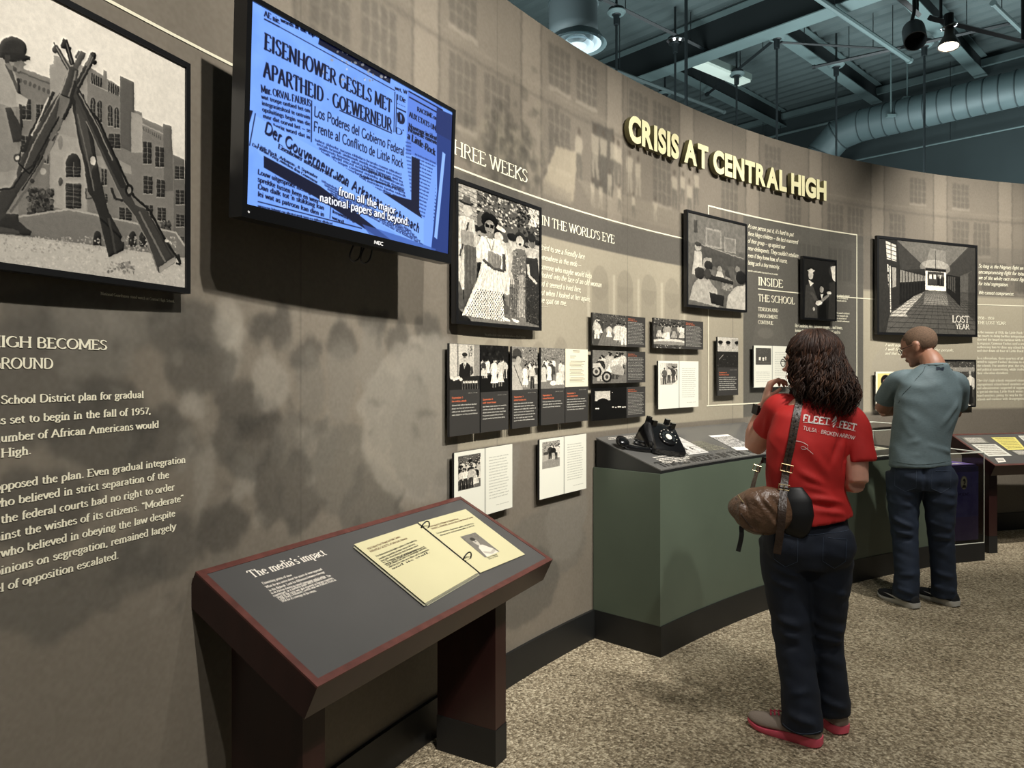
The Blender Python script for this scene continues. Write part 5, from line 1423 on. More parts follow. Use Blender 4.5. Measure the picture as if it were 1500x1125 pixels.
def reading_desk(label, P, u, n, L, leg_t, zf=.756, wid=.484, legw=.266):
    """sloping tray on two slab legs; P front-left top corner, u along, n towards the wall"""
    t = thing('reading_desk', label, 'desk', (P[0], P[1], 0), 0, 'mahogany reading desks')
    u = Vector((u[0], u[1], 0)).normalized(); n = Vector((n[0], n[1], 0)); n = (n - u * n.dot(u)).normalized()
    sd = n * math.cos(SLOPE) + Vector((0, 0, math.sin(SLOPE)))
    up = -n * math.sin(SLOPE) + Vector((0, 0, math.cos(SLOPE)))
    M = Matrix(((u.x, sd.x, up.x, 0), (u.y, sd.y, up.y, 0), (u.z, sd.z, up.z, zf), (0, 0, 0, 1)))
    G = Matrix(((u.x, n.x, 0, 0), (u.y, n.y, 0, 0), (0, 0, 1, 0), (0, 0, 0, 1)))
    bm = bmesh.new(); box(bm, 0, L, 0, wid, -.095, -.004, M); obj('tray', bm, M_WOOD, t, bevel=.002)
    r = .020
    bm = bmesh.new()
    for a in ((0, L, 0, r), (0, L, wid - r, wid), (0, r, r, wid - r), (L - r, L, r, wid - r)): box(bm, *a, -.004, .0015, M)
    obj('rim', bm, M_WOODE, t)
    bm = bmesh.new(); box(bm, r, L - r, r, wid - r, -.004, 0, M); gp_ = obj('graphic_panel', bm, M_PANEL, t)
    for a, b in leg_t:
        y0, y1 = .14, .14 + legw
        def ztop(y): return zf + (y / math.cos(SLOPE)) * math.sin(SLOPE) - .095 / math.cos(SLOPE) + .01
        bm = bmesh.new()
        vs = [bm.verts.new(G @ Vector(p)) for p in ((a, y0, .14), (b, y0, .14), (b, y1, .14), (a, y1, .14), (a, y0, ztop(y0)), (b, y0, ztop(y0)), (b, y1, ztop(y1)), (a, y1, ztop(y1)))]
        for f in [(0, 3, 2, 1), (4, 5, 6, 7), (0, 1, 5, 4), (1, 2, 6, 5), (2, 3, 7, 6), (3, 0, 4, 7)]: bm.faces.new([vs[i] for i in f])
        lg = obj('leg', bm, M_WOOD, t, bevel=.002)
        bm = bmesh.new(); box(bm, a - .002, b + .002, y0 - .002, y1 + .002, 0, .139, G); obj('kick_plate', bm, M_BLACK, lg)
    return t, M, gp_, lambda x, y, z=0.001: M @ Vector((x, y, z))

def plane_uv(px, py, P, M):
    """sight line against the desk top -> (along, up-slope)"""
    o = M @ Vector((0, 0, 0)) + Vector((P[0], P[1], 0)); nz = (M @ Vector((0, 0, 1)) - M @ Vector((0, 0, 0)))
    d = Vector(((px - 750) / FPX, 1, -(py - 541) / FPX)); c = Vector((0, 0, EYE))
    tt = (o - c).dot(nz) / d.dot(nz)
    q = M.inverted() @ (c + d * tt - Vector((P[0], P[1], 0)))
    return q.x, q.y

P = (-.459, 1.674)
desk, DM, dpan, dfn = reading_desk('mahogany reading desk with an open ring bound flipbook, nearest the camera', P, (.483, .876), (-.876, .483), 1.282, ((.092, .172), (1.075, 1.155)))
pu = lambda x, y: plane_uv(x, y, P, DM)
def z6(x, y): return pu(260 + x / 2.646, 700 + y / 2.646)
tq = []
def dline(txt, a, b, cap, **k):
    (x0, y0), (x1, y1) = z6(*a), z6(*b)
    q, w = text_quads(txt, **k); l = math.hypot(x1 - x0, y1 - y0); ux, uy = (x1 - x0) / l, (y1 - y0) / l; s = l / w
    return [[(x0 + ux * p * s - uy * r_ * cap, y0 + uy * p * s + ux * r_ * cap) for p, r_ in f] for f in q]
tq += dline("The media's impact", (290, 388), (580, 298), .030, thick=.17, thin=.06)
for i, (t_, a, b) in enumerate([('Examining points of view', (332, 413), (445, 380)), ('What do you notice about the points of view expressed', (345, 428), (562, 357)), ('in this flipbook? Look for differences between coverage', (358, 441), (572, 368)), ('in an African American-owned newspaper and its white', (365, 451), (574, 385)),
                               ('counterpart, or a northern paper and a southern one. The', (374, 462), (596, 381)), ('story of the crisis was also reported in foreign countries.', (388, 468), (606, 391)), ('Little Rock\'s Arkansas Gazette won two Pulitzer Prizes in', (396, 475), (616, 398)), ('1958 for its coverage of the events.', (406, 483), (540, 440))]):
    tq += dline(t_, a, b, .0088, **SM)
M_PRINTW = mat('white_print', (225, 218, 205), .5)
quads_mesh('lettering', tq, lambda x, y: dfn(x, y, .0006), M_PRINTW, dpan)['kind'] = 'stuff'

# ring bound flipbook lying open on the desk
base = desk.location
fb = thing('flipbook', 'open flipbook of cream laminated pages with two black rings on the near desk', 'book', Vector(base) + dfn(*z6(1000, 330)))
def fbl(x, y, z): return dfn(x, y, z) + Vector(base) - fb.location
Lc = [z6(680, 268), z6(925, 187), z6(1160, 377), z6(955, 497)]
Rc = [z6(932, 177), z6(1115, 125), z6(1345, 300), z6(1172, 372)]
def sheet(name, cs, z0, z1, m, shr=0.0, dx=0, dy=0):
    bm = bmesh.new()
    cx_ = sum(c[0] for c in cs) / 4; cy_ = sum(c[1] for c in cs) / 4
    a, b = [], []
    for c in cs:
        x = c[0] + (cx_ - c[0]) * shr + dx; y = c[1] + (cy_ - c[1]) * shr + dy
        a.append(bm.verts.new(fbl(x, y, z0))); b.append(bm.verts.new(fbl(x, y, z1)))
    bm.faces.new(a[::-1]); bm.faces.new(b)
    for i in range(4): bm.faces.new([a[i], a[(i + 1) % 4], b[(i + 1) % 4], b[i]])
    return obj(name, bm, m, fb)
for k in range(4): pgl = sheet('page', Lc, .001 + .0030 * k, .0018 + .0030 * k, M_PAGEE if k < 3 else M_PAGE, .0, .003 * (3 - k) * (-1 if k % 2 else 1), -.002 * (3 - k))
for k in range(2): pgr = sheet('page', Rc, .001 + .0030 * k, .0018 + .0030 * k, M_PAGEE if k < 1 else M_PAGE, .0, .002 * (1 - k), 0)
fq, fq2 = [], []
fq += dline('1958 Pulitzer Prize Winner for Public Service:', (735, 290), (862, 240), .009, **SM); fq += dline('ARKANSAS GAZETTE of Little Rock, Arkansas', (745, 300), (888, 246), .009, **SM)
for i, (a, b) in enumerate([((768, 318), (925, 253)), ((778, 328), (918, 268)), ((786, 336), (930, 274)), ((794, 343), (925, 290)), ((800, 350), (955, 278)), ((808, 354), (962, 282)), ((816, 360), (972, 290)), ((828, 367), (975, 300))]):
    fq2 += dline(['For demonstrating the highest qualities of civic leadership,', 'journalistic responsibility and moral courage in the face of', 'great public tension during the school integration crisis of', '1957. The newspaper\'s fearless and completely objective news', 'coverage, plus its reasoned and moderate policy, did much to', 'restore calmness and order to an overwrought community,', 'reflecting great credit on its editors and its management', 'and its staff.'][i], a, b, .0075, **SM)
fq += dline('1958 Pulitzer Prize Winner for Editorial Writing:', (978, 196), (1090, 164), .0085, **SM); fq += dline('HARRY S. ASHMORE, executive editor of the Arkansas Gazette', (985, 205), (1145, 158), .0085, **SM)
fq2 += dline('For the forcefulness, dispassionate analysis and clarity of his', (1005, 222), (1148, 182), .0075, **SM); fq2 += dline('editorials on the school integration conflict in Little Rock.', (1018, 230), (1152, 190), .0075, **SM)
fq2 += dline('Harry Ashmore', (1200, 316), (1238, 302), .006, **SM); fq2 += dline('1916 to 1998', (1205, 322), (1242, 308), .006, **SM)
quads_mesh('lettering', fq, lambda x, y: fbl(x, y, .0112 if x < z6(1040, 280)[0] else .0052), M_INK, pgl)['kind'] = 'stuff'
quads_mesh('lettering', fq2, lambda x, y: fbl(x, y, .0112 if x < z6(1040, 280)[0] else .0052), M_INK2, pgl)['kind'] = 'stuff'
c = Cv(160, 150, (110,) * 3)
foliage(c, 0, 0, 160, 60, 40, 3, (90, 100, 120)); c.poly([(20, 150), (40, 90), (70, 75), (100, 80), (140, 120), (150, 150)], (205,) * 3); c.ell(72, 52, 20, 26, (180,) * 3); c.ell(72, 34, 22, 12, (50,) * 3); c.line([(40, 120), (90, 140), (140, 130)], 14, (170,) * 3); c.rect(62, 50, 82, 54, (70,) * 3); c.blur(1); c.gray()
q4 = [z6(1148, 312), z6(1205, 312), z6(1248, 290), z6(1092, 232)]
quad_print('portrait_print', [fbl(*z6(a, b), .0054) for a, b in ((1190, 314), (1246, 290), (1152, 216), (1093, 233))], print_mat('editor_print', c, .3), pgr)
for a, b in (((935, 218), (978, 180)), ((1100, 340), (1138, 300))):
    x0, y0 = z6(*a); x1, y1 = z6(*b)
    bm = bmesh.new()
    mx, my = (x0 + x1) / 2, (y0 + y1) / 2
    r = .026
    rot = math.atan2(y1 - y0, x1 - x0)
    pts = [fbl(mx + math.cos(rot) * 0 + r * math.cos(t_), my + .004 * math.sin(t_), .006 + r * .95 * math.sin(t_) * (1 if math.sin(t_) > 0 else .15)) for t_ in [2 * PI * k / 28 for k in range(28)]]
    tube(bm, pts, .0026, 8, closed=True); obj('ring', bm, M_RING, fb, smooth=True)

# the second desk at the right edge
P2 = (3.846, 5.65)
desk2, DM2, dpan2, dfn2 = reading_desk('mahogany reading desk with yellow and white papers, cut off by the right edge', P2, (.974, .226), (-.226, .974), 1.30, ((.09, .17), (1.10, 1.18)), zf=.738)
pu2 = lambda x, y: plane_uv(1380 + x / 4.6875, 600 + y / 4.6875, P2, DM2)
def papers(name, label, cs, m, th=.0012, group=None, lines=6, seed=1, ink=None):
    pts = [pu2(*c) for c in cs]
    mid = ((pts[0][0] + pts[2][0]) / 2, (pts[0][1] + pts[2][1]) / 2)
    o = thing(name, label, 'paper', Vector(desk2.location) + dfn2(mid[0], mid[1], .001), 0, group)
    off = Vector(desk2.location) - o.location
    bm = bmesh.new(); a = [bm.verts.new(dfn2(p[0], p[1], .0008) + off) for p in pts]; b = [bm.verts.new(dfn2(p[0], p[1], .0008 + th) + off) for p in pts]
    bm.faces.new(a); bm.faces.new(b[::-1])
    for i in range(4): bm.faces.new([a[i], a[(i + 1) % 4], b[(i + 1) % 4], b[i]])
    obj('sheet', bm, m, o)
    q = []
    for i in range(lines):
        t_ = (i + 1) / (lines + 1)
        ax = pts[0][0] + (pts[3][0] - pts[0][0]) * t_; ay = pts[0][1] + (pts[3][1] - pts[0][1]) * t_
        bx = pts[1][0] + (pts[2][0] - pts[1][0]) * t_; by = pts[1][1] + (pts[2][1] - pts[1][1]) * t_
        w_ = text_quads(words(7, seed + i), **SM)
        ln = math.hypot(bx - ax, by - ay); ux, uy = (bx - ax) / ln, (by - ay) / ln
        s = ln * .8 / w_[1]
        q += [[(ax + ux * (.1 * ln + p * s) - uy * r_ * .012, ay + uy * (.1 * ln + p * s) + ux * r_ * .012) for p, r_ in f] for f in w_[0]]
    quads_mesh('lettering', q, lambda x, y: dfn2(x, y, .0012 + th) + off, ink or M_INK, o)['kind'] = 'stuff'
M_YEL = mat('yellow_paper', (216, 204, 112), .5); M_WPAP = mat('white_paper', (206, 204, 190), .5); M_GPAP = mat('grey_print_block', (112, 110, 98), .5)
papers('paper_sheet', 'yellow handwritten sheet on the desk at the right edge', [(335, 192), (500, 190), (575, 275), (452, 278)], M_YEL, lines=7, seed=700)
papers('paper_sheet', 'white handwritten sheet in front of the yellow one on the right desk', [(200, 240), (365, 238), (480, 318), (318, 322)], M_WPAP, lines=6, seed=720)
papers('paper_sheet', 'cream sheet right of the yellow one, cut by the frame edge', [(520, 180), (620, 180), (700, 250), (600, 252)], M_WPAP, lines=5, seed=740)
papers('paper_sheet', 'grey printed text block at the far corner of the right desk', [(130, 193), (275, 192), (325, 232), (185, 234)], M_GPAP, lines=6, seed=760, ink=M_PRINTW)
papers('paper_sheet', 'grey printed text block below the yellow sheet on the right desk', [(470, 283), (560, 280), (620, 312), (525, 314)], M_GPAP, lines=5, seed=780, ink=M_PRINTW)
papers('paper_sheet', 'small dark and white card near the front edge of the right desk', [(362, 335), (420, 333), (440, 360), (385, 365)], M_PRINTW, lines=2, seed=790, ink=M_INK2)

# ------------------------------------------------------------------ green cabinet following the wall
M_GREEN = mat('green_laminate', (80, 90, 76), .42, noise=.06, scale=3)
M_CONS = mat('console_black', (26, 27, 27), .35)
M_CTOP = mat('console_graphic', (92, 91, 88), .22, noise=.05, scale=3)
CS0, CS1, CS2, CSV = 5.957, 7.66, 9.32, 8.385
def dep(s): return .424 + (s - 5.957) * .0620
def strip(bm, s0, s1, prof, n):
    """closed profile [(depth fraction 0 wall..1 front, extra metres, z)] swept along the wall"""
    rows = []
    for i in range(n + 1):
        s = s0 + (s1 - s0) * i / n
        rows.append([bm.verts.new(wpt(s, z, .006 + f * (dep(s) - .006) + e)) for f, e, z in prof])
    m = len(prof)
    for A, B in zip(rows, rows[1:]):
        for k in range(m): bm.faces.new([A[k], A[(k + 1) % m], B[(k + 1) % m], B[k]])
    bm.faces.new(rows[0][::-1]); bm.faces.new(rows[-1])
cabn = thing('display_cabinet', 'long curved green display cabinet with black kick base and sloping printed top', 'cabinet', (0, 0, 0))
bm = bmesh.new(); strip(bm, CS0, CS1, [(0, 0, .16), (1, 0, .16), (1, 0, .957), (0, 0, .957)], 26); strip(bm, CS1, CS2, [(0, 0, .16), (1, 0, .16), (1, 0, .850), (0, 0, .850)], 26)
obj('body', bm, M_GREEN, cabn, autosmooth=30)
bm = bmesh.new(); strip(bm, CS0 - .002, CS2, [(0, 0, 0), (1, .006, 0), (1, .006, .16), (0, 0, .16)], 44); obj('kick_base', bm, M_BASE, cabn, autosmooth=30)
bm = bmesh.new(); strip(bm, CS0 + .012, CS1, [(0, .012, .957), (1, -.004, .957), (1, -.004, .972), (0, .012, 1.116)], 26); obj('console', bm, M_CONS, cabn, autosmooth=30)
bm = bmesh.new(); strip(bm, CS0 + .010, CS1, [(0, .010, 1.1165), (1, -.002, .9725), (1, -.002, .979), (0, .010, 1.123)], 26); ctop = obj('sloping_top', bm, M_CTOP, cabn, autosmooth=30)
bm = bmesh.new(); strip(bm, CS1, CS2, [(0, 0, .850), (1, .004, .850), (1, .004, .868), (0, 0, .868)], 26); obj('shelf_top', bm, M_CONS, cabn, autosmooth=30)
def ctz(d, s): return .979 + ((d - .002) / (dep(s) - .018)) * .144
def cpt(s, d, z=0.0):
    """point on the sloping top: d metres back from the front edge"""
    return wpt(s, ctz(d, s) + z, dep(s) - d)
def con_at(px, py):
    z = 1.04
    for _ in range(60):
        p = at_z(px, py, z)
        s = RW * (PI - math.atan2(p.y - CY, p.x - CX)); d = dep(s) - (RW - math.hypot(p.x - CX, p.y - CY))
        z = .85 * z + .15 * ctz(d, s)
    return s, d
def z8(x, y): return con_at(880 + x / 6.818, 590 + y / 6.818)
cq, cq2 = [], []
def cline(txt, a, b, cap, up=None, **k):
    (s0, d0), (s1, d1) = z8(*a), z8(*b)
    q, w = text_quads(txt, **k); s_ = (s1 - s0) / w
    return [[(s0 + p * s_, d0 + (d1 - d0) * p / w + r_ * cap) for p, r_ in f] for f in q]
for i in range(3): cq += cline(words(5, 800 + i), (85 + 60 * (i % 2), 358 - i * 2 + i * 8), (410, 325 + i * 14), .012, **SM)
for i, (a, b) in enumerate([((530, 555), (720, 525)), ((565, 572), (820, 537)), ((590, 585), (890, 545)), ((620, 600), (890, 560)), ((645, 612), (860, 582))]): cq += cline(words(5, 810 + i), a, b, .013, thick=.24, thin=.16, serif=0)
for i in range(9): cq2 += cline(words(5, 820 + i), (915 + i * 14, 395 + i * 11), (1020 + i * 30, 388 + i * 9), .009, **SM)
quads_mesh('lettering', cq, lambda s, d: cpt(s, d, .0016), M_PRINTW, ctop)['kind'] = 'stuff'
quads_mesh('lettering', cq2, lambda s, d: cpt(s, d, .0016), mat('faint_print', (150, 146, 120), .5), ctop)['kind'] = 'stuff'
s0_, d0_ = z8(560, 655); s1_, d1_ = z8(1500, 520)
q = fit_text("THREE WEEKS IN THE WORLD'S EYE", CS0 + .06, CS0 + 1.62, .022, .052, thick=.2, thin=.07)
quads_mesh('heading_print', q, lambda s, d: cpt(s, d, .0016), mat('dark_print', (48, 47, 45), .3), ctop)
def con_print(cs, m, name='photo_print'):
    pts = [z8(*c) for c in cs]
    quad_print(name, [cpt(p[0], p[1], .002) for p in pts], m, ctop)
c = Cv(300, 200, (215,) * 3)
for i in range(14): c.line([(0, 10 + i * 15), (300, 4 + i * 15)], 3 + i % 3, (110 + 20 * (i % 4),) * 3)
crowd(c, 10, 180, 290, 198, 10, 40, 90, 70); c.blur(.8); c.gray((1, .98, .95)); con_print([(880, 522), (1085, 500), (760, 330), (680, 350)], print_mat('console_photo_a', c, .2))
c = Cv(300, 200, (170,) * 3); foliage(c, 0, 20, 300, 160, 700, 71, (40, 80, 140, 220), (2, 6)); c.rect(0, 160, 300, 200, (225,) * 3); c.rect(0, 0, 300, 24, (235,) * 3); c.blur(.7); c.gray((1, .98, .95))
con_print([(1360, 478), (1580, 470), (1270, 318), (1075, 330)], print_mat('console_photo_b', c, .2))

# glass vitrines on the lower part of the cabinet
M_GLASS = glass_mat('clear_acrylic', (.95, .965, .96)); M_GEDGE = mat('acrylic_edge', (214, 216, 200), .2, spec=.8)
def vitrine(label, s0, s1, z0, z1, group):
    t = thing('glass_cover', label, 'display case', wpt((s0 + s1) / 2, z0, dep((s0 + s1) / 2) / 2), 0, group); o = t.location
    n = 8
    def corner(s, f, z): return wpt(s, z, .02 + f * (dep(s) - .035)) - o
    def panel(name, fn):
        me = D.meshes.new(name); V, F = [], []
        for i in range(n + 1):
            a, b = fn(i / n); V += [tuple(a), tuple(b)]
        for i in range(n): F.append((2 * i, 2 * i + 2, 2 * i + 3, 2 * i + 1))
        me.from_pydata(V, [], F); link_mesh(name, me, M_GLASS, t)
    L = lambda t_: s0 + (s1 - s0) * t_
    panel('front_pane', lambda t_: (corner(L(t_), 1, z0), corner(L(t_), 1, z1)))
    panel('top_pane', lambda t_: (corner(L(t_), 0, z1), corner(L(t_), 1, z1)))
    panel('end_pane', lambda t_: (corner(s0, t_, z0), corner(s0, t_, z1)))
    panel('end_pane', lambda t_: (corner(s1, t_, z0), corner(s1, t_, z1)))
    bm = bmesh.new(); r = .0032
    for pts in ([corner(L(k / n), 0, z1) for k in range(n + 1)], [corner(L(k / n), 1, z1) for k in range(n + 1)], [corner(s0, 0, z1), corner(s0, 1, z1)], [corner(s1, 0, z1), corner(s1, 1, z1)],
                [corner(s0, 0, z0), corner(s0, 0, z1)], [corner(s0, 1, z0), corner(s0, 1, z1)], [corner(s1, 1, z0), corner(s1, 1, z1)], [corner(s1, 0, z0), corner(s1, 0, z1)], [corner(L(k / n), 1, z0 + r) for k in range(n + 1)]):
        tube(bm, pts, r, 4)
    obj('edge', bm, M_GEDGE, t); return t
vitrine('clear glass cover on the green cabinet, between the woman and the wall', CS1 + .012, CSV, .869, 1.10, 'glass covers on the cabinet')
vitrine('clear glass cover on the green cabinet, in front of the man', CSV + .03, CS2 - .02, .869, 1.06, 'glass covers on the cabinet')
r = random.Random(8)
spots_ = [(8.30, .16, .28, .2, 'open cream book standing tilted inside the glass cover right of the woman', .45), (8.12, .36, .2, .15, 'cream document lying flat inside the glass cover right of the woman', .03), (8.28, .44, .12, .09, 'small white and red card at the front of the glass cover', .02),
          (8.62, .30, .24, .2, 'grey document inside the glass cover in front of the man, left one', .25), (8.95, .30, .22, .2, 'pale document inside the glass cover in front of the man, right one', .05), (7.86, .30, .2, .26, 'cream document inside the left end of the glass cover', .03)]
for k, (s, off, w_, h_, lab, tilt) in enumerate(spots_):
    tt, nn_ = wtan(s), wnor(s); base_ = wpt(s, .8695, off)
    o = thing('document', lab, 'document', base_, 0)
    fw = (nn_ * -math.cos(tilt) + Vector((0, 0, math.sin(tilt)))); up_ = tt.cross(fw).normalized()
    if up_.z < 0: up_ = -up_
    Mx = Matrix(((tt.x, fw.x, up_.x, 0), (tt.y, fw.y, up_.y, 0), (tt.z, fw.z, up_.z, .002), (0, 0, 0, 1)))
    bm = bmesh.new(); box(bm, -w_ / 2, w_ / 2, -h_ * .1, h_ * .9, 0, .006, Mx); obj('sheet', bm, mat('document_paper', r.choice([(206, 200, 176), (190, 186, 168), (214, 206, 180)]), .6), o)
    q = []
    for i in range(int(h_ / .018)): q += fit_text(words(5, 900 + k * 20 + i), -w_ * .42, w_ * (.42 - .1 * (i % 3)), h_ * .8 - i * .016, .009, **SM)
    quads_mesh('lettering', q, lambda x, y: Mx @ Vector((x, y, .0066)), M_INK2 if k != 2 else mat('red_ink', (190, 40, 30), .5), o)['kind'] = 'stuff'
    if tilt > .2:
        bm = bmesh.new(); box(bm, -w_ * .3, w_ * .3, h_ * .55 * math.cos(tilt) , h_ * .55 * math.cos(tilt) + .008, 0, h_ * .62 * math.sin(tilt), Matrix(((tt.x, -nn_.x, 0, 0), (tt.y, -nn_.y, 0, 0), (0, 0, 1, 0), (0, 0, 0, 1)))); obj('easel', bm, M_GEDGE, o)

# purple exhibit in its own glass case
pc = thing('exhibit_case', 'glass exhibit case on a black plinth holding a purple banner with oval portrait', 'display case', wpt(9.53, 0, .33)); o = pc.location
A_, B_ = Vector((3.30, 5.47, 0)), Vector((3.73, 5.60, 0))
u_ = (B_ - A_).normalized(); n_ = Vector((-u_.y, u_.x, 0)); Wc = (B_ - A_).length; Dc = .50
Mc = Matrix(((u_.x, n_.x, 0, A_.x - o.x), (u_.y, n_.y, 0, A_.y - o.y), (0, 0, 1, 0), (0, 0, 0, 1)))
bm = bmesh.new(); box(bm, 0, Wc, 0, Dc, 0, .135, Mc); obj('plinth', bm, M_BLACK, pc, bevel=.002)
for nm, cs in (('front_pane', ((.004, .004, .137), (Wc - .004, .004, .137), (Wc - .004, .004, .85), (.004, .004, .85))), ('top_pane', ((.004, .004, .85), (Wc - .004, .004, .85), (Wc - .004, Dc - .004, .85), (.004, Dc - .004, .85))), ('end_pane', ((Wc - .004, .004, .137), (Wc - .004, Dc - .004, .137), (Wc - .004, Dc - .004, .85), (Wc - .004, .004, .85))), ('end_pane', ((.004, .004, .137), (.004, Dc - .004, .137), (.004, Dc - .004, .85), (.004, .004, .85)))):
    me = D.meshes.new(nm); me.from_pydata([tuple(Mc @ Vector(c_)) for c_ in cs], [], [(0, 1, 2, 3)]); link_mesh(nm, me, M_GLASS, pc)
bm = bmesh.new()
e_ = .004
for a, b in (((e_, e_, .137), (e_, e_, .85)), ((Wc - e_, e_, .137), (Wc - e_, e_, .85)), ((e_, e_, .14), (Wc - e_, e_, .14)), ((e_, e_, .85), (Wc - e_, e_, .85)), ((Wc - e_, e_, .85), (Wc - e_, Dc - e_, .85)), ((e_, e_, .85), (e_, Dc - e_, .85)), ((e_, Dc - e_, .85), (Wc - e_, Dc - e_, .85))):
    tube(bm, [Mc @ Vector(a), Mc @ Vector(b)], .0035, 4)
obj('edge', bm, M_GEDGE, pc)
c = Cv(300, 560, (104, 98, 168)); c.p += ((fbm(560, 300, 60, 5, 4) - .5) * 40)[..., None]; c.rect(0, 380, 300, 560, (112, 84, 130), .5); c.rect(0, 0, 300, 40, (60, 56, 80), .6); c.rect(230, 40, 236, 540, (96, 92, 140), .6)
c.ell(170, 120, 30, 52, (190, 180, 140)); c.ell(170, 120, 24, 45, (226, 220, 190)); c.ell(172, 112, 13, 22, (60, 50, 36)); c.ell(166, 118, 8, 12, (200, 190, 160)); c.poly([(152, 160), (160, 138), (184, 138), (190, 160)], (70, 62, 44)); c.text('POEMS', (120, 220), (220, 220), 22, (46, 44, 90), thick=.2, thin=.08); c.grain(9, 2, 4)
bm = bmesh.new(); box(bm, .08, Wc - .03, .032, .045, .16, .74, Mc); bn = obj('banner', bm, mat('purple_cloth', (64, 58, 112), .7, noise=.2, scale=12), pc)
quad_print('banner_print', [Mc @ Vector(p_) for p_ in ((.08, .031, .16), (Wc - .03, .031, .16), (Wc - .03, .031, .74), (.08, .031, .74))], print_mat('banner_print', c, .5), bn)
bm = bmesh.new(); box(bm, .08, Wc - .03, .05, .40, .74, .752, Mc); box(bm, Wc - .06, Wc - .05, .12, .40, .137, .74, Mc); obj('stand', bm, mat('violet_board', (104, 84, 140), .6), pc)
q = fit_text('State', .12, .34, .10, .06, thick=.3, thin=.14, slant=.2); quads_mesh('lettering', q, lambda x, y: Mc @ Vector((x, y, .7535)), M_PRINTW, pc)['kind'] = 'stuff'

# ------------------------------------------------------------------ black dial telephone with its receiver off the hook
M_PHONE = mat('black_bakelite', (13, 13, 14), .16, spec=.6)
M_CHROME = mat('chrome', (200, 200, 200), .15, 1.0); M_DIALW = mat('dial_card', (206, 202, 190), .4)
s_p, d_p = con_at(966, 657)
tn, nn_ = wtan(s_p), wnor(s_p)
ph = thing('dial_telephone', 'black rotary dial telephone standing on the sloping cabinet top', 'telephone', cpt(s_p, d_p, .0015))
sl = (cpt(s_p, d_p + .05) - cpt(s_p, d_p)).normalized()
upn = sl.cross(tn).normalized()
if upn.z < 0: upn = -upn
ang = math.radians(-28)
fx = tn * math.cos(ang) + sl * math.sin(ang); fy = sl * math.cos(ang) - tn * math.sin(ang)
MP = Matrix(((fx.x, fy.x, upn.x, 0), (fx.y, fy.y, upn.y, 0), (fx.z, fy.z, upn.z, 0), (0, 0, 0, 1))) @ Matrix.Scale(1.12, 4)
bm = bmesh.new()
# side profile (y, z): low front lip, long sloping face, high back
prof = [(-.105, .004), (-.108, .030), (-.098, .040), (.015, .108), (.045, .118), (.085, .112), (.112, .060), (.115, .004)]
sec = [(-.098, .86), (-.088, .97), (-.04, 1.0), (.04, 1.0), (.088, .97), (.098, .86)]
rows = [[bm.verts.new(MP @ Vector((x * (1.0 - .22 * max(0, z - .03) / .09), y * k, .004 + (z - .004) * k))) for y, z in prof] for x, k in sec]
for A, B in zip(rows, rows[1:]):
    for k in range(len(prof)): bm.faces.new([A[k], A[(k + 1) % len(prof)], B[(k + 1) % len(prof)], B[k]])
bm.faces.new(rows[0]); bm.faces.new(rows[-1][::-1])
obj('body', bm, M_PHONE, ph, bevel=.003, autosmooth=40)
fa = math.atan2(.108 - .040, .015 + .098)
MD = MP @ Matrix.Translation((0, -.044, .0745)) @ Matrix.Rotation(fa, 4, 'X')
bm = bmesh.new(); lathe(bm, [(.050, -.004), (.050, .004), (.046, .008), (.040, .009)], n=28); bmesh.ops.transform(bm, matrix=MD, verts=bm.verts[:]); dial = obj('dial', bm, M_PHONE, ph, autosmooth=30)
bm = bmesh.new(); lathe(bm, [(.017, .009), (.017, .0115)], n=20); bmesh.ops.transform(bm, matrix=MD, verts=bm.verts[:]); obj('centre_card', bm, M_DIALW, dial)
for k in range(10):
    a = math.radians(-40 + k * 29)
    bm = bmesh.new(); lathe(bm, [(.0068, .0091), (.0068, .0105), (.0050, .0105), (.0050, .0093)], n=12); bmesh.ops.transform(bm, matrix=MD @ Matrix.Translation((.030 * math.cos(a), .030 * math.sin(a), 0)), verts=bm.verts[:]); obj('finger_hole', bm, M_CHROME, dial)
    bm = bmesh.new(); box(bm, -.0025, .0025, -.003, .003, .0042, .0046, MD @ Matrix.Translation((.0475 * math.cos(a) * .97, .0475 * math.sin(a) * .97, .0035)) ); obj('numeral', bm, M_DIALW, dial)
for x in (-.055, .055):
    bm = bmesh.new()
    for y in (.028, .085):
        box(bm, x - .012, x + .012, y - .010, y + .010, .100, .136, MP)
    box(bm, x - .012, x + .012, .02, .095, .098, .114, MP); obj('cradle_prong', bm, M_PHONE, ph, bevel=.003)
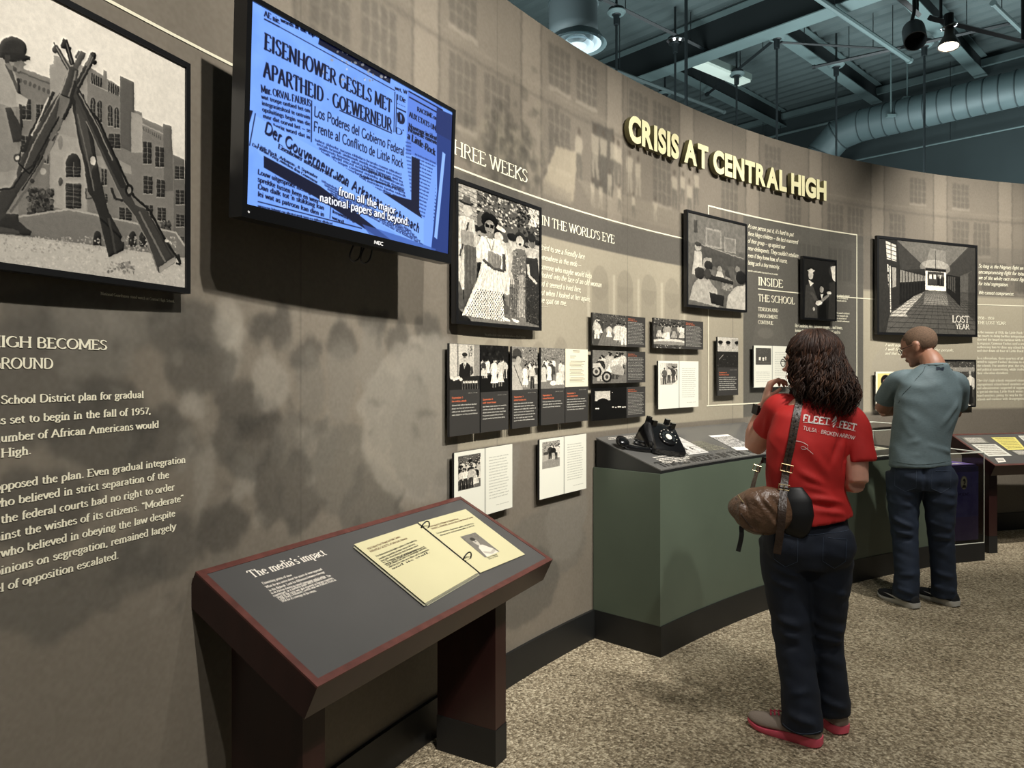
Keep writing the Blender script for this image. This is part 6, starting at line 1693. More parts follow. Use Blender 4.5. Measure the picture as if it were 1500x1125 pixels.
# receiver
ha, hb_ = con_at(909, 656), con_at(957, 662)
pa, pb = cpt(ha[0], ha[1], .0), cpt(hb_[0], hb_[1], .0)
rc = thing('telephone_receiver', 'black telephone receiver lying off the hook left of the telephone', 'telephone', (pa + pb) / 2 + Vector((0, 0, .001)))
o = rc.location
ax = (pb - pa).normalized(); ztop_ = upn
L_ = (pb - pa).length
bm = bmesh.new()
pts = smooth_path([pa - o + ztop_ * .030, pa - o + ax * .035 + ztop_ * .014 - sl * .01, (pa + pb) / 2 - o + ztop_ * .014 - sl * .022, pb - o - ax * .035 + ztop_ * .014 - sl * .01, pb - o + ztop_ * .030], 6)
tube(bm, pts, lerp_list([.015, .017, .0125, .017, .015], 6), 12); obj('handle', bm, M_PHONE, rc, smooth=True)
for p_, nm, rr in ((pa, 'ear_cap', .040), (pb, 'mouth_cap', .037)):
    bm = bmesh.new(); ax2 = (ztop_ * .75 + Vector((.3, -.6, 0)) * .5).normalized(); X2, Y2 = frame_from(ax2)
    lathe(bm, [(rr * .45, -.022), (rr * .85, -.014), (rr, -.002), (rr * .96, .008), (rr * .7, .016), (rr * .3, .019)], n=22, M=Matrix(((X2.x, Y2.x, ax2.x), (X2.y, Y2.y, ax2.y), (X2.z, Y2.z, ax2.z))), c=p_ - o + ztop_ * .038); obj(nm, bm, M_PHONE, rc, smooth=True)
bm = bmesh.new()
cpts = smooth_path([pb - o + ztop_ * .02 + ax * .02, pb - o + ax * .02 + sl * .05 + ztop_ * .01, pb - o - ax * .03 + sl * .09 + ztop_ * .01, pb - o - ax * .01 + sl * .12 + ztop_ * .02, ph.location - o + MP @ Vector((-.1, .0, .02))], 14)
coil = [p_ + ztop_ * (.006 * math.sin(i * 2.0)) + tn * (.006 * math.cos(i * 2.0)) for i, p_ in enumerate(smooth_path(cpts, 3))]
tube(bm, coil, .0028, 6); obj('cord', bm, M_PHONE, rc, smooth=True)
# ------------------------------------------------------------------ ducts, hangers and lamps under the ceiling
def ring_tube(bm, p, d, r, w=.012, n=28):
    d = d.normalized(); tube(bm, [p - d * w / 2, p + d * w / 2], r, n)
# spiral duct along the far wall, elbow, drop
dy = Vector((E2.x, E2.y, 0)) * 10.4
def dpt(a, z): return E1 * a + dy + Vector((0, 0, z))
a_end = E1.dot(Vector((4.88, 9.955, 0)))
duct = thing('spiral_duct', 'long ribbed grey round duct with an elbow dipping behind the curved wall', 'duct', dpt(a_end, 4.0))
o = duct.location
bm = bmesh.new(); R_ = .215
tube(bm, [dpt(-3.2, 4.92) - o, dpt(a_end, 4.92) - o], R_, 32); obj('straight_run', bm, M_DUCT, duct, autosmooth=40)
a = a_end - .02
bm = bmesh.new()
while a > -3.2:
    ring_tube(bm, dpt(a, 4.92) - o, E1, R_ + .009, .012); a -= .165
obj('seam_ring', bm, M_DUCTS, duct, autosmooth=40)
segs_ = [dpt(a_end, 4.92), dpt(a_end + .30, 4.86), dpt(a_end + .52, 4.66), dpt(a_end + .62, 4.36), dpt(a_end + .62, 3.0)]
for i in range(4):
    p, q_ = segs_[i] - o, segs_[i + 1] - o
    bm = bmesh.new(); d = (q_ - p).normalized(); tube(bm, [p - d * .06, q_ + d * .06], R_, 32); obj('elbow_gore', bm, M_DUCT, duct, autosmooth=40)
for i in range(1, 4):
    bm = bmesh.new(); d = (segs_[i + 1] - segs_[i - 1]).normalized(); ring_tube(bm, segs_[i] - o, d, R_ + .02, .012); obj('elbow_seam', bm, M_DUCTS, duct, autosmooth=40)
# hangers for it
M_ROD = mat('hanger_rod', (30, 38, 40), .5)
for x, y0, y1, e2c, lab in ((1305, 0, 168, 10.15, 'thin hanger rod with clamp on the near side of the ribbed duct'), (1329, 20, 142, 10.42, 'thin hanger rod above the ribbed duct, beside the black spotlight')):
    k = (x - 750) / FPX; Z = e2c / (E2.x * k + E2.y); p = Vector((k * Z, Z, 0)); z0 = EYE + (541 - y1) * Z / FPX
    t = thing('hanger_rod', lab, 'rod', (p.x, p.y, z0), 0, 'duct hangers')
    bm = bmesh.new(); tube(bm, [(0, 0, -.02), (0, 0, CZ - z0 - .005)], .010, 8); obj('rod', bm, M_FLANGE, t)
    bm = bmesh.new(); box(bm, -.06, .06, -.03, .03, -.03, 0); obj('clamp', bm, M_FLANGE, t, bevel=.004)
# round drop duct with ring diffuser
dc = at_z(845, 66, 4.36)
dd = thing('drop_duct', 'fat round vertical duct ending in a white ring diffuser above the wall', 'duct', dc); 
bm = bmesh.new(); pts = smooth_path([(-.03, 0, .06), (-.03, 0, .55), (.02, 0, .95), (.10, 0, 1.28)], 6); tube(bm, pts, .215, 32); obj('duct_body', bm, mat('duct_dark', (104, 118, 120), .6), dd, smooth=True)
for z in (.36, .72):
    bm = bmesh.new(); ring_tube(bm, Vector((-.03, 0, z)) if z < .5 else Vector((-.012, 0, z)), Vector((0, 0, 1)), .222, .02); obj('seam_ring', bm, M_DUCT, dd, autosmooth=40)
M_DIFF = mat('diffuser_enamel', (190, 205, 210), .35)
bm = bmesh.new()
def dish(bm, r0, r1, z0, z1):
    a = [(r0, z0), (r1, z1)]
    R = [[bm.verts.new((math.cos(2 * PI * k / 36) * r, math.sin(2 * PI * k / 36) * r, z)) for k in range(36)] for r, z in (a[0], a[1], (r1 - .006, z1 + .004), (r0 - .006, z0 + .004))]
    for i in range(4):
        A, B = R[i], R[(i + 1) % 4]
        for k in range(36): bm.faces.new([A[k], A[(k + 1) % 36], B[(k + 1) % 36], B[k]])
dish(bm, .215, .262, .07, .0); obj('diffuser_rim', bm, M_DUCT, dd, autosmooth=40)
for r0, r1, z0, z1 in ((.15, .215, .06, .005), (.09, .15, .05, -.005), (.0065, .085, .02, -.01)):
    bm = bmesh.new(); dish(bm, r0, r1, z0, z1); obj('diffuser_ring', bm, M_DIFF, dd, autosmooth=40)

# strut bars and pendant rods
def bar(name, label, p0, p1, r, m, cat='pipe', group=None, sq=False, n=8):
    t = thing(name, label, cat, (p0 + p1) / 2, 0, group); o = t.location
    bm = bmesh.new(); tube(bm, [p0 - o, p1 - o], r, 4 if sq else n); obj('bar' if sq else 'pipe_run', bm, m, t, autosmooth=30)
    d = (p1 - p0).normalized()
    for e in (p0, p1):
        bm = bmesh.new(); ring_tube(bm, e - o, d, r * 1.35, r * 1.6, n); obj('end_cap', bm, m, t)
    for f in (.2, .8):
        p = p0.lerp(p1, f)
        if CZ - p.z > .05:
            bm = bmesh.new(); tube(bm, [p - o, Vector((p.x, p.y, CZ + .01)) - o], .005, 6); obj('support_wire', bm, M_ROD, t)
    return t
bar('sprinkler_pipe', 'pale sprinkler pipe running from the top edge down to the black spotlight', at_z(1190, -8, 5.2), at_z(1332, 88, 5.2), .030, M_FLANGE)
bar('conduit', 'thin dark conduit just above the curved wall, left of the title', at_z(862, 88, 5.0), at_z(1060, 164, 5.0), .022, M_TEAL)
bar('conduit', 'thin conduit at the upper right corner above the track', at_z(1455, 5, 5.1), at_z(1512, 60, 5.1), .022, M_FLANGE)
bar('strut_bar', 'black strut carrying the two hangers right of the round duct', at_z(880, -3, 5.35), at_z(1040, 76, 5.35), .022, M_ROD, 'bar', 'black strut bars', True)
bar('strut_bar', 'black strut crossing in front of the pale strip light', at_z(1142, 52, 5.35), at_z(1036, 138, 5.35), .022, M_ROD, 'bar', 'black strut bars', True)
bar('strut_bar', 'black strut reaching from the middle hanger towards the black spotlight', at_z(1144, 62, 5.3), at_z(1312, 72, 5.3), .014, M_ROD, 'bar', 'black strut bars', True)
bar('strut_bar', 'dark strut over the ribbed duct carrying two hangers', at_z(1192, 98, 5.3), at_z(1480, 34, 5.3), .020, M_ROD, 'bar', 'black strut bars', True)
bar('wall_conduit', 'thin pale conduit running along the top of the far wall', ce(0.5, 11.0, 5.28), ce(6.5, 11.0, 5.28), .020, M_FLANGE)
bar('wall_conduit', 'thin pale conduit low on the far wall left of the duct', ce(2.0, 11.0, 4.62), ce(6.5, 11.0, 4.62), .012, M_FLANGE)
for x, y, lab, cup in ((903, 20, 'hanger rod nearest the round duct', 1), (989, 62, 'hanger rod with bright cup left of the strip light', 2), (974, 138, 'short hanger rod with cup just above the curved wall', 1), (1079, 110, 'hanger rod with cup at the right end of the strip light', 1),
                     (1138, 56, 'hanger rod with cup where two struts meet', 1), (1225, 97, 'hanger rod with cup above the duct elbow', 1), (1354, 67, 'long hanger rod crossing in front of the ribbed duct', 1), (1005, -30, 'plain long hanger rod through the dark girder', 0)):
    z = 5.30 if y > 0 else 5.6
    p = at_z(x, y, z)
    t = thing('hanger_rod', lab, 'rod', (p.x, p.y, 2.6), 0, 'rods hanging from the ceiling')
    bm = bmesh.new(); tube(bm, [(0, 0, 0), (0, 0, CZ - 2.6 + .01)], .013 if cup else .018, 8); obj('rod', bm, M_ROD, t, autosmooth=40)
    if cup:
        bm = bmesh.new(); lathe(bm, [(.03, z - 2.6 - .12), (.034, z - 2.6 - .02), (.075, z - 2.6 + .0), (.085, z - 2.6 + .05), (.05, z - 2.6 + .07)], n=18); obj('socket', bm, M_ROD, t, autosmooth=40)
        bm = bmesh.new(); lathe(bm, [(.078, z - 2.6 - .012), (.10, z - 2.6 + .012), (.10, z - 2.6 + .02), (.07, z - 2.6 + .02)], n=20); obj('cup_ring', bm, M_CHROME if cup == 2 else M_FLANGE, t, autosmooth=40)
# strip light
pa_, pb_ = at_z(1020, 94, 5.3), at_z(1092, 124, 5.3)
st = thing('strip_light', 'pale rectangular strip light fixture hanging under the metal deck', 'ceiling light', (pa_ + pb_) / 2); o = st.location
d = (pb_ - pa_).normalized(); sd_ = Vector((-d.y, d.x, 0)); L_ = (pb_ - pa_).length
Ms = Matrix(((d.x, sd_.x, 0, 0), (d.y, sd_.y, 0, 0), (0, 0, 1, 0), (0, 0, 0, 1)))
bm = bmesh.new(); box(bm, -L_ / 2, L_ / 2, -.10, .10, .03, .11, Ms); obj('housing', bm, mat('strip_housing', (120, 136, 130), .5), st, bevel=.004)
bm = bmesh.new(); box(bm, -L_ / 2 + .02, L_ / 2 - .02, -.09, .09, .0, .03, Ms); obj('diffuser', bm, mat('strip_diffuser', (200, 215, 205), .5, emit=(205, 225, 215), estr=.35), st, bevel=.004)
for x in (-.4, .4):
    bm = bmesh.new(); tube(bm, [Ms @ Vector((x, 0, .11)), Ms @ Vector((x, 0, CZ - o.z + .01))], .006, 6); obj('suspension', bm, M_ROD, st)

# track with two spotlights near the top right
M_TRACK = mat('track_black', (12, 13, 14), .35)
T0, T1 = at_z(1362, 26, 4.32), at_z(1512, 64, 4.32)
tr = thing('lighting_track', 'black lighting track at the upper right carrying the lit spotlight', 'track', (T0 + T1) / 2); o = tr.location
d = (T1 - T0).normalized(); bm = bmesh.new(); tube(bm, [T0 - o, T1 - o], (.026, .018), 4, side=(0, 0, 1)); obj('rail', bm, M_TRACK, tr)
for f in (.1, .9):
    p = T0.lerp(T1, f); bm = bmesh.new(); tube(bm, [p - o, Vector((p.x, p.y, CZ)) - o], .012, 8); obj('stem', bm, M_TRACK, tr)
T2, T3 = at_z(1296, -22, 4.42), at_z(1346, 22, 4.42)
tr2 = thing('lighting_track', 'short black lighting track cut by the top edge, holding the unlit can', 'track', (T2 + T3) / 2); o = tr2.location
bm = bmesh.new(); tube(bm, [T2 - o, T3 - o], (.03, .022), 4, side=(0, 0, 1)); obj('rail', bm, M_TRACK, tr2)
for f in (.05, .95):
    p = T2.lerp(T3, f); bm = bmesh.new(); tube(bm, [p - o, Vector((p.x, p.y, CZ)) - o], .012, 8); obj('stem', bm, M_TRACK, tr2)
def hollow(bm, prof, n=28):
    """shell of revolution open at both ends with thickness"""
    R = [[bm.verts.new((math.cos(2 * PI * k / n) * r, math.sin(2 * PI * k / n) * r, z)) for k in range(n)] for r, z in prof]
    for A, B in zip(R, R[1:] + [R[0]]):
        for k in range(n): bm.faces.new([A[k], A[(k + 1) % n], B[(k + 1) % n], B[k]])
# black can
cp = at_z(1339, 50, 4.16)
can = thing('track_spotlight', 'unlit black cylindrical spotlight pointing down, upper right', 'spotlight', cp)
ax = Vector((-.22, -.55, -.75)).normalized(); X2, Y2 = frame_from(ax); Mk = Matrix(((X2.x, Y2.x, ax.x, 0), (X2.y, Y2.y, ax.y, 0), (X2.z, Y2.z, ax.z, 0), (0, 0, 0, 1)))
bm = bmesh.new(); hollow(bm, [(.03, -.10), (.078, -.085), (.082, -.06), (.082, .105), (.074, .105), (.072, -.05)]); bmesh.ops.transform(bm, matrix=Mk, verts=bm.verts[:]); obj('can', bm, mat('can_grey', (34, 38, 40), .45), can, autosmooth=35)
bm = bmesh.new(); lathe(bm, [(.071, -.045), (.071, -.04)], n=24); bmesh.ops.transform(bm, matrix=Mk, verts=bm.verts[:]); obj('lens', bm, M_TRACK, can)
bm = bmesh.new(); tube(bm, smooth_path([(-.0, .0, .27), (.0, 0, .18), (-.01, .02, .1), (.0, .03, .05)], 4), .014, 8); obj('yoke', bm, M_TRACK, can)
# lit lamp
lp_ = at_z(1390, 58, 4.10)
lamp = thing('track_spotlight', 'lit bell shaped spotlight glowing white on the track, upper right', 'spotlight', lp_)
ax = Vector((-.12, -.12, -.98)).normalized(); X2, Y2 = frame_from(ax); Mk = Matrix(((X2.x, Y2.x, ax.x, 0), (X2.y, Y2.y, ax.y, 0), (X2.z, Y2.z, ax.z, 0), (0, 0, 0, 1)))
bm = bmesh.new(); hollow(bm, [(.025, -.10), (.034, -.09), (.036, -.04), (.060, .01), (.076, .045), (.078, .062), (.070, .062), (.055, .015), (.030, -.04)]); bmesh.ops.transform(bm, matrix=Mk, verts=bm.verts[:]); obj('shade', bm, mat('lamp_metal', (70, 66, 62), .35, .7), lamp, autosmooth=35)
bm = bmesh.new(); lathe(bm, [(.05, .03), (.066, .045), (.069, .056), (.03, .062)], n=24); bmesh.ops.transform(bm, matrix=Mk, verts=bm.verts[:]); obj('bulb', bm, mat('lamp_glow', (255, 240, 215), .5, emit=(255, 236, 205), estr=9), lamp, autosmooth=35)
bm = bmesh.new(); tube(bm, [(0, 0, .09), (0, 0, .20)], .034, 14); obj('adapter', bm, M_TRACK, lamp)
bm = bmesh.new(); tube(bm, [Vector((.055 * math.cos(t_), .055 * math.sin(t_), .10 + .012 * math.cos(t_))) for t_ in [2 * PI * k / 24 for k in range(24)]], .006, 6, closed=True); obj('clip_ring', bm, M_CHROME, lamp)
# ------------------------------------------------------------------ people
def remeshed(name, bm, voxel, smooth=6, fac=.5):
    me = D.meshes.new(name); bmesh.ops.recalc_face_normals(bm, faces=bm.faces[:]); bm.to_mesh(me); bm.free()
    o = D.objects.new('tmp', me); COL.objects.link(o)
    md = o.modifiers.new('r', 'REMESH'); md.mode = 'VOXEL'; md.voxel_size = voxel
    if smooth:
        ms = o.modifiers.new('s', 'SMOOTH'); ms.factor = fac; ms.iterations = smooth
    me2 = D.meshes.new_from_object(o.evaluated_get(bpy.context.evaluated_depsgraph_get()))
    me2.name = name
    D.objects.remove(o); D.meshes.remove(me)
    for p in me2.polygons: p.use_smooth = True
    return me2

def limb(bm, pts, rads, side=(1, 0, 0), n=16, sub_=5):
    tube(bm, smooth_path(pts, sub_), lerp_list(rads, sub_), n, side=side)

def folds(me, lines, fine=0.0, freq=(9, 9, 26), seed=0.0):
    """lines = (p0, p1, width, amount) ridges pushed along the normal; fine adds soft cloth waviness"""
    n = len(me.vertices)
    co = np.empty(n * 3, np.float32); me.vertices.foreach_get('co', co); co = co.reshape(-1, 3)
    no = np.empty(n * 3, np.float32); me.vertex_normals.foreach_get('vector', no); no = no.reshape(-1, 3)
    dsp = np.zeros(n, np.float32)
    for p0, p1, w, a in lines:
        p0 = np.array(p0, np.float32); d = np.array(p1, np.float32) - p0; L2 = float(d @ d)
        t = np.clip(((co - p0) @ d) / L2, 0, 1)
        q = co - (p0 + t[:, None] * d)
        dsp += 1.45 * a * np.exp(-(q * q).sum(1) / (w * w)) * (np.sin(PI * np.clip(t * .9 + .05, 0, 1)) ** .5)
    if fine:
        for i in range(n):
            x, y, z = co[i]
            dsp[i] += fine * (mnoise.noise(Vector((x * freq[0] + seed, y * freq[1], z * freq[2] + 4 * x * 2))) )
    co += no * dsp[:, None]
    me.vertices.foreach_set('co', co.ravel()); me.update()

def hand(bm, wrist, dirn, palm_n, side_s, curls, L=.17, r=.0082, spread=.3):
    """palm slab plus four curled fingers and a thumb; dirn finger direction, palm_n palm normal, side_s +1 thumb on the +x side"""
    d = Vector(dirn).normalized(); pn = Vector(palm_n); pn = (pn - d * pn.dot(d)).normalized(); x = d.cross(pn) * side_s
    w = Vector(wrist)
    k = L / .18
    for i in range(4):                        # palm as four merging rays
        a = (i - 1.5) * .019 * k
        tube(bm, [w + x * a * .45, w + x * a * .85 + d * .045 * k, w + x * a + d * .09 * k], [.0135 * k, .0145 * k, .0115 * k], 10)
    lens = [.068, .076, .070, .055]
    for i in range(4):
        a = (1.5 - i) * .019 * k
        p = w + x * a + d * .088 * k
        pts = [p]; ang = 0
        for j, f in enumerate((.45, .32, .26)):
            ang += curls[i] * (.8, 1.1, .7)[j]
            dd = d * math.cos(ang) + pn * math.sin(ang) + x * (1.5 - i) * .06 * (1 if j == 0 else 0)
            p = p + dd.normalized() * lens[i] * f * k * 1.1
            pts.append(p)
        tube(bm, pts, [r * k * 1.08, r * k, r * k * .92, r * k * .72], 8)
    p = w + x * .026 * k + d * .02 * k
    t1 = (x * .75 + d * .75 + pn * .35).normalized(); t2 = (x * .25 + d * .9 + pn * .55).normalized(); t3 = (d * .9 - x * .15 + pn * .6).normalized()
    tube(bm, [w + x * .012 * k + d * .005, p, p + t1 * .035 * k, p + t1 * .035 * k + t2 * .032 * k, p + t1 * .035 * k + t2 * .032 * k + t3 * .024 * k], [.014 * k, .0135 * k, .0115 * k, .0095 * k, .0075 * k], 10)

def head_shape(bm, c, yaw, pitch=0.0, roll=0.0, s=1.0, neck=None, female=False):
    """skull, jaw, nose, lips, brow, ears; faces +Y locally"""
    R = Matrix.Rotation(yaw, 4, 'Z') @ Matrix.Rotation(-pitch, 4, 'X') @ Matrix.Rotation(roll, 4, 'Y')
    T = Matrix.Translation(Vector(c)) @ R @ Matrix.Scale(s, 4)
    def e(p, r, rx=0):
        m = T @ Matrix.Translation(Vector(p)) @ Matrix.Rotation(rx, 4, 'X') @ Matrix.Diagonal((*r, 1))
        bmesh.ops.create_uvsphere(bm, u_segments=20, v_segments=14, radius=1.0, matrix=m)
    e((0, -.012, .030), (.077, .098, .088)); e((0, .040, .020), (.066, .058, .075)); e((0, .030, -.040), (.058, .062, .060)); e((0, .052, -.075), (.036, .036, .034)); e((0, .078, -.092), (.020, .018, .018))
    e((0, .088, .022), (.046, .012, .010)); e((.034, .080, -.022), (.022, .016, .020)); e((-.034, .080, -.022), (.022, .016, .020))
    e((0, .098, -.006), (.009, .012, .026), .25); e((0, .113, -.024), (.012, .013, .010)); e((.011, .104, -.028), (.008, .009, .007)); e((-.011, .104, -.028), (.008, .009, .007))
    e((0, .096, -.054), (.022, .010, .0055)); e((0, .093, -.064), (.019, .010, .006)); e((0, .086, -.045), (.022, .010, .010))
    for sx in (-1, 1):
        e((sx * .079, -.008, -.005), (.009, .020, .032)); e((sx * .081, -.016, .006), (.010, .012, .018)); e((sx * .080, -.004, -.030), (.007, .010, .012))
        e((sx * .031, .082, .000), (.014, .010, .008))
    return T

def person_root(label, px, py, Z):
    X_ = (px - 750) / FPX * Z
    th = math.atan2(X_, Z)
    return thing('person', label, 'person', (X_, Z, 0), -th)

def on_surface(bvh, x, z, y0=-1.0, off=.0015, d=Vector((0, 1, 0))):
    h, nrm, i, dist = bvh.ray_cast(Vector((x, y0, z)), d)
    return None if h is None else h + nrm * off

def surf_quads(name, quads, bvh, m, parent, off=.0015):
    Q = []; fine = []
    for q in quads:
        L_ = math.hypot(q[1][0] - q[0][0], q[1][1] - q[0][1]); L2_ = math.hypot(q[3][0] - q[0][0], q[3][1] - q[0][1]); n1 = max(1, int(L_ / .005)); n2 = max(1, int(L2_ / .005))
        g = lambda a, b: tuple((q[0][i] * (1 - a) + q[1][i] * a) * (1 - b) + (q[3][i] * (1 - a) + q[2][i] * a) * b for i in (0, 1))
        fine += [(g(i / n1, j / n2), g((i + 1) / n1, j / n2), g((i + 1) / n1, (j + 1) / n2), g(i / n1, (j + 1) / n2)) for i in range(n1) for j in range(n2)]
    for q in fine:
        P = [on_surface(bvh, x, z, off=off) for x, z in q]
        if all(p is not None for p in P): Q.append(P)
    V, F = [], []
    for q in Q:
        b = len(V); V += [tuple(p) for p in q]; F.append(tuple(range(b, b + len(q))))
    me = D.meshes.new(name); me.from_pydata(V, [], F); return link_mesh(name, me, m, parent)

def seam(name, pts, bvh, m, parent, r=.0012, off=.001):
    P = [on_surface(bvh, x, z, off=off) for x, z in pts]
    P = [p for p in P if p is not None]
    if len(P) < 2: return
    bm = bmesh.new(); tube(bm, P, r, 5); return obj(name, bm, m, parent)

def poly_path(ctrl, n=6):
    return [(p.x, p.z) for p in smooth_path([(a, 0, b) for a, b in ctrl], n)]

def skin_mat(name, rgb):
    m = mat(name, rgb, .5, noise=.05, scale=40, bump=.05, bscale=250)
    b = m.node_tree.nodes['Principled BSDF']
    b.inputs['Subsurface Weight'].default_value = .12; b.inputs['Subsurface Radius'].default_value = (.01, .004, .002)
    return m
M_DENIM = mat('dark_denim', (17, 26, 41), .8, noise=.22, scale=9, bump=.12, bscale=500)
M_DENIM2 = mat('blue_denim', (27, 39, 57), .8, noise=.22, scale=9, bump=.12, bscale=500)
M_STITCH = mat('denim_stitch', (60, 72, 90), .8)

def shoe(parent, name, heel, toe, W, upper, sole, up_h=.075, sole_h=.028, lace=None, swoosh=None, hang=None):
    """running shoe from heel to toe: shaped sole slab, upper, laces"""
    heel = Vector((*heel, 0)); toe = Vector((*toe, 0)); d = (toe - heel); L = d.length; d.normalize(); s = Vector((-d.y, d.x, 0))
    M = Matrix(((d.x, s.x, 0, heel.x), (d.y, s.y, 0, heel.y), (0, 0, 1, 0), (0, 0, 0, 1)))
    hw = lambda t: W / 2 * (.74 + .10 * math.sin(PI * min(t * 3, 1)) + .26 * math.sin(PI * min(max((t - .25) / .95, 0), 1))) * (1 if t < .72 else math.sqrt(max(0, 1 - ((t - .72) / .29) ** 2))) * (1 if t > .08 else math.sqrt(max(.15, 1 - ((.08 - t) / .09) ** 2)))
    ts = [0, .02, .05, .1, .2, .32, .45, .58, .7, .8, .88, .94, .98, 1.0]
    th = thing(name, None, None) if False else None
    bm = bmesh.new(); rows = []
    for t in ts:
        w = hw(t); lift = .018 * max(0, (t - .75) / .25) ** 2; fl = .008 * max(0, (.12 - t) / .12)
        z0, z1 = lift + fl, sole_h * (1 - .42 * max(0, t - .45) / .55) + lift * .9 + (.010 if t < .3 else .010 * max(0, 1 - (t - .3) / .3))
        rows.append([bm.verts.new(M @ Vector((t * L, y, z))) for y, z in ((-w * .92, z0), (w * .92, z0), (w * 1.05, (z0 + z1) / 2), (w, z1), (-w, z1), (-w * 1.05, (z0 + z1) / 2))])
    for A, B in zip(rows, rows[1:]):
        for k in range(6): bm.faces.new([A[k], A[(k + 1) % 6], B[(k + 1) % 6], B[k]])
    bm.faces.new(rows[0][::-1]); bm.faces.new(rows[-1])
    so = obj('sole', bm, sole, parent, autosmooth=50)
    bm = bmesh.new(); hs = [.064, .080, .092, .099, .099, .094, .086, .080, .074, .070, .066, .060, .054, .048]
    rows = []
    for t, h in zip(ts, hs):
        h = h * up_h / .075; w = hw(t) * .96; lift = .018 * max(0, (t - .75) / .25) ** 2
        z0 = sole_h * (1 - .42 * max(0, t - .45) / .55) - .004 + lift
        tw = .62 if t < .45 else .55
        rows.append([bm.verts.new(M @ Vector((t * L + (.004 if t == 0 else 0), y, z))) for y, z in ((-w, z0), (w, z0), (w * .98, z0 + (h - z0) * .45), (w * tw, z0 + (h - z0) * .88), (0, h), (-w * tw, z0 + (h - z0) * .88), (-w * .98, z0 + (h - z0) * .45))])
    for A, B in zip(rows, rows[1:]):
        for k in range(7): bm.faces.new([A[k], A[(k + 1) % 7], B[(k + 1) % 7], B[k]])
    bm.faces.new(rows[0][::-1]); bm.faces.new(rows[-1])
    sh_ = obj('shoe', bm, upper, parent, smooth=True)
    md = sh_.modifiers.new('s', 'SUBSURF'); md.levels = 1; md.render_levels = 2
    so.parent = sh_; 
    if lace:
        bm = bmesh.new()
        for i in range(5):
            t = .44 + i * .055; z = (.099 - i * .0045) * up_h / .075
            tube(bm, [M @ Vector((t * L, -W * .20, z - .006)), M @ Vector((t * L + .008, 0, z + .005)), M @ Vector((t * L, W * .20, z - .006))], .0032, 6)
        for sg in (-1, 1):
            tube(bm, smooth_path([M @ Vector((.44 * L, 0, .106)), M @ Vector((.40 * L, sg * .022, .110)), M @ Vector((.43 * L, sg * .04, .094)), M @ Vector((.47 * L, sg * .02, .102))], 4), .0028, 6)
        obj('laces', bm, lace, sh_)
    if swoosh:
        for sg in (-1, 1):
            bm = bmesh.new()
            q = [(.28, .040), (.40, .036), (.56, .048), (.72, .056), (.56, .055), (.42, .050), (.33, .060)]
            a = [bm.verts.new(M @ Vector((t * L, sg * (hw(t) * 1.0 + .002), z))) for t, z in q]
            bm.faces.new(a); obj('side_stripe', bm, swoosh, sh_)
    return sh_

# ------------------------------------------------------------------ the woman
W = person_root('woman in red t-shirt and dark jeans, hand raised to her mouth', 1180, 1075, 2.93)
HS, VS = 1 / 384.0, 1 / 355.0
def wx(px, py=None): return (px - 1180) * HS
def wz(py): return EYE - (py - 541) * VS
dl = math.radians(28); RT = Vector((math.cos(dl), math.sin(dl), 0)); FW = Vector((-math.sin(dl), math.cos(dl), 0))
SKW = skin_mat('skin_fair', (204, 152, 130))
bm = bmesh.new()
HC = Vector((.018, .035, 1.535)); HY = math.radians(66)
headT = head_shape(bm, HC, HY, .06, s=.98)
limb(bm, [(.045, -.005, 1.30), (.035, .005, 1.38), (.022, .020, 1.47)], [(.062, .058), (.052, .052), (.052, .055)], side=RT)
limb(bm, [(.0, .0, .80), (.0, .0, 1.0), (.015, .0, 1.2), (.025, .0, 1.33), (.04, 0, 1.37)], [(.14, .10), (.125, .09), (.14, .095), (.12, .07), (.05, .05)], side=RT)
shL, elL, wrL = Vector((-.100, .010, 1.335)), Vector((-.208, .150, 1.165)), Vector((-.172, .120, 1.352))
shR, elR, wrR = Vector((.178, .040, 1.290)), Vector((.192, .000, 1.050)), Vector((.060, .200, 1.020))
limb(bm, [shL, shL.lerp(elL, .5) + Vector((0, 0, -.01)), elL], [.046, .046, .046])
limb(bm, [elL + Vector((0, 0, -.008)), elL.lerp(wrL, .35) + Vector((-.008, 0, 0)), elL.lerp(wrL, .75), wrL], [.044, .042, .031, .025])
limb(bm, [shR, shR.lerp(elR, .5), elR], [.052, .050, .043]); limb(bm, [elR, elR.lerp(wrR, .4), wrR], [.042, .040, .026])
hand(bm, wrL + Vector((.004, 0, .006)), (.30, -.10, .95), (.95, .15, -.25), -1, [.75, .9, 1.0, 1.1], L=.185, r=.0092)
hand(bm, wrR, (-.8, .3, -.1), (0, -1, 0), 1, [.5, .5, .5, .5], L=.165)
for (h_, kn, an) in (((-.075, 0, .80), (-.050, .0, .45), (.030, -.055, .08)), ((.080, .02, .80), (.070, .06, .45), (.105, .085, .08))):
    limb(bm, [h_, kn, an], [.085, .058, .036])
me = remeshed('body', bm, .0055, 4)
body = link_mesh('body', me, SKW, W)
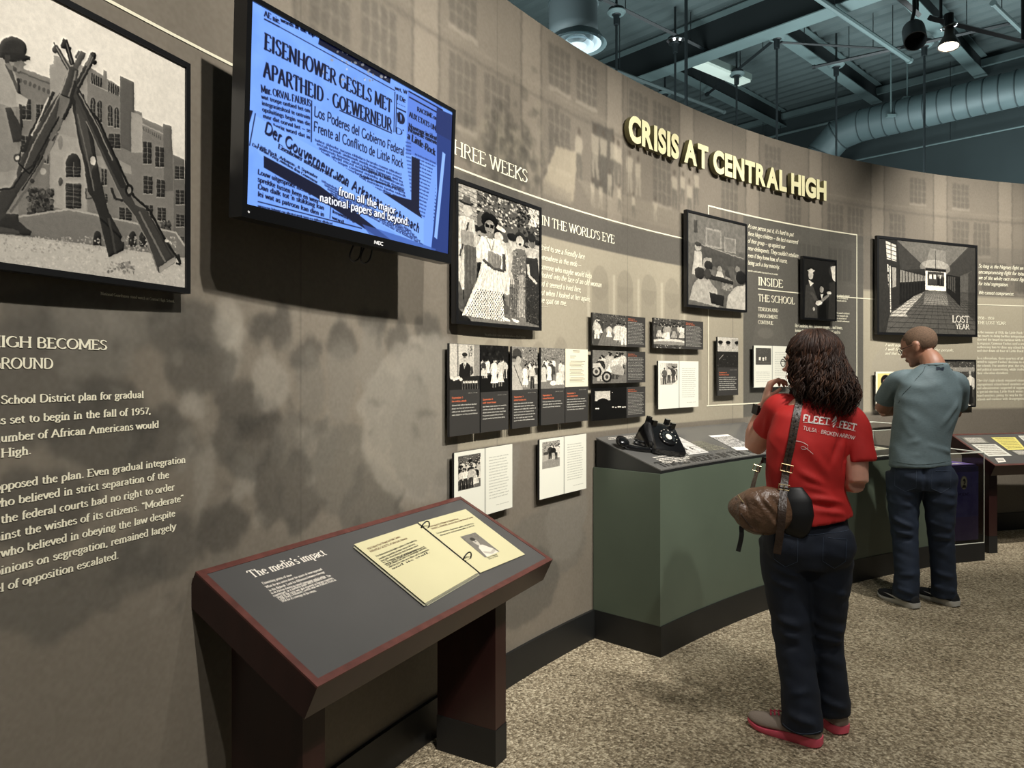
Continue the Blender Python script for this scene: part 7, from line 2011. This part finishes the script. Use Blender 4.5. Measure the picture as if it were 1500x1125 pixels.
# jeans
bm = bmesh.new()
limb(bm, [(0, 0, .70), (.0, .0, .78), (.002, .0, .86), (.002, 0, .93)], [(.150, .115), (.182, .138), (.176, .130), (.160, .112)], side=RT, n=24)
ellipsoid(bm, Vector((-.065, -.050, .80)) + FW * -.02, (.100, .095, .105)); ellipsoid(bm, Vector((.085, -.015, .80)) + FW * -.02, (.095, .095, .105))
limb(bm, [(-.078, -.005, .80), (-.075, -.010, .66), (-.060, -.010, .50), (-.048, -.020, .38), (-.020, -.050, .20), (-.012, -.062, .055)], [(.106, .110), (.098, .102), (.082, .085), (.074, .076), (.076, .078), (.082, .084)], n=20)
limb(bm, [(.085, .025, .80), (.085, .030, .66), (.080, .045, .50), (.078, .060, .38), (.095, .078, .20), (.100, .084, .075)], [(.100, .105), (.092, .098), (.078, .082), (.070, .072), (.070, .074), (.076, .080)], n=20)
me = remeshed('jeans', bm, .009, 5)
FL = [((-.14, -.11, .72), (-.0, -.11, .67), .016, .010), ((-.15, -.10, .66), (-.02, -.12, .62), .013, .008), ((.02, -.06, .70), (.14, -.05, .74), .014, .009), ((.03, -.05, .64), (.15, -.04, .60), .014, .008),
      ((-.12, -.09, .50), (.01, -.10, .46), .014, .009), ((-.12, -.09, .44), (.0, -.10, .42), .012, .009), ((-.11, -.09, .38), (.02, -.11, .40), .012, -.008), ((.03, -.02, .48), (.14, .0, .44), .014, .010), ((.03, -.01, .42), (.14, .0, .40), .012, .008), ((.02, -.0, .35), (.16, .0, .38), .012, -.007),
      ((-.10, -.13, .14), (.06, -.14, .10), .014, .009), ((-.09, -.13, .20), (.05, -.13, .24), .013, .007), ((.04, .0, .16), (.16, .02, .12), .013, .008), ((-.015, -.11, .86), (.01, -.10, .70), .014, -.014), ((-.01, -.15, .30), (-.02, -.14, .08), .016, .006), ((-.09, -.10, .58), (-.06, -.11, .30), .018, .005)]
folds(me, FL, .005, (10, 10, 24), 3)
jeans = link_mesh('jeans', me, M_DENIM, W)
bj = BVHTree.FromPolygons([v.co for v in me.vertices], [tuple(p.vertices) for p in me.polygons])
for ctrl in ([(-.118, .845), (-.120, .745), (-.075, .715), (-.03, .745), (-.028, .845), (-.118, .85)], [(.065, .845), (.062, .75), (.105, .72), (.145, .755), (.148, .84), (.065, .845)]):
    seam('pocket_stitch', [(a, b) for a, b in poly_path(ctrl, 1)] if False else [p for i in range(len(ctrl) - 1) for p in [(ctrl[i][0] + (ctrl[i + 1][0] - ctrl[i][0]) * k / 5, ctrl[i][1] + (ctrl[i + 1][1] - ctrl[i][1]) * k / 5) for k in range(5)]], bj, M_STITCH, jeans, .0011)
seam('yoke_stitch', poly_path([(-.16, .875), (-.06, .862), (.015, .852), (.09, .862), (.17, .872)]), bj, M_STITCH, jeans, .0011)
seam('hem_stitch', poly_path([(-.085, .075), (-.02, .068), (.055, .075)]), bj, M_STITCH, jeans, .0011)
# shirt
M_RED = mat('red_jersey', (176, 26, 22), .75, noise=.05, scale=30, bump=.08, bscale=600)
bm = bmesh.new()
limb(bm, [(.012, -.004, .885), (.006, -.004, .93), (-.002, 0, 1.02), (.004, -.002, 1.12), (.016, -.004, 1.22), (.030, -.006, 1.30), (.040, -.004, 1.355), (.044, 0, 1.385)],
     [(.180, .142), (.176, .138), (.158, .122), (.166, .122), (.176, .118), (.158, .098), (.095, .070), (.060, .056)], side=RT, n=28)
limb(bm, [(.02, .0, 1.345), (-.06, .01, 1.350), (-.105, .02, 1.342), (-.128, .055, 1.290), (-.156, .090, 1.240)], [(.05, .052), (.058, .055), (.064, .062), (.066, .064), (.067, .066)], side=(0, 1, 0))
limb(bm, [(.07, .02, 1.335), (.150, .035, 1.318), (.182, .040, 1.27), (.192, .030, 1.20), (.200, .022, 1.130)], [(.045, .05), (.055, .055), (.060, .062), (.064, .066), (.068, .070)], side=(0, 1, 0))
me = remeshed('t_shirt', bm, .008, 7)
FS = [((.13, -.10, 1.02), (-.02, -.14, 1.10), .014, .009), ((.15, -.08, 1.00), (.0, -.14, 1.045), .012, .010), ((.16, -.05, .975), (.02, -.14, 1.0), .012, .009), ((.17, -.07, 1.06), (.08, -.12, 1.18), .016, .007), ((-.13, -.09, 1.22), (-.03, -.12, 1.12), .016, .008), ((-.14, -.07, 1.16), (-.06, -.11, 1.02), .015, .007),
      ((.13, -.05, 1.25), (.10, -.10, 1.13), .016, -.008), ((.155, -.02, 1.22), (.15, -.04, 1.08), .012, -.010), ((-.10, -.04, 1.30), (-.10, -.06, 1.18), .012, -.010), ((-.15, -.02, 1.30), (-.16, .02, 1.22), .012, .006), ((-.10, -.02, 1.33), (-.15, .03, 1.25), .010, .006),
      ((.17, -.06, .93), (.03, -.15, .955), .012, .007), ((.05, -.14, 1.06), (.16, -.05, .98), .010, -.007), ((-.02, -.14, .98), (.15, -.09, .955), .010, -.008), ((.0, -.13, 1.20), (.12, -.10, 1.05), .02, .005)]
folds(me, FS, .004, (8, 8, 12), 9)
shirt = link_mesh('t_shirt', me, M_RED, W)
bs = BVHTree.FromPolygons([v.co for v in me.vertices], [tuple(p.vertices) for p in me.polygons])
M_WPR = mat('white_shirt_print', (222, 214, 208), .7)
def wt(txt, a, b, cap, **k):
    x0, y0 = wx(a[0]), wz(a[1]); x1, y1 = wx(b[0]), wz(b[1])
    q, w = text_quads(txt, **k); l = math.hypot(x1 - x0, y1 - y0); ux, uy = (x1 - x0) / l, (y1 - y0) / l; s = l / w
    return [[(x0 + ux * p * s - uy * r_ * cap, y0 + uy * p * s + ux * r_ * cap) for p, r_ in f] for f in q]
SB = dict(thick=.19, thin=.19, serif=0, phi=0)
tq = wt('FLEET', (1175.5, 614), (1213, 619.5), .025, **SB) + wt('FEET', (1226, 623), (1251, 628), .025, **SB)
tq += wt('TULSA * BROKEN ARROW', (1176, 626), (1249.5, 641), .0145, thick=.12, thin=.12, serif=0, phi=0)
def pq(pts): return [[(wx(a), wz(b)) for a, b in pts]]
z3 = lambda x, y: (1060 + x / 6.52, 560 + y / 6.52)
tq += pq([z3(1058, 306), z3(1068, 330), z3(1052, 350), z3(1018, 366), z3(1012, 345), z3(1030, 322)]) + pq([z3(1070, 338), z3(1064, 362), z3(1040, 378), z3(1022, 384), z3(1020, 374), z3(1048, 358)]) + pq([z3(1060, 374), z3(1048, 392), z3(1032, 416), z3(1028, 396), z3(1042, 384)])
tq += pq([z3(762, 360), z3(1000, 386), z3(1000, 390), z3(762, 364)]) + pq([z3(1060, 404), z3(1245, 446), z3(1245, 450), z3(1060, 408)])
cv_ = poly_path([z3(622, 545), z3(660, 532), z3(740, 540), z3(800, 570), z3(795, 600), z3(755, 606), z3(740, 590), z3(765, 582), z3(800, 605), z3(850, 648)], 5)
for (a, b), (c_, d_) in zip(cv_, cv_[1:]): tq += pq([(a, b - .35), (c_, d_ - .35), (c_, d_ + .35), (a, b + .35)])
# finer mesh of the writing so that it follows the cloth
surf_quads('back_print', tq, bs, M_WPR, shirt, .0022)['kind'] = 'stuff'
seam('collar_seam', poly_path([(-.02, 1.372), (.04, 1.362), (.09, 1.362)]), bs, M_RED, shirt, .003)
# shoes
shoe(W, 'shoe', (.062, -.082), (-.224, .004), .098, mat('grey_mesh', (150, 136, 124), .8, bump=.3, bscale=400), mat('pink_foam', (226, 92, 112), .6), lace=mat('pink_lace', (205, 60, 90), .6))
shoe(W, 'shoe', (.150, .050), (-.03, .262), .098, D.materials['grey_mesh'], D.materials['pink_foam'], lace=D.materials['pink_lace'])
# watch
ax_ = (wrL - elL).normalized(); wc = elL.lerp(wrL, .88)
bm = bmesh.new(); X2, Y2 = frame_from(ax_)
tube(bm, [wc - ax_ * .011, wc + ax_ * .011], .0315, 24); wat = obj('watch_strap', bm, mat('watch_black', (10, 10, 11), .35), W, autosmooth=40)
bm = bmesh.new(); wd = Vector((-.75, -.65, .1)); wd = (wd - ax_ * wd.dot(ax_)).normalized(); sd3 = ax_.cross(wd)
Mw = Matrix(((sd3.x, ax_.x, wd.x, 0), (sd3.y, ax_.y, wd.y, 0), (sd3.z, ax_.z, wd.z, 0), (0, 0, 0, 1)))
box(bm, -.018, .018, -.021, .021, .026, .038, Matrix.Translation(wc) @ Mw); obj('watch_case', bm, D.materials['watch_black'], wat, bevel=.004)
# glasses
M_SPEC = mat('spectacle_frame', (24, 22, 24), .3)
def glasses(T, parent, m, s=1.0):
    bm = bmesh.new()
    for sx in (-1, 1):
        tube(bm, [T @ Vector((sx * .033 + .020 * math.cos(a), .104, .004 + .016 * math.sin(a))) for a in [2 * PI * k / 20 for k in range(20)]], .0016 * s, 6, closed=True)
        tube(bm, [T @ Vector(p) for p in ((sx * .053, .103, .010), (sx * .074, .086, .010), (sx * .081, .0, .008), (sx * .080, -.035, -.008))], .0016 * s, 6)
    tube(bm, [T @ Vector((-.012, .105, .008)), T @ Vector((0, .112, .011)), T @ Vector((.012, .105, .008))], .0015 * s, 6)
    g_ = obj('glasses', bm, m, parent)
    me = D.meshes.new('lens'); V = []; F = []
    for sx in (-1, 1):
        b = len(V); V += [tuple(T @ Vector((sx * .033 + .019 * math.cos(a), .104, .004 + .016 * math.sin(a)))) for a in [2 * PI * k / 16 for k in range(16)]]; F.append(tuple(range(b, b + 16)))
    me.from_pydata(V, [], F); link_mesh('lens', me, M_GLASS, g_)
glasses(headT, W, M_SPEC)
M_EYE = mat('eye_white', (210, 205, 200), .3); M_IRIS = mat('iris', (50, 34, 24), .2); M_LIP = mat('lip', (150, 80, 76), .45)
def eyes(T, parent):
    for sx in (-1, 1):
        bm = bmesh.new(); bmesh.ops.create_uvsphere(bm, u_segments=14, v_segments=10, radius=.0125, matrix=T @ Matrix.Translation((sx * .031, .0815, .002))); e_ = obj('eye', bm, M_EYE, parent, smooth=True)
        bm = bmesh.new(); bmesh.ops.create_uvsphere(bm, u_segments=12, v_segments=8, radius=.0058, matrix=T @ Matrix.Translation((sx * .031, .0895, .002))); obj('iris', bm, M_IRIS, e_, smooth=True)
        bm = bmesh.new(); tube(bm, [T @ Vector((sx * x, y, z)) for x, y, z in ((.014, .099, .024), (.032, .098, .029), (.05, .086, .023))], [.002, .003, .0015], 6); obj('eyebrow', bm, mat('eyebrow', (44, 30, 24), .8), parent)
    bm = bmesh.new()
    tube(bm, [T @ Vector((x, .1045 - abs(x) * .35, -.054 + (.0015 if abs(x) > .005 else 0))) for x in (-.020, -.01, 0, .01, .020)], [.001, .003, .0035, .003, .001], 6)
    tube(bm, [T @ Vector((x, .1015 - abs(x) * .35, -.063)) for x in (-.018, -.01, 0, .01, .018)], [.001, .0035, .004, .0035, .001], 6); obj('lips', bm, M_LIP, parent, smooth=True)
eyes(headT, W)
# hair: a scalp mass and many curling locks
M_HAIR = mat('brown_hair', (40, 23, 14), .62, noise=.45, scale=30, stretch=(1, 1, .25), spec=.3)
M_HAIR2 = mat('brown_hair_light', (66, 41, 26), .62, noise=.4, scale=30, stretch=(1, 1, .25), spec=.3)
rr = random.Random(11)
bm = bmesh.new()
fdir = Vector((-math.sin(HY), math.cos(HY), 0))
ellipsoid(bm, HC + Vector((0, 0, .040)) - fdir * .022, (.093, .096, .094), Matrix.Rotation(HY, 3, 'Z')); ellipsoid(bm, HC + Vector((.030, -.035, -.02)) - fdir * .02, (.080, .072, .100)); ellipsoid(bm, HC + Vector((.060, -.040, -.10)), (.075, .056, .085))
me = remeshed('hair', bm, .008, 3); folds(me, [], .012, (26, 26, 10), 2)
hair = link_mesh('hair', me, M_HAIR, W)
def hair_locks(n, seed, m, name, rad=(.0042, .0075), zend=(1.315, 1.42)):
    rr = random.Random(seed); bm = bmesh.new()
    for i in range(n):
        az = rr.uniform(0, 2 * PI); el = rr.uniform(.15, 1.45)
        d = Vector((math.cos(az) * math.cos(el), math.sin(az) * math.cos(el), math.sin(el)))
        f = d.dot(fdir)
        if f > .55 and el < 1.0: continue
        c0 = HC + Vector((0, 0, .040)) - fdir * .02
        p = c0 + Vector((d.x * .092, d.y * .092, d.z * .099))
        out = Vector((d.x, d.y, 0)); 
        if out.length < .2: out = (-fdir + Vector((rr.uniform(-1, 1), rr.uniform(-1, 1), 0)) * .8)
        out.normalize()
        if out.dot(fdir) > .45: out = (out - fdir * (out.dot(fdir) - .35)).normalized()
        ze = rr.uniform(*zend) + (.03 if out.dot(fdir) > .1 else 0)
        pts, rad_ = [], []
        ph_, fr, am = rr.uniform(0, 6.28), rr.uniform(55, 95), rr.uniform(.006, .016)
        N_ = 16; vol = rr.uniform(.0, .030)
        sidev = Vector((-out.y, out.x, 0)); cen = HC + Vector((.035, -.022, 0))
        sp = rr.uniform(.085, .118)
        for k in range(N_ + 1):
            t = k / N_
            z = p.z + (ze - p.z) * t
            zz = (z - c0.z) / .100
            if zz > 0: rad0 = .098 * math.sqrt(max(0, 1 - min(zz, 1) ** 2)); base_ = c0 + out * (rad0 + .006) 
            else:
                w_ = min(1, -zz / 1.6); ctr = c0.lerp(cen + Vector((.02, -.01, 0)), w_); rr0 = .098 + (sp + vol * .9 - .098) * w_; rr0 *= (1 - .25 * max(0, t - .8) / .2)
                base_ = ctr + out * rr0
            q = Vector((base_.x, base_.y, z)); a_ = am * min(1, t * 2)
            q += out * (a_ * math.sin(fr * (p.z - z) + ph_)) + sidev * (a_ * math.cos(fr * (p.z - z) + ph_))
            if q.z < 1.36 and (q - Vector((.04, 0, q.z))).length < .07: q += out * .03
            pts.append(q); rad_.append(rr.uniform(*rad) * (1 - .75 * t ** 3) if k else .003)
        tube(bm, pts, rad_, 5)
    return obj(name, bm, m, hair, smooth=True)
hair_locks(560, 21, M_HAIR, 'lock', (.0022, .0046)); hair_locks(240, 22, M_HAIR2, 'lock', (.0018, .0036)); hair_locks(160, 23, M_HAIR, 'lock', (.0010, .0018), (1.29, 1.42))
for h in hair.children: h['kind'] = 'stuff'
# bag with strap, buckles, black pouch
bag = thing('shoulder_bag', 'brown leather slouchy shoulder bag with buckled strap hanging at the woman\'s left side', 'bag', W.matrix_world @ Vector((0, 0, 0)), W.rotation_euler.z)
bag.location = W.location
M_LEATH = mat('brown_leather', (92, 68, 50), .38, noise=.3, scale=14, bump=.5, bscale=70, spec=.6); M_LEATD = mat('dark_leather', (52, 38, 28), .42, noise=.25, scale=24, bump=.3, bscale=90); M_BRASS = mat('buckle_metal', (190, 170, 130), .25, 1.0)
bm = bmesh.new()
zb = lambda x, y, Y: Vector((wx(1050 + x / 3.516), Y, wz(480 + y / 3.516)))
yb = -.165
limb(bm, [zb(92, 960, yb), zb(120, 935, yb), zb(190, 925, yb - .01), zb(270, 915, yb - .005), zb(350, 905, yb + .01), zb(378, 900, yb + .02)], [(.020, .020), (.050, .062), (.062, .094), (.062, .100), (.045, .078), (.02, .05)], side=(0, 1, 0), n=24)
ellipsoid(bm, zb(230, 960, yb), (.10, .062, .055)); ellipsoid(bm, zb(160, 900, yb), (.055, .05, .05))
me = remeshed('pouch', bm, .006, 6)
FB = [(zb(130, 840, yb - .06), zb(150, 1020, yb - .05), .010, .007), (zb(200, 840, yb - .06), zb(330, 1000, yb - .05), .011, .009), (zb(240, 830, yb - .06), zb(330, 930, yb - .06), .009, .008), (zb(150, 860, yb - .06), zb(230, 1010, yb - .06), .010, -.007), (zb(100, 980, yb - .06), zb(300, 1040, yb - .05), .010, .006), (zb(290, 830, yb - .05), zb(345, 900, yb - .05), .008, -.007)]
folds(me, FB, .0035, (14, 14, 14), 5)
pou = link_mesh('pouch', me, M_LEATH, bag)
bpo = BVHTree.FromPolygons([v.co for v in me.vertices], [tuple(p.vertices) for p in me.polygons])
seam('pouch_seam', [(wx(1050 + a / 3.516), wz(480 + b / 3.516)) for a, b in [(110, 860), (140, 930), (190, 990), (250, 1030), (320, 1040)]], bpo, M_LEATD, pou, .003)
bm = bmesh.new(); tube(bm, [zb(122, 838, yb - .055), zb(152, 872, yb - .06)], .0028, 6); obj('zip', bm, M_BRASS, pou)
def band(name, pts, wd, th_, m, parent, nrm=(0, -1, 0)):
    P_ = smooth_path(pts, 8); bm = bmesh.new()
    rows = []
    for i, p in enumerate(P_):
        a = P_[max(i - 1, 0)]; b = P_[min(i + 1, len(P_) - 1)]; d = (b - a).normalized(); nn = Vector(nrm) if not callable(nrm) else nrm(i / len(P_)); nn = (nn - d * nn.dot(d)).normalized(); s = d.cross(nn)
        rows.append([bm.verts.new(p + s * sx * wd / 2 + nn * sy * th_ / 2) for sx, sy in ((-1, -1), (1, -1), (1, 1), (-1, 1))])
    for A, B in zip(rows, rows[1:]):
        for k in range(4): bm.faces.new([A[k], A[(k + 1) % 4], B[(k + 1) % 4], B[k]])
    bm.faces.new(rows[0][::-1]); bm.faces.new(rows[-1]); return obj(name, bm, m, parent)
def bk(x, y, off): 
    a, b = wx(1050 + x / 3.516), wz(480 + y / 3.516); p = on_surface(bs, a, b, off=off); return p if p is not None else Vector((a, -.13, b))
st_pts = [Vector((-.055, .050, 1.36)), Vector((-.045, .015, 1.418)), bk(428, 372, .006), bk(415, 440, .006), bk(400, 520, .006), bk(385, 600, .006), bk(368, 680, .008), zb(355, 760, -.150), zb(348, 830, -.19), zb(345, 900, -.228), zb(335, 1000, -.232), zb(318, 1110, -.225)]
sb = band('strap', st_pts, .029, .004, M_LEATD, bag)
holes = smooth_path(st_pts[2:7], 5)
bm = bmesh.new()
for i in range(1, len(holes) - 1, 2):
    p = holes[i]; d = (holes[i + 1] - holes[i - 1]).normalized(); tube(bm, [p - d * .004 + Vector((0, -.0034, 0)), p + d * .004 + Vector((0, -.0034, 0))], .0026, 6)
obj('strap_holes', bm, M_BLACK, sb)
def buckle(c, w_, h_, tilt, parent):
    bm = bmesh.new(); R2 = Matrix.Rotation(tilt, 4, 'Y')
    tube(bm, [c + (R2 @ Vector((x, -.006, z))) for x, z in ((-w_, -h_), (w_, -h_), (w_, h_), (-w_, h_))], .0028, 6, closed=True); tube(bm, [c + (R2 @ Vector((-w_ * .0, -.008, h_))), c + (R2 @ Vector((0, -.010, -h_)))], .002, 6); return obj('buckle', bm, M_BRASS, parent)
buckle(bk(366, 705, .010), .022, .014, .2, sb); buckle(zb(352, 795, -.172), .020, .010, .1, sb)
band('front_strap', [Vector((-.052, .055, 1.36)), Vector((-.11, .105, 1.24)), Vector((-.15, .09, 1.12)), zb(228, 690, -.03), zb(205, 750, -.10), zb(190, 810, -.145), zb(185, 860, -.17)], .026, .004, M_LEATD, bag, (-.7, -.7, 0))
buckle(zb(207, 722, -.085), .014, .012, .3, bag)
band('hanging_tail', [zb(135, 1000, yb - .02), zb(138, 1040, yb - .03), zb(130, 1085, yb - .03), zb(120, 1125, yb - .03)], .018, .004, M_BLACK, bag)
bm = bmesh.new(); limb(bm, [zb(400, 800, -.135), zb(405, 860, -.145), zb(408, 930, -.150), zb(405, 1000, -.145), zb(390, 1040, -.14)], [(.01, .03), (.022, .062), (.026, .068), (.024, .056), (.01, .03)], side=(0, 1, 0))
obj('black_pouch', bm, mat('black_nylon', (13, 13, 14), .5), bag, smooth=True)

# ------------------------------------------------------------------ the man
MN = person_root('man in grey-green t-shirt and blue jeans, cropped hair, glasses, arms folded', 1350, 885, 4.55)
def mx_(px): return (px - 1350) / 264.0
def mz_(py): return EYE - (py - 541) / 228.6
dl = math.radians(36); RT = Vector((math.cos(dl), math.sin(dl), 0)); FW = Vector((-math.sin(dl), math.cos(dl), 0))
SKM = skin_mat('skin_tan', (152, 108, 86))
bm = bmesh.new()
HC2 = Vector((-.012, .050, 1.655)); HY2 = math.radians(70)
headM = head_shape(bm, HC2, HY2, .36, s=1.06)
headM = Matrix.Translation(HC2) @ Matrix.Rotation(HY2, 4, 'Z') @ Matrix.Rotation(.34 * -1, 4, 'X') @ Matrix.Scale(1.05, 4) if False else headM
limb(bm, [(.070, -.02, 1.46), (.062, -.005, 1.54), (.034, .028, 1.60)], [(.084, .074), (.072, .066), (.058, .056)], side=RT)
limb(bm, [(.0, 0, .85), (0, 0, 1.05), (.035, 0, 1.3), (.055, -.01, 1.45), (.07, -.015, 1.51)], [(.16, .11), (.155, .11), (.17, .12), (.14, .09), (.06, .06)], side=RT)
sL, eL, wL = Vector((-.130, -.02, 1.43)), Vector((-.232, .140, 1.235)), Vector((-.02, .300, 1.255))
sR, eR, wR = Vector((.185, .09, 1.41)), Vector((.178, .215, 1.21)), Vector((-.04, .270, 1.275))
for s_, e_, w_ in ((sL, eL, wL), (sR, eR, wR)):
    limb(bm, [s_, s_.lerp(e_, .5), e_], [.052, .052, .048]); limb(bm, [e_, e_.lerp(w_, .35), w_], [.050, .048, .031])
hand(bm, wL, (.8, .1, .25), (-.2, -1, 0), 1, [.3, .35, .4, .45], L=.19); hand(bm, wR, (-.8, -.2, .2), (0, -1, -.2), -1, [.3, .35, .4, .45], L=.19)
for (h_, kn, an) in (((-.085, -.02, .85), (-.090, -.02, .48), (-.070, -.075, .08)), ((.095, .02, .85), (.110, .05, .48), (.150, .095, .08))): limb(bm, [h_, kn, an], [.09, .06, .04])
me = remeshed('body', bm, .0065, 4); mbody = link_mesh('body', me, SKM, MN)
# jeans
bm = bmesh.new()
limb(bm, [(0, 0, .74), (0, 0, .82), (-.004, 0, .90), (-.006, 0, .98)], [(.165, .120), (.190, .138), (.188, .132), (.178, .122)], side=RT, n=24)
ellipsoid(bm, (-.075, -.065, .82), (.098, .085, .10)); ellipsoid(bm, (.100, .01, .82), (.098, .085, .10))
limb(bm, [(-.098, -.02, .84), (-.102, -.02, .68), (-.098, -.025, .52), (-.092, -.03, .42), (-.082, -.06, .22), (-.092, -.070, .045)], [(.108, .110), (.098, .102), (.084, .086), (.078, .080), (.074, .078), (.078, .084)], n=20)
limb(bm, [(.095, .03, .84), (.100, .03, .68), (.104, .045, .52), (.108, .055, .42), (.120, .080, .22), (.126, .090, .045)], [(.106, .108), (.096, .100), (.082, .084), (.076, .078), (.072, .076), (.076, .082)], n=20)
me = remeshed('jeans', bm, .010, 5)
FM = [((-.19, -.08, .74), (-.02, -.13, .70), .018, .010), ((-.19, -.08, .66), (-.04, -.12, .64), .016, .009), ((.02, -.07, .76), (.18, -.04, .72), .018, .011), ((.02, -.06, .68), (.18, -.04, .66), .016, .008), ((-.17, -.1, .56), (-.03, -.11, .50), .016, .012), ((-.17, -.1, .48), (-.02, -.11, .45), .014, .010), ((-.17, -.1, .42), (-.02, -.11, .44), .013, -.009),
      ((.03, -.03, .55), (.17, -.02, .50), .016, .012), ((.04, -.02, .46), (.18, -.02, .44), .014, .010), ((.04, -.02, .41), (.18, -.02, .42), .012, -.008), ((-.16, -.14, .13), (-.02, -.15, .09), .014, .011), ((-.15, -.13, .20), (-.02, -.14, .22), .014, .008), ((.05, .02, .13), (.20, .03, .10), .014, .011), ((.05, .0, .22), (.19, .02, .19), .014, .008), ((.012, -.14, .92), (.02, -.12, .74), .014, -.014), ((-.02, -.15, .30), (-.15, -.14, .34), .014, .008)]
folds(me, FM, .006, (9, 9, 22), 6)
jm = link_mesh('jeans', me, M_DENIM2, MN)
bj2 = BVHTree.FromPolygons([v.co for v in me.vertices], [tuple(p.vertices) for p in me.polygons])
for ctrl in ([(-.145, .875), (-.148, .765), (-.09, .735), (-.03, .765), (-.028, .875), (-.145, .88)], [(.055, .875), (.052, .765), (.105, .735), (.155, .77), (.158, .87), (.055, .875)]):
    seam('pocket_stitch', [(ctrl[i][0] + (ctrl[i + 1][0] - ctrl[i][0]) * k / 5, ctrl[i][1] + (ctrl[i + 1][1] - ctrl[i][1]) * k / 5) for i in range(len(ctrl) - 1) for k in range(5)], bj2, M_STITCH, jm, .0014)
# shirt
M_SAGE = mat('grey_green_jersey', (94, 110, 114), .7, noise=.12, scale=60, bump=.06, bscale=600, stretch=(1, 1, 5))
bm = bmesh.new()
limb(bm, [(-.010, -.004, .888), (-.012, -.004, .95), (-.008, 0, 1.05), (.012, 0, 1.18), (.035, 0, 1.30), (.050, -.004, 1.40), (.066, -.012, 1.48), (.074, -.018, 1.525), (.074, -.018, 1.545)],
     [(.196, .142), (.190, .138), (.184, .134), (.196, .134), (.210, .134), (.198, .118), (.135, .090), (.085, .074), (.074, .068)], side=RT, n=30)
limb(bm, [(-.02, -.02, 1.46), (-.105, -.03, 1.448), (-.145, -.01, 1.425), (-.182, .045, 1.36), (-.210, .095, 1.295)], [(.05, .05), (.060, .056), (.066, .062), (.070, .068), (.070, .070)], side=(0, 1, 0))
limb(bm, [(.12, .04, 1.455), (.180, .085, 1.435), (.202, .115, 1.40), (.198, .165, 1.33), (.192, .205, 1.26)], [(.05, .05), (.062, .060), (.068, .066), (.070, .068), (.071, .070)], side=(0, 1, 0))
me = remeshed('t_shirt', bm, .009, 7)
FS = [((-.14, -.10, 1.30), (-.04, -.15, 1.20), .018, .009), ((-.13, -.10, 1.24), (-.06, -.14, 1.10), .016, .008), ((-.11, -.11, 1.34), (-.11, -.1, 1.22), .012, -.012), ((.20, -.02, 1.30), (.12, -.1, 1.16), .018, .008), ((.21, .0, 1.22), (.14, -.08, 1.08), .016, .007), ((-.18, -.08, 1.0), (-.02, -.15, 1.06), .016, .008), ((-.18, -.08, .95), (-.02, -.15, .97), .014, .007), ((.17, -.0, .98), (.04, -.12, 1.03), .015, .008), ((-.05, -.15, 1.38), (.12, -.10, 1.42), .03, .005), ((-.15, -.06, 1.40), (-.19, .0, 1.31), .012, .007)]
folds(me, FS, .005, (7, 7, 11), 12)
ms = link_mesh('t_shirt', me, M_SAGE, MN)
bs2 = BVHTree.FromPolygons([v.co for v in me.vertices], [tuple(p.vertices) for p in me.polygons])
M_LOGOB = mat('navy_print', (30, 42, 58), .6)
zz = lambda x, y: (mx_(1270 + x / 7.5), mz_(470 + y / 7.5))
lq = []
for sgn, pts in ((1, [(755, 512), (790, 512), (800, 520), (835, 512), (840, 520), (808, 527), (835, 536), (825, 540), (795, 530), (765, 540), (755, 534), (785, 526), (755, 520)]),):
    for (a, b), (c_, d_) in zip(pts[:-1], pts[1:]):
        lq.append([zz(a, b - 4), zz(c_, d_ - 4), zz(c_, d_ + 4), zz(a, b + 4)])
surf_quads('collar_logo', lq, bs2, M_LOGOB, ms, .002)
seam('raglan_seam', [zz(a, b) for a, b in [(600, 470), (640, 500), (615, 560), (545, 635), (480, 720), (400, 800), (350, 900)]], bs2, mat('seam_dark', (56, 68, 68), .8), ms, .0018)
seam('collar_seam', [zz(a, b) for a, b in [(625, 478), (680, 486), (760, 488), (830, 480)]], bs2, D.materials['seam_dark'], ms, .003)
seam('waist_seam', poly_path([(-.18, .925), (-.02, .912), (.15, .93)]), bs2, D.materials['seam_dark'], ms, .0014)
# close cropped hair: thin shell over the skull
M_STUB = mat('cropped_hair', (98, 76, 58), .85, noise=.3, scale=120, bump=.3, bscale=500)
bm = bmesh.new()
for p_, r_ in (((0, -.012, .030), (.0785, .0995, .0895)), ((0, .030, .034), (.0655, .055, .068))):
    bmesh.ops.create_uvsphere(bm, u_segments=32, v_segments=24, radius=1.0, matrix=headM @ Matrix.Translation(p_) @ Matrix.Diagonal((*r_, 1)))
iv = headM.inverted()
kill = [f for f in bm.faces if (lambda q: q.z < (.055 if q.y > .045 else (.016 if q.y > -.03 else -.032)) or (q.y > .072 and q.z < .085))(iv @ f.calc_center_median())]
bmesh.ops.delete(bm, geom=kill, context='FACES')
obj('cropped_hair', bm, M_STUB, MN, smooth=True)
glasses(headM, MN, mat('tortoise_frame', (48, 26, 18), .3), 1.3); eyes(headM, MN)
shoe(MN, 'shoe', (-.020, -.125), (-.245, .060), .104, mat('black_mesh', (24, 26, 30), .8, bump=.3, bscale=300), mat('white_foam', (190, 188, 180), .6), swoosh=mat('white_stripe', (200, 200, 200), .5), lace=mat('dark_lace', (40, 42, 46), .7), up_h=.07)
shoe(MN, 'shoe', (.200, .045), (-.025, .215), .104, D.materials['black_mesh'], D.materials['white_foam'], swoosh=D.materials['white_stripe'], lace=D.materials['dark_lace'], up_h=.07)
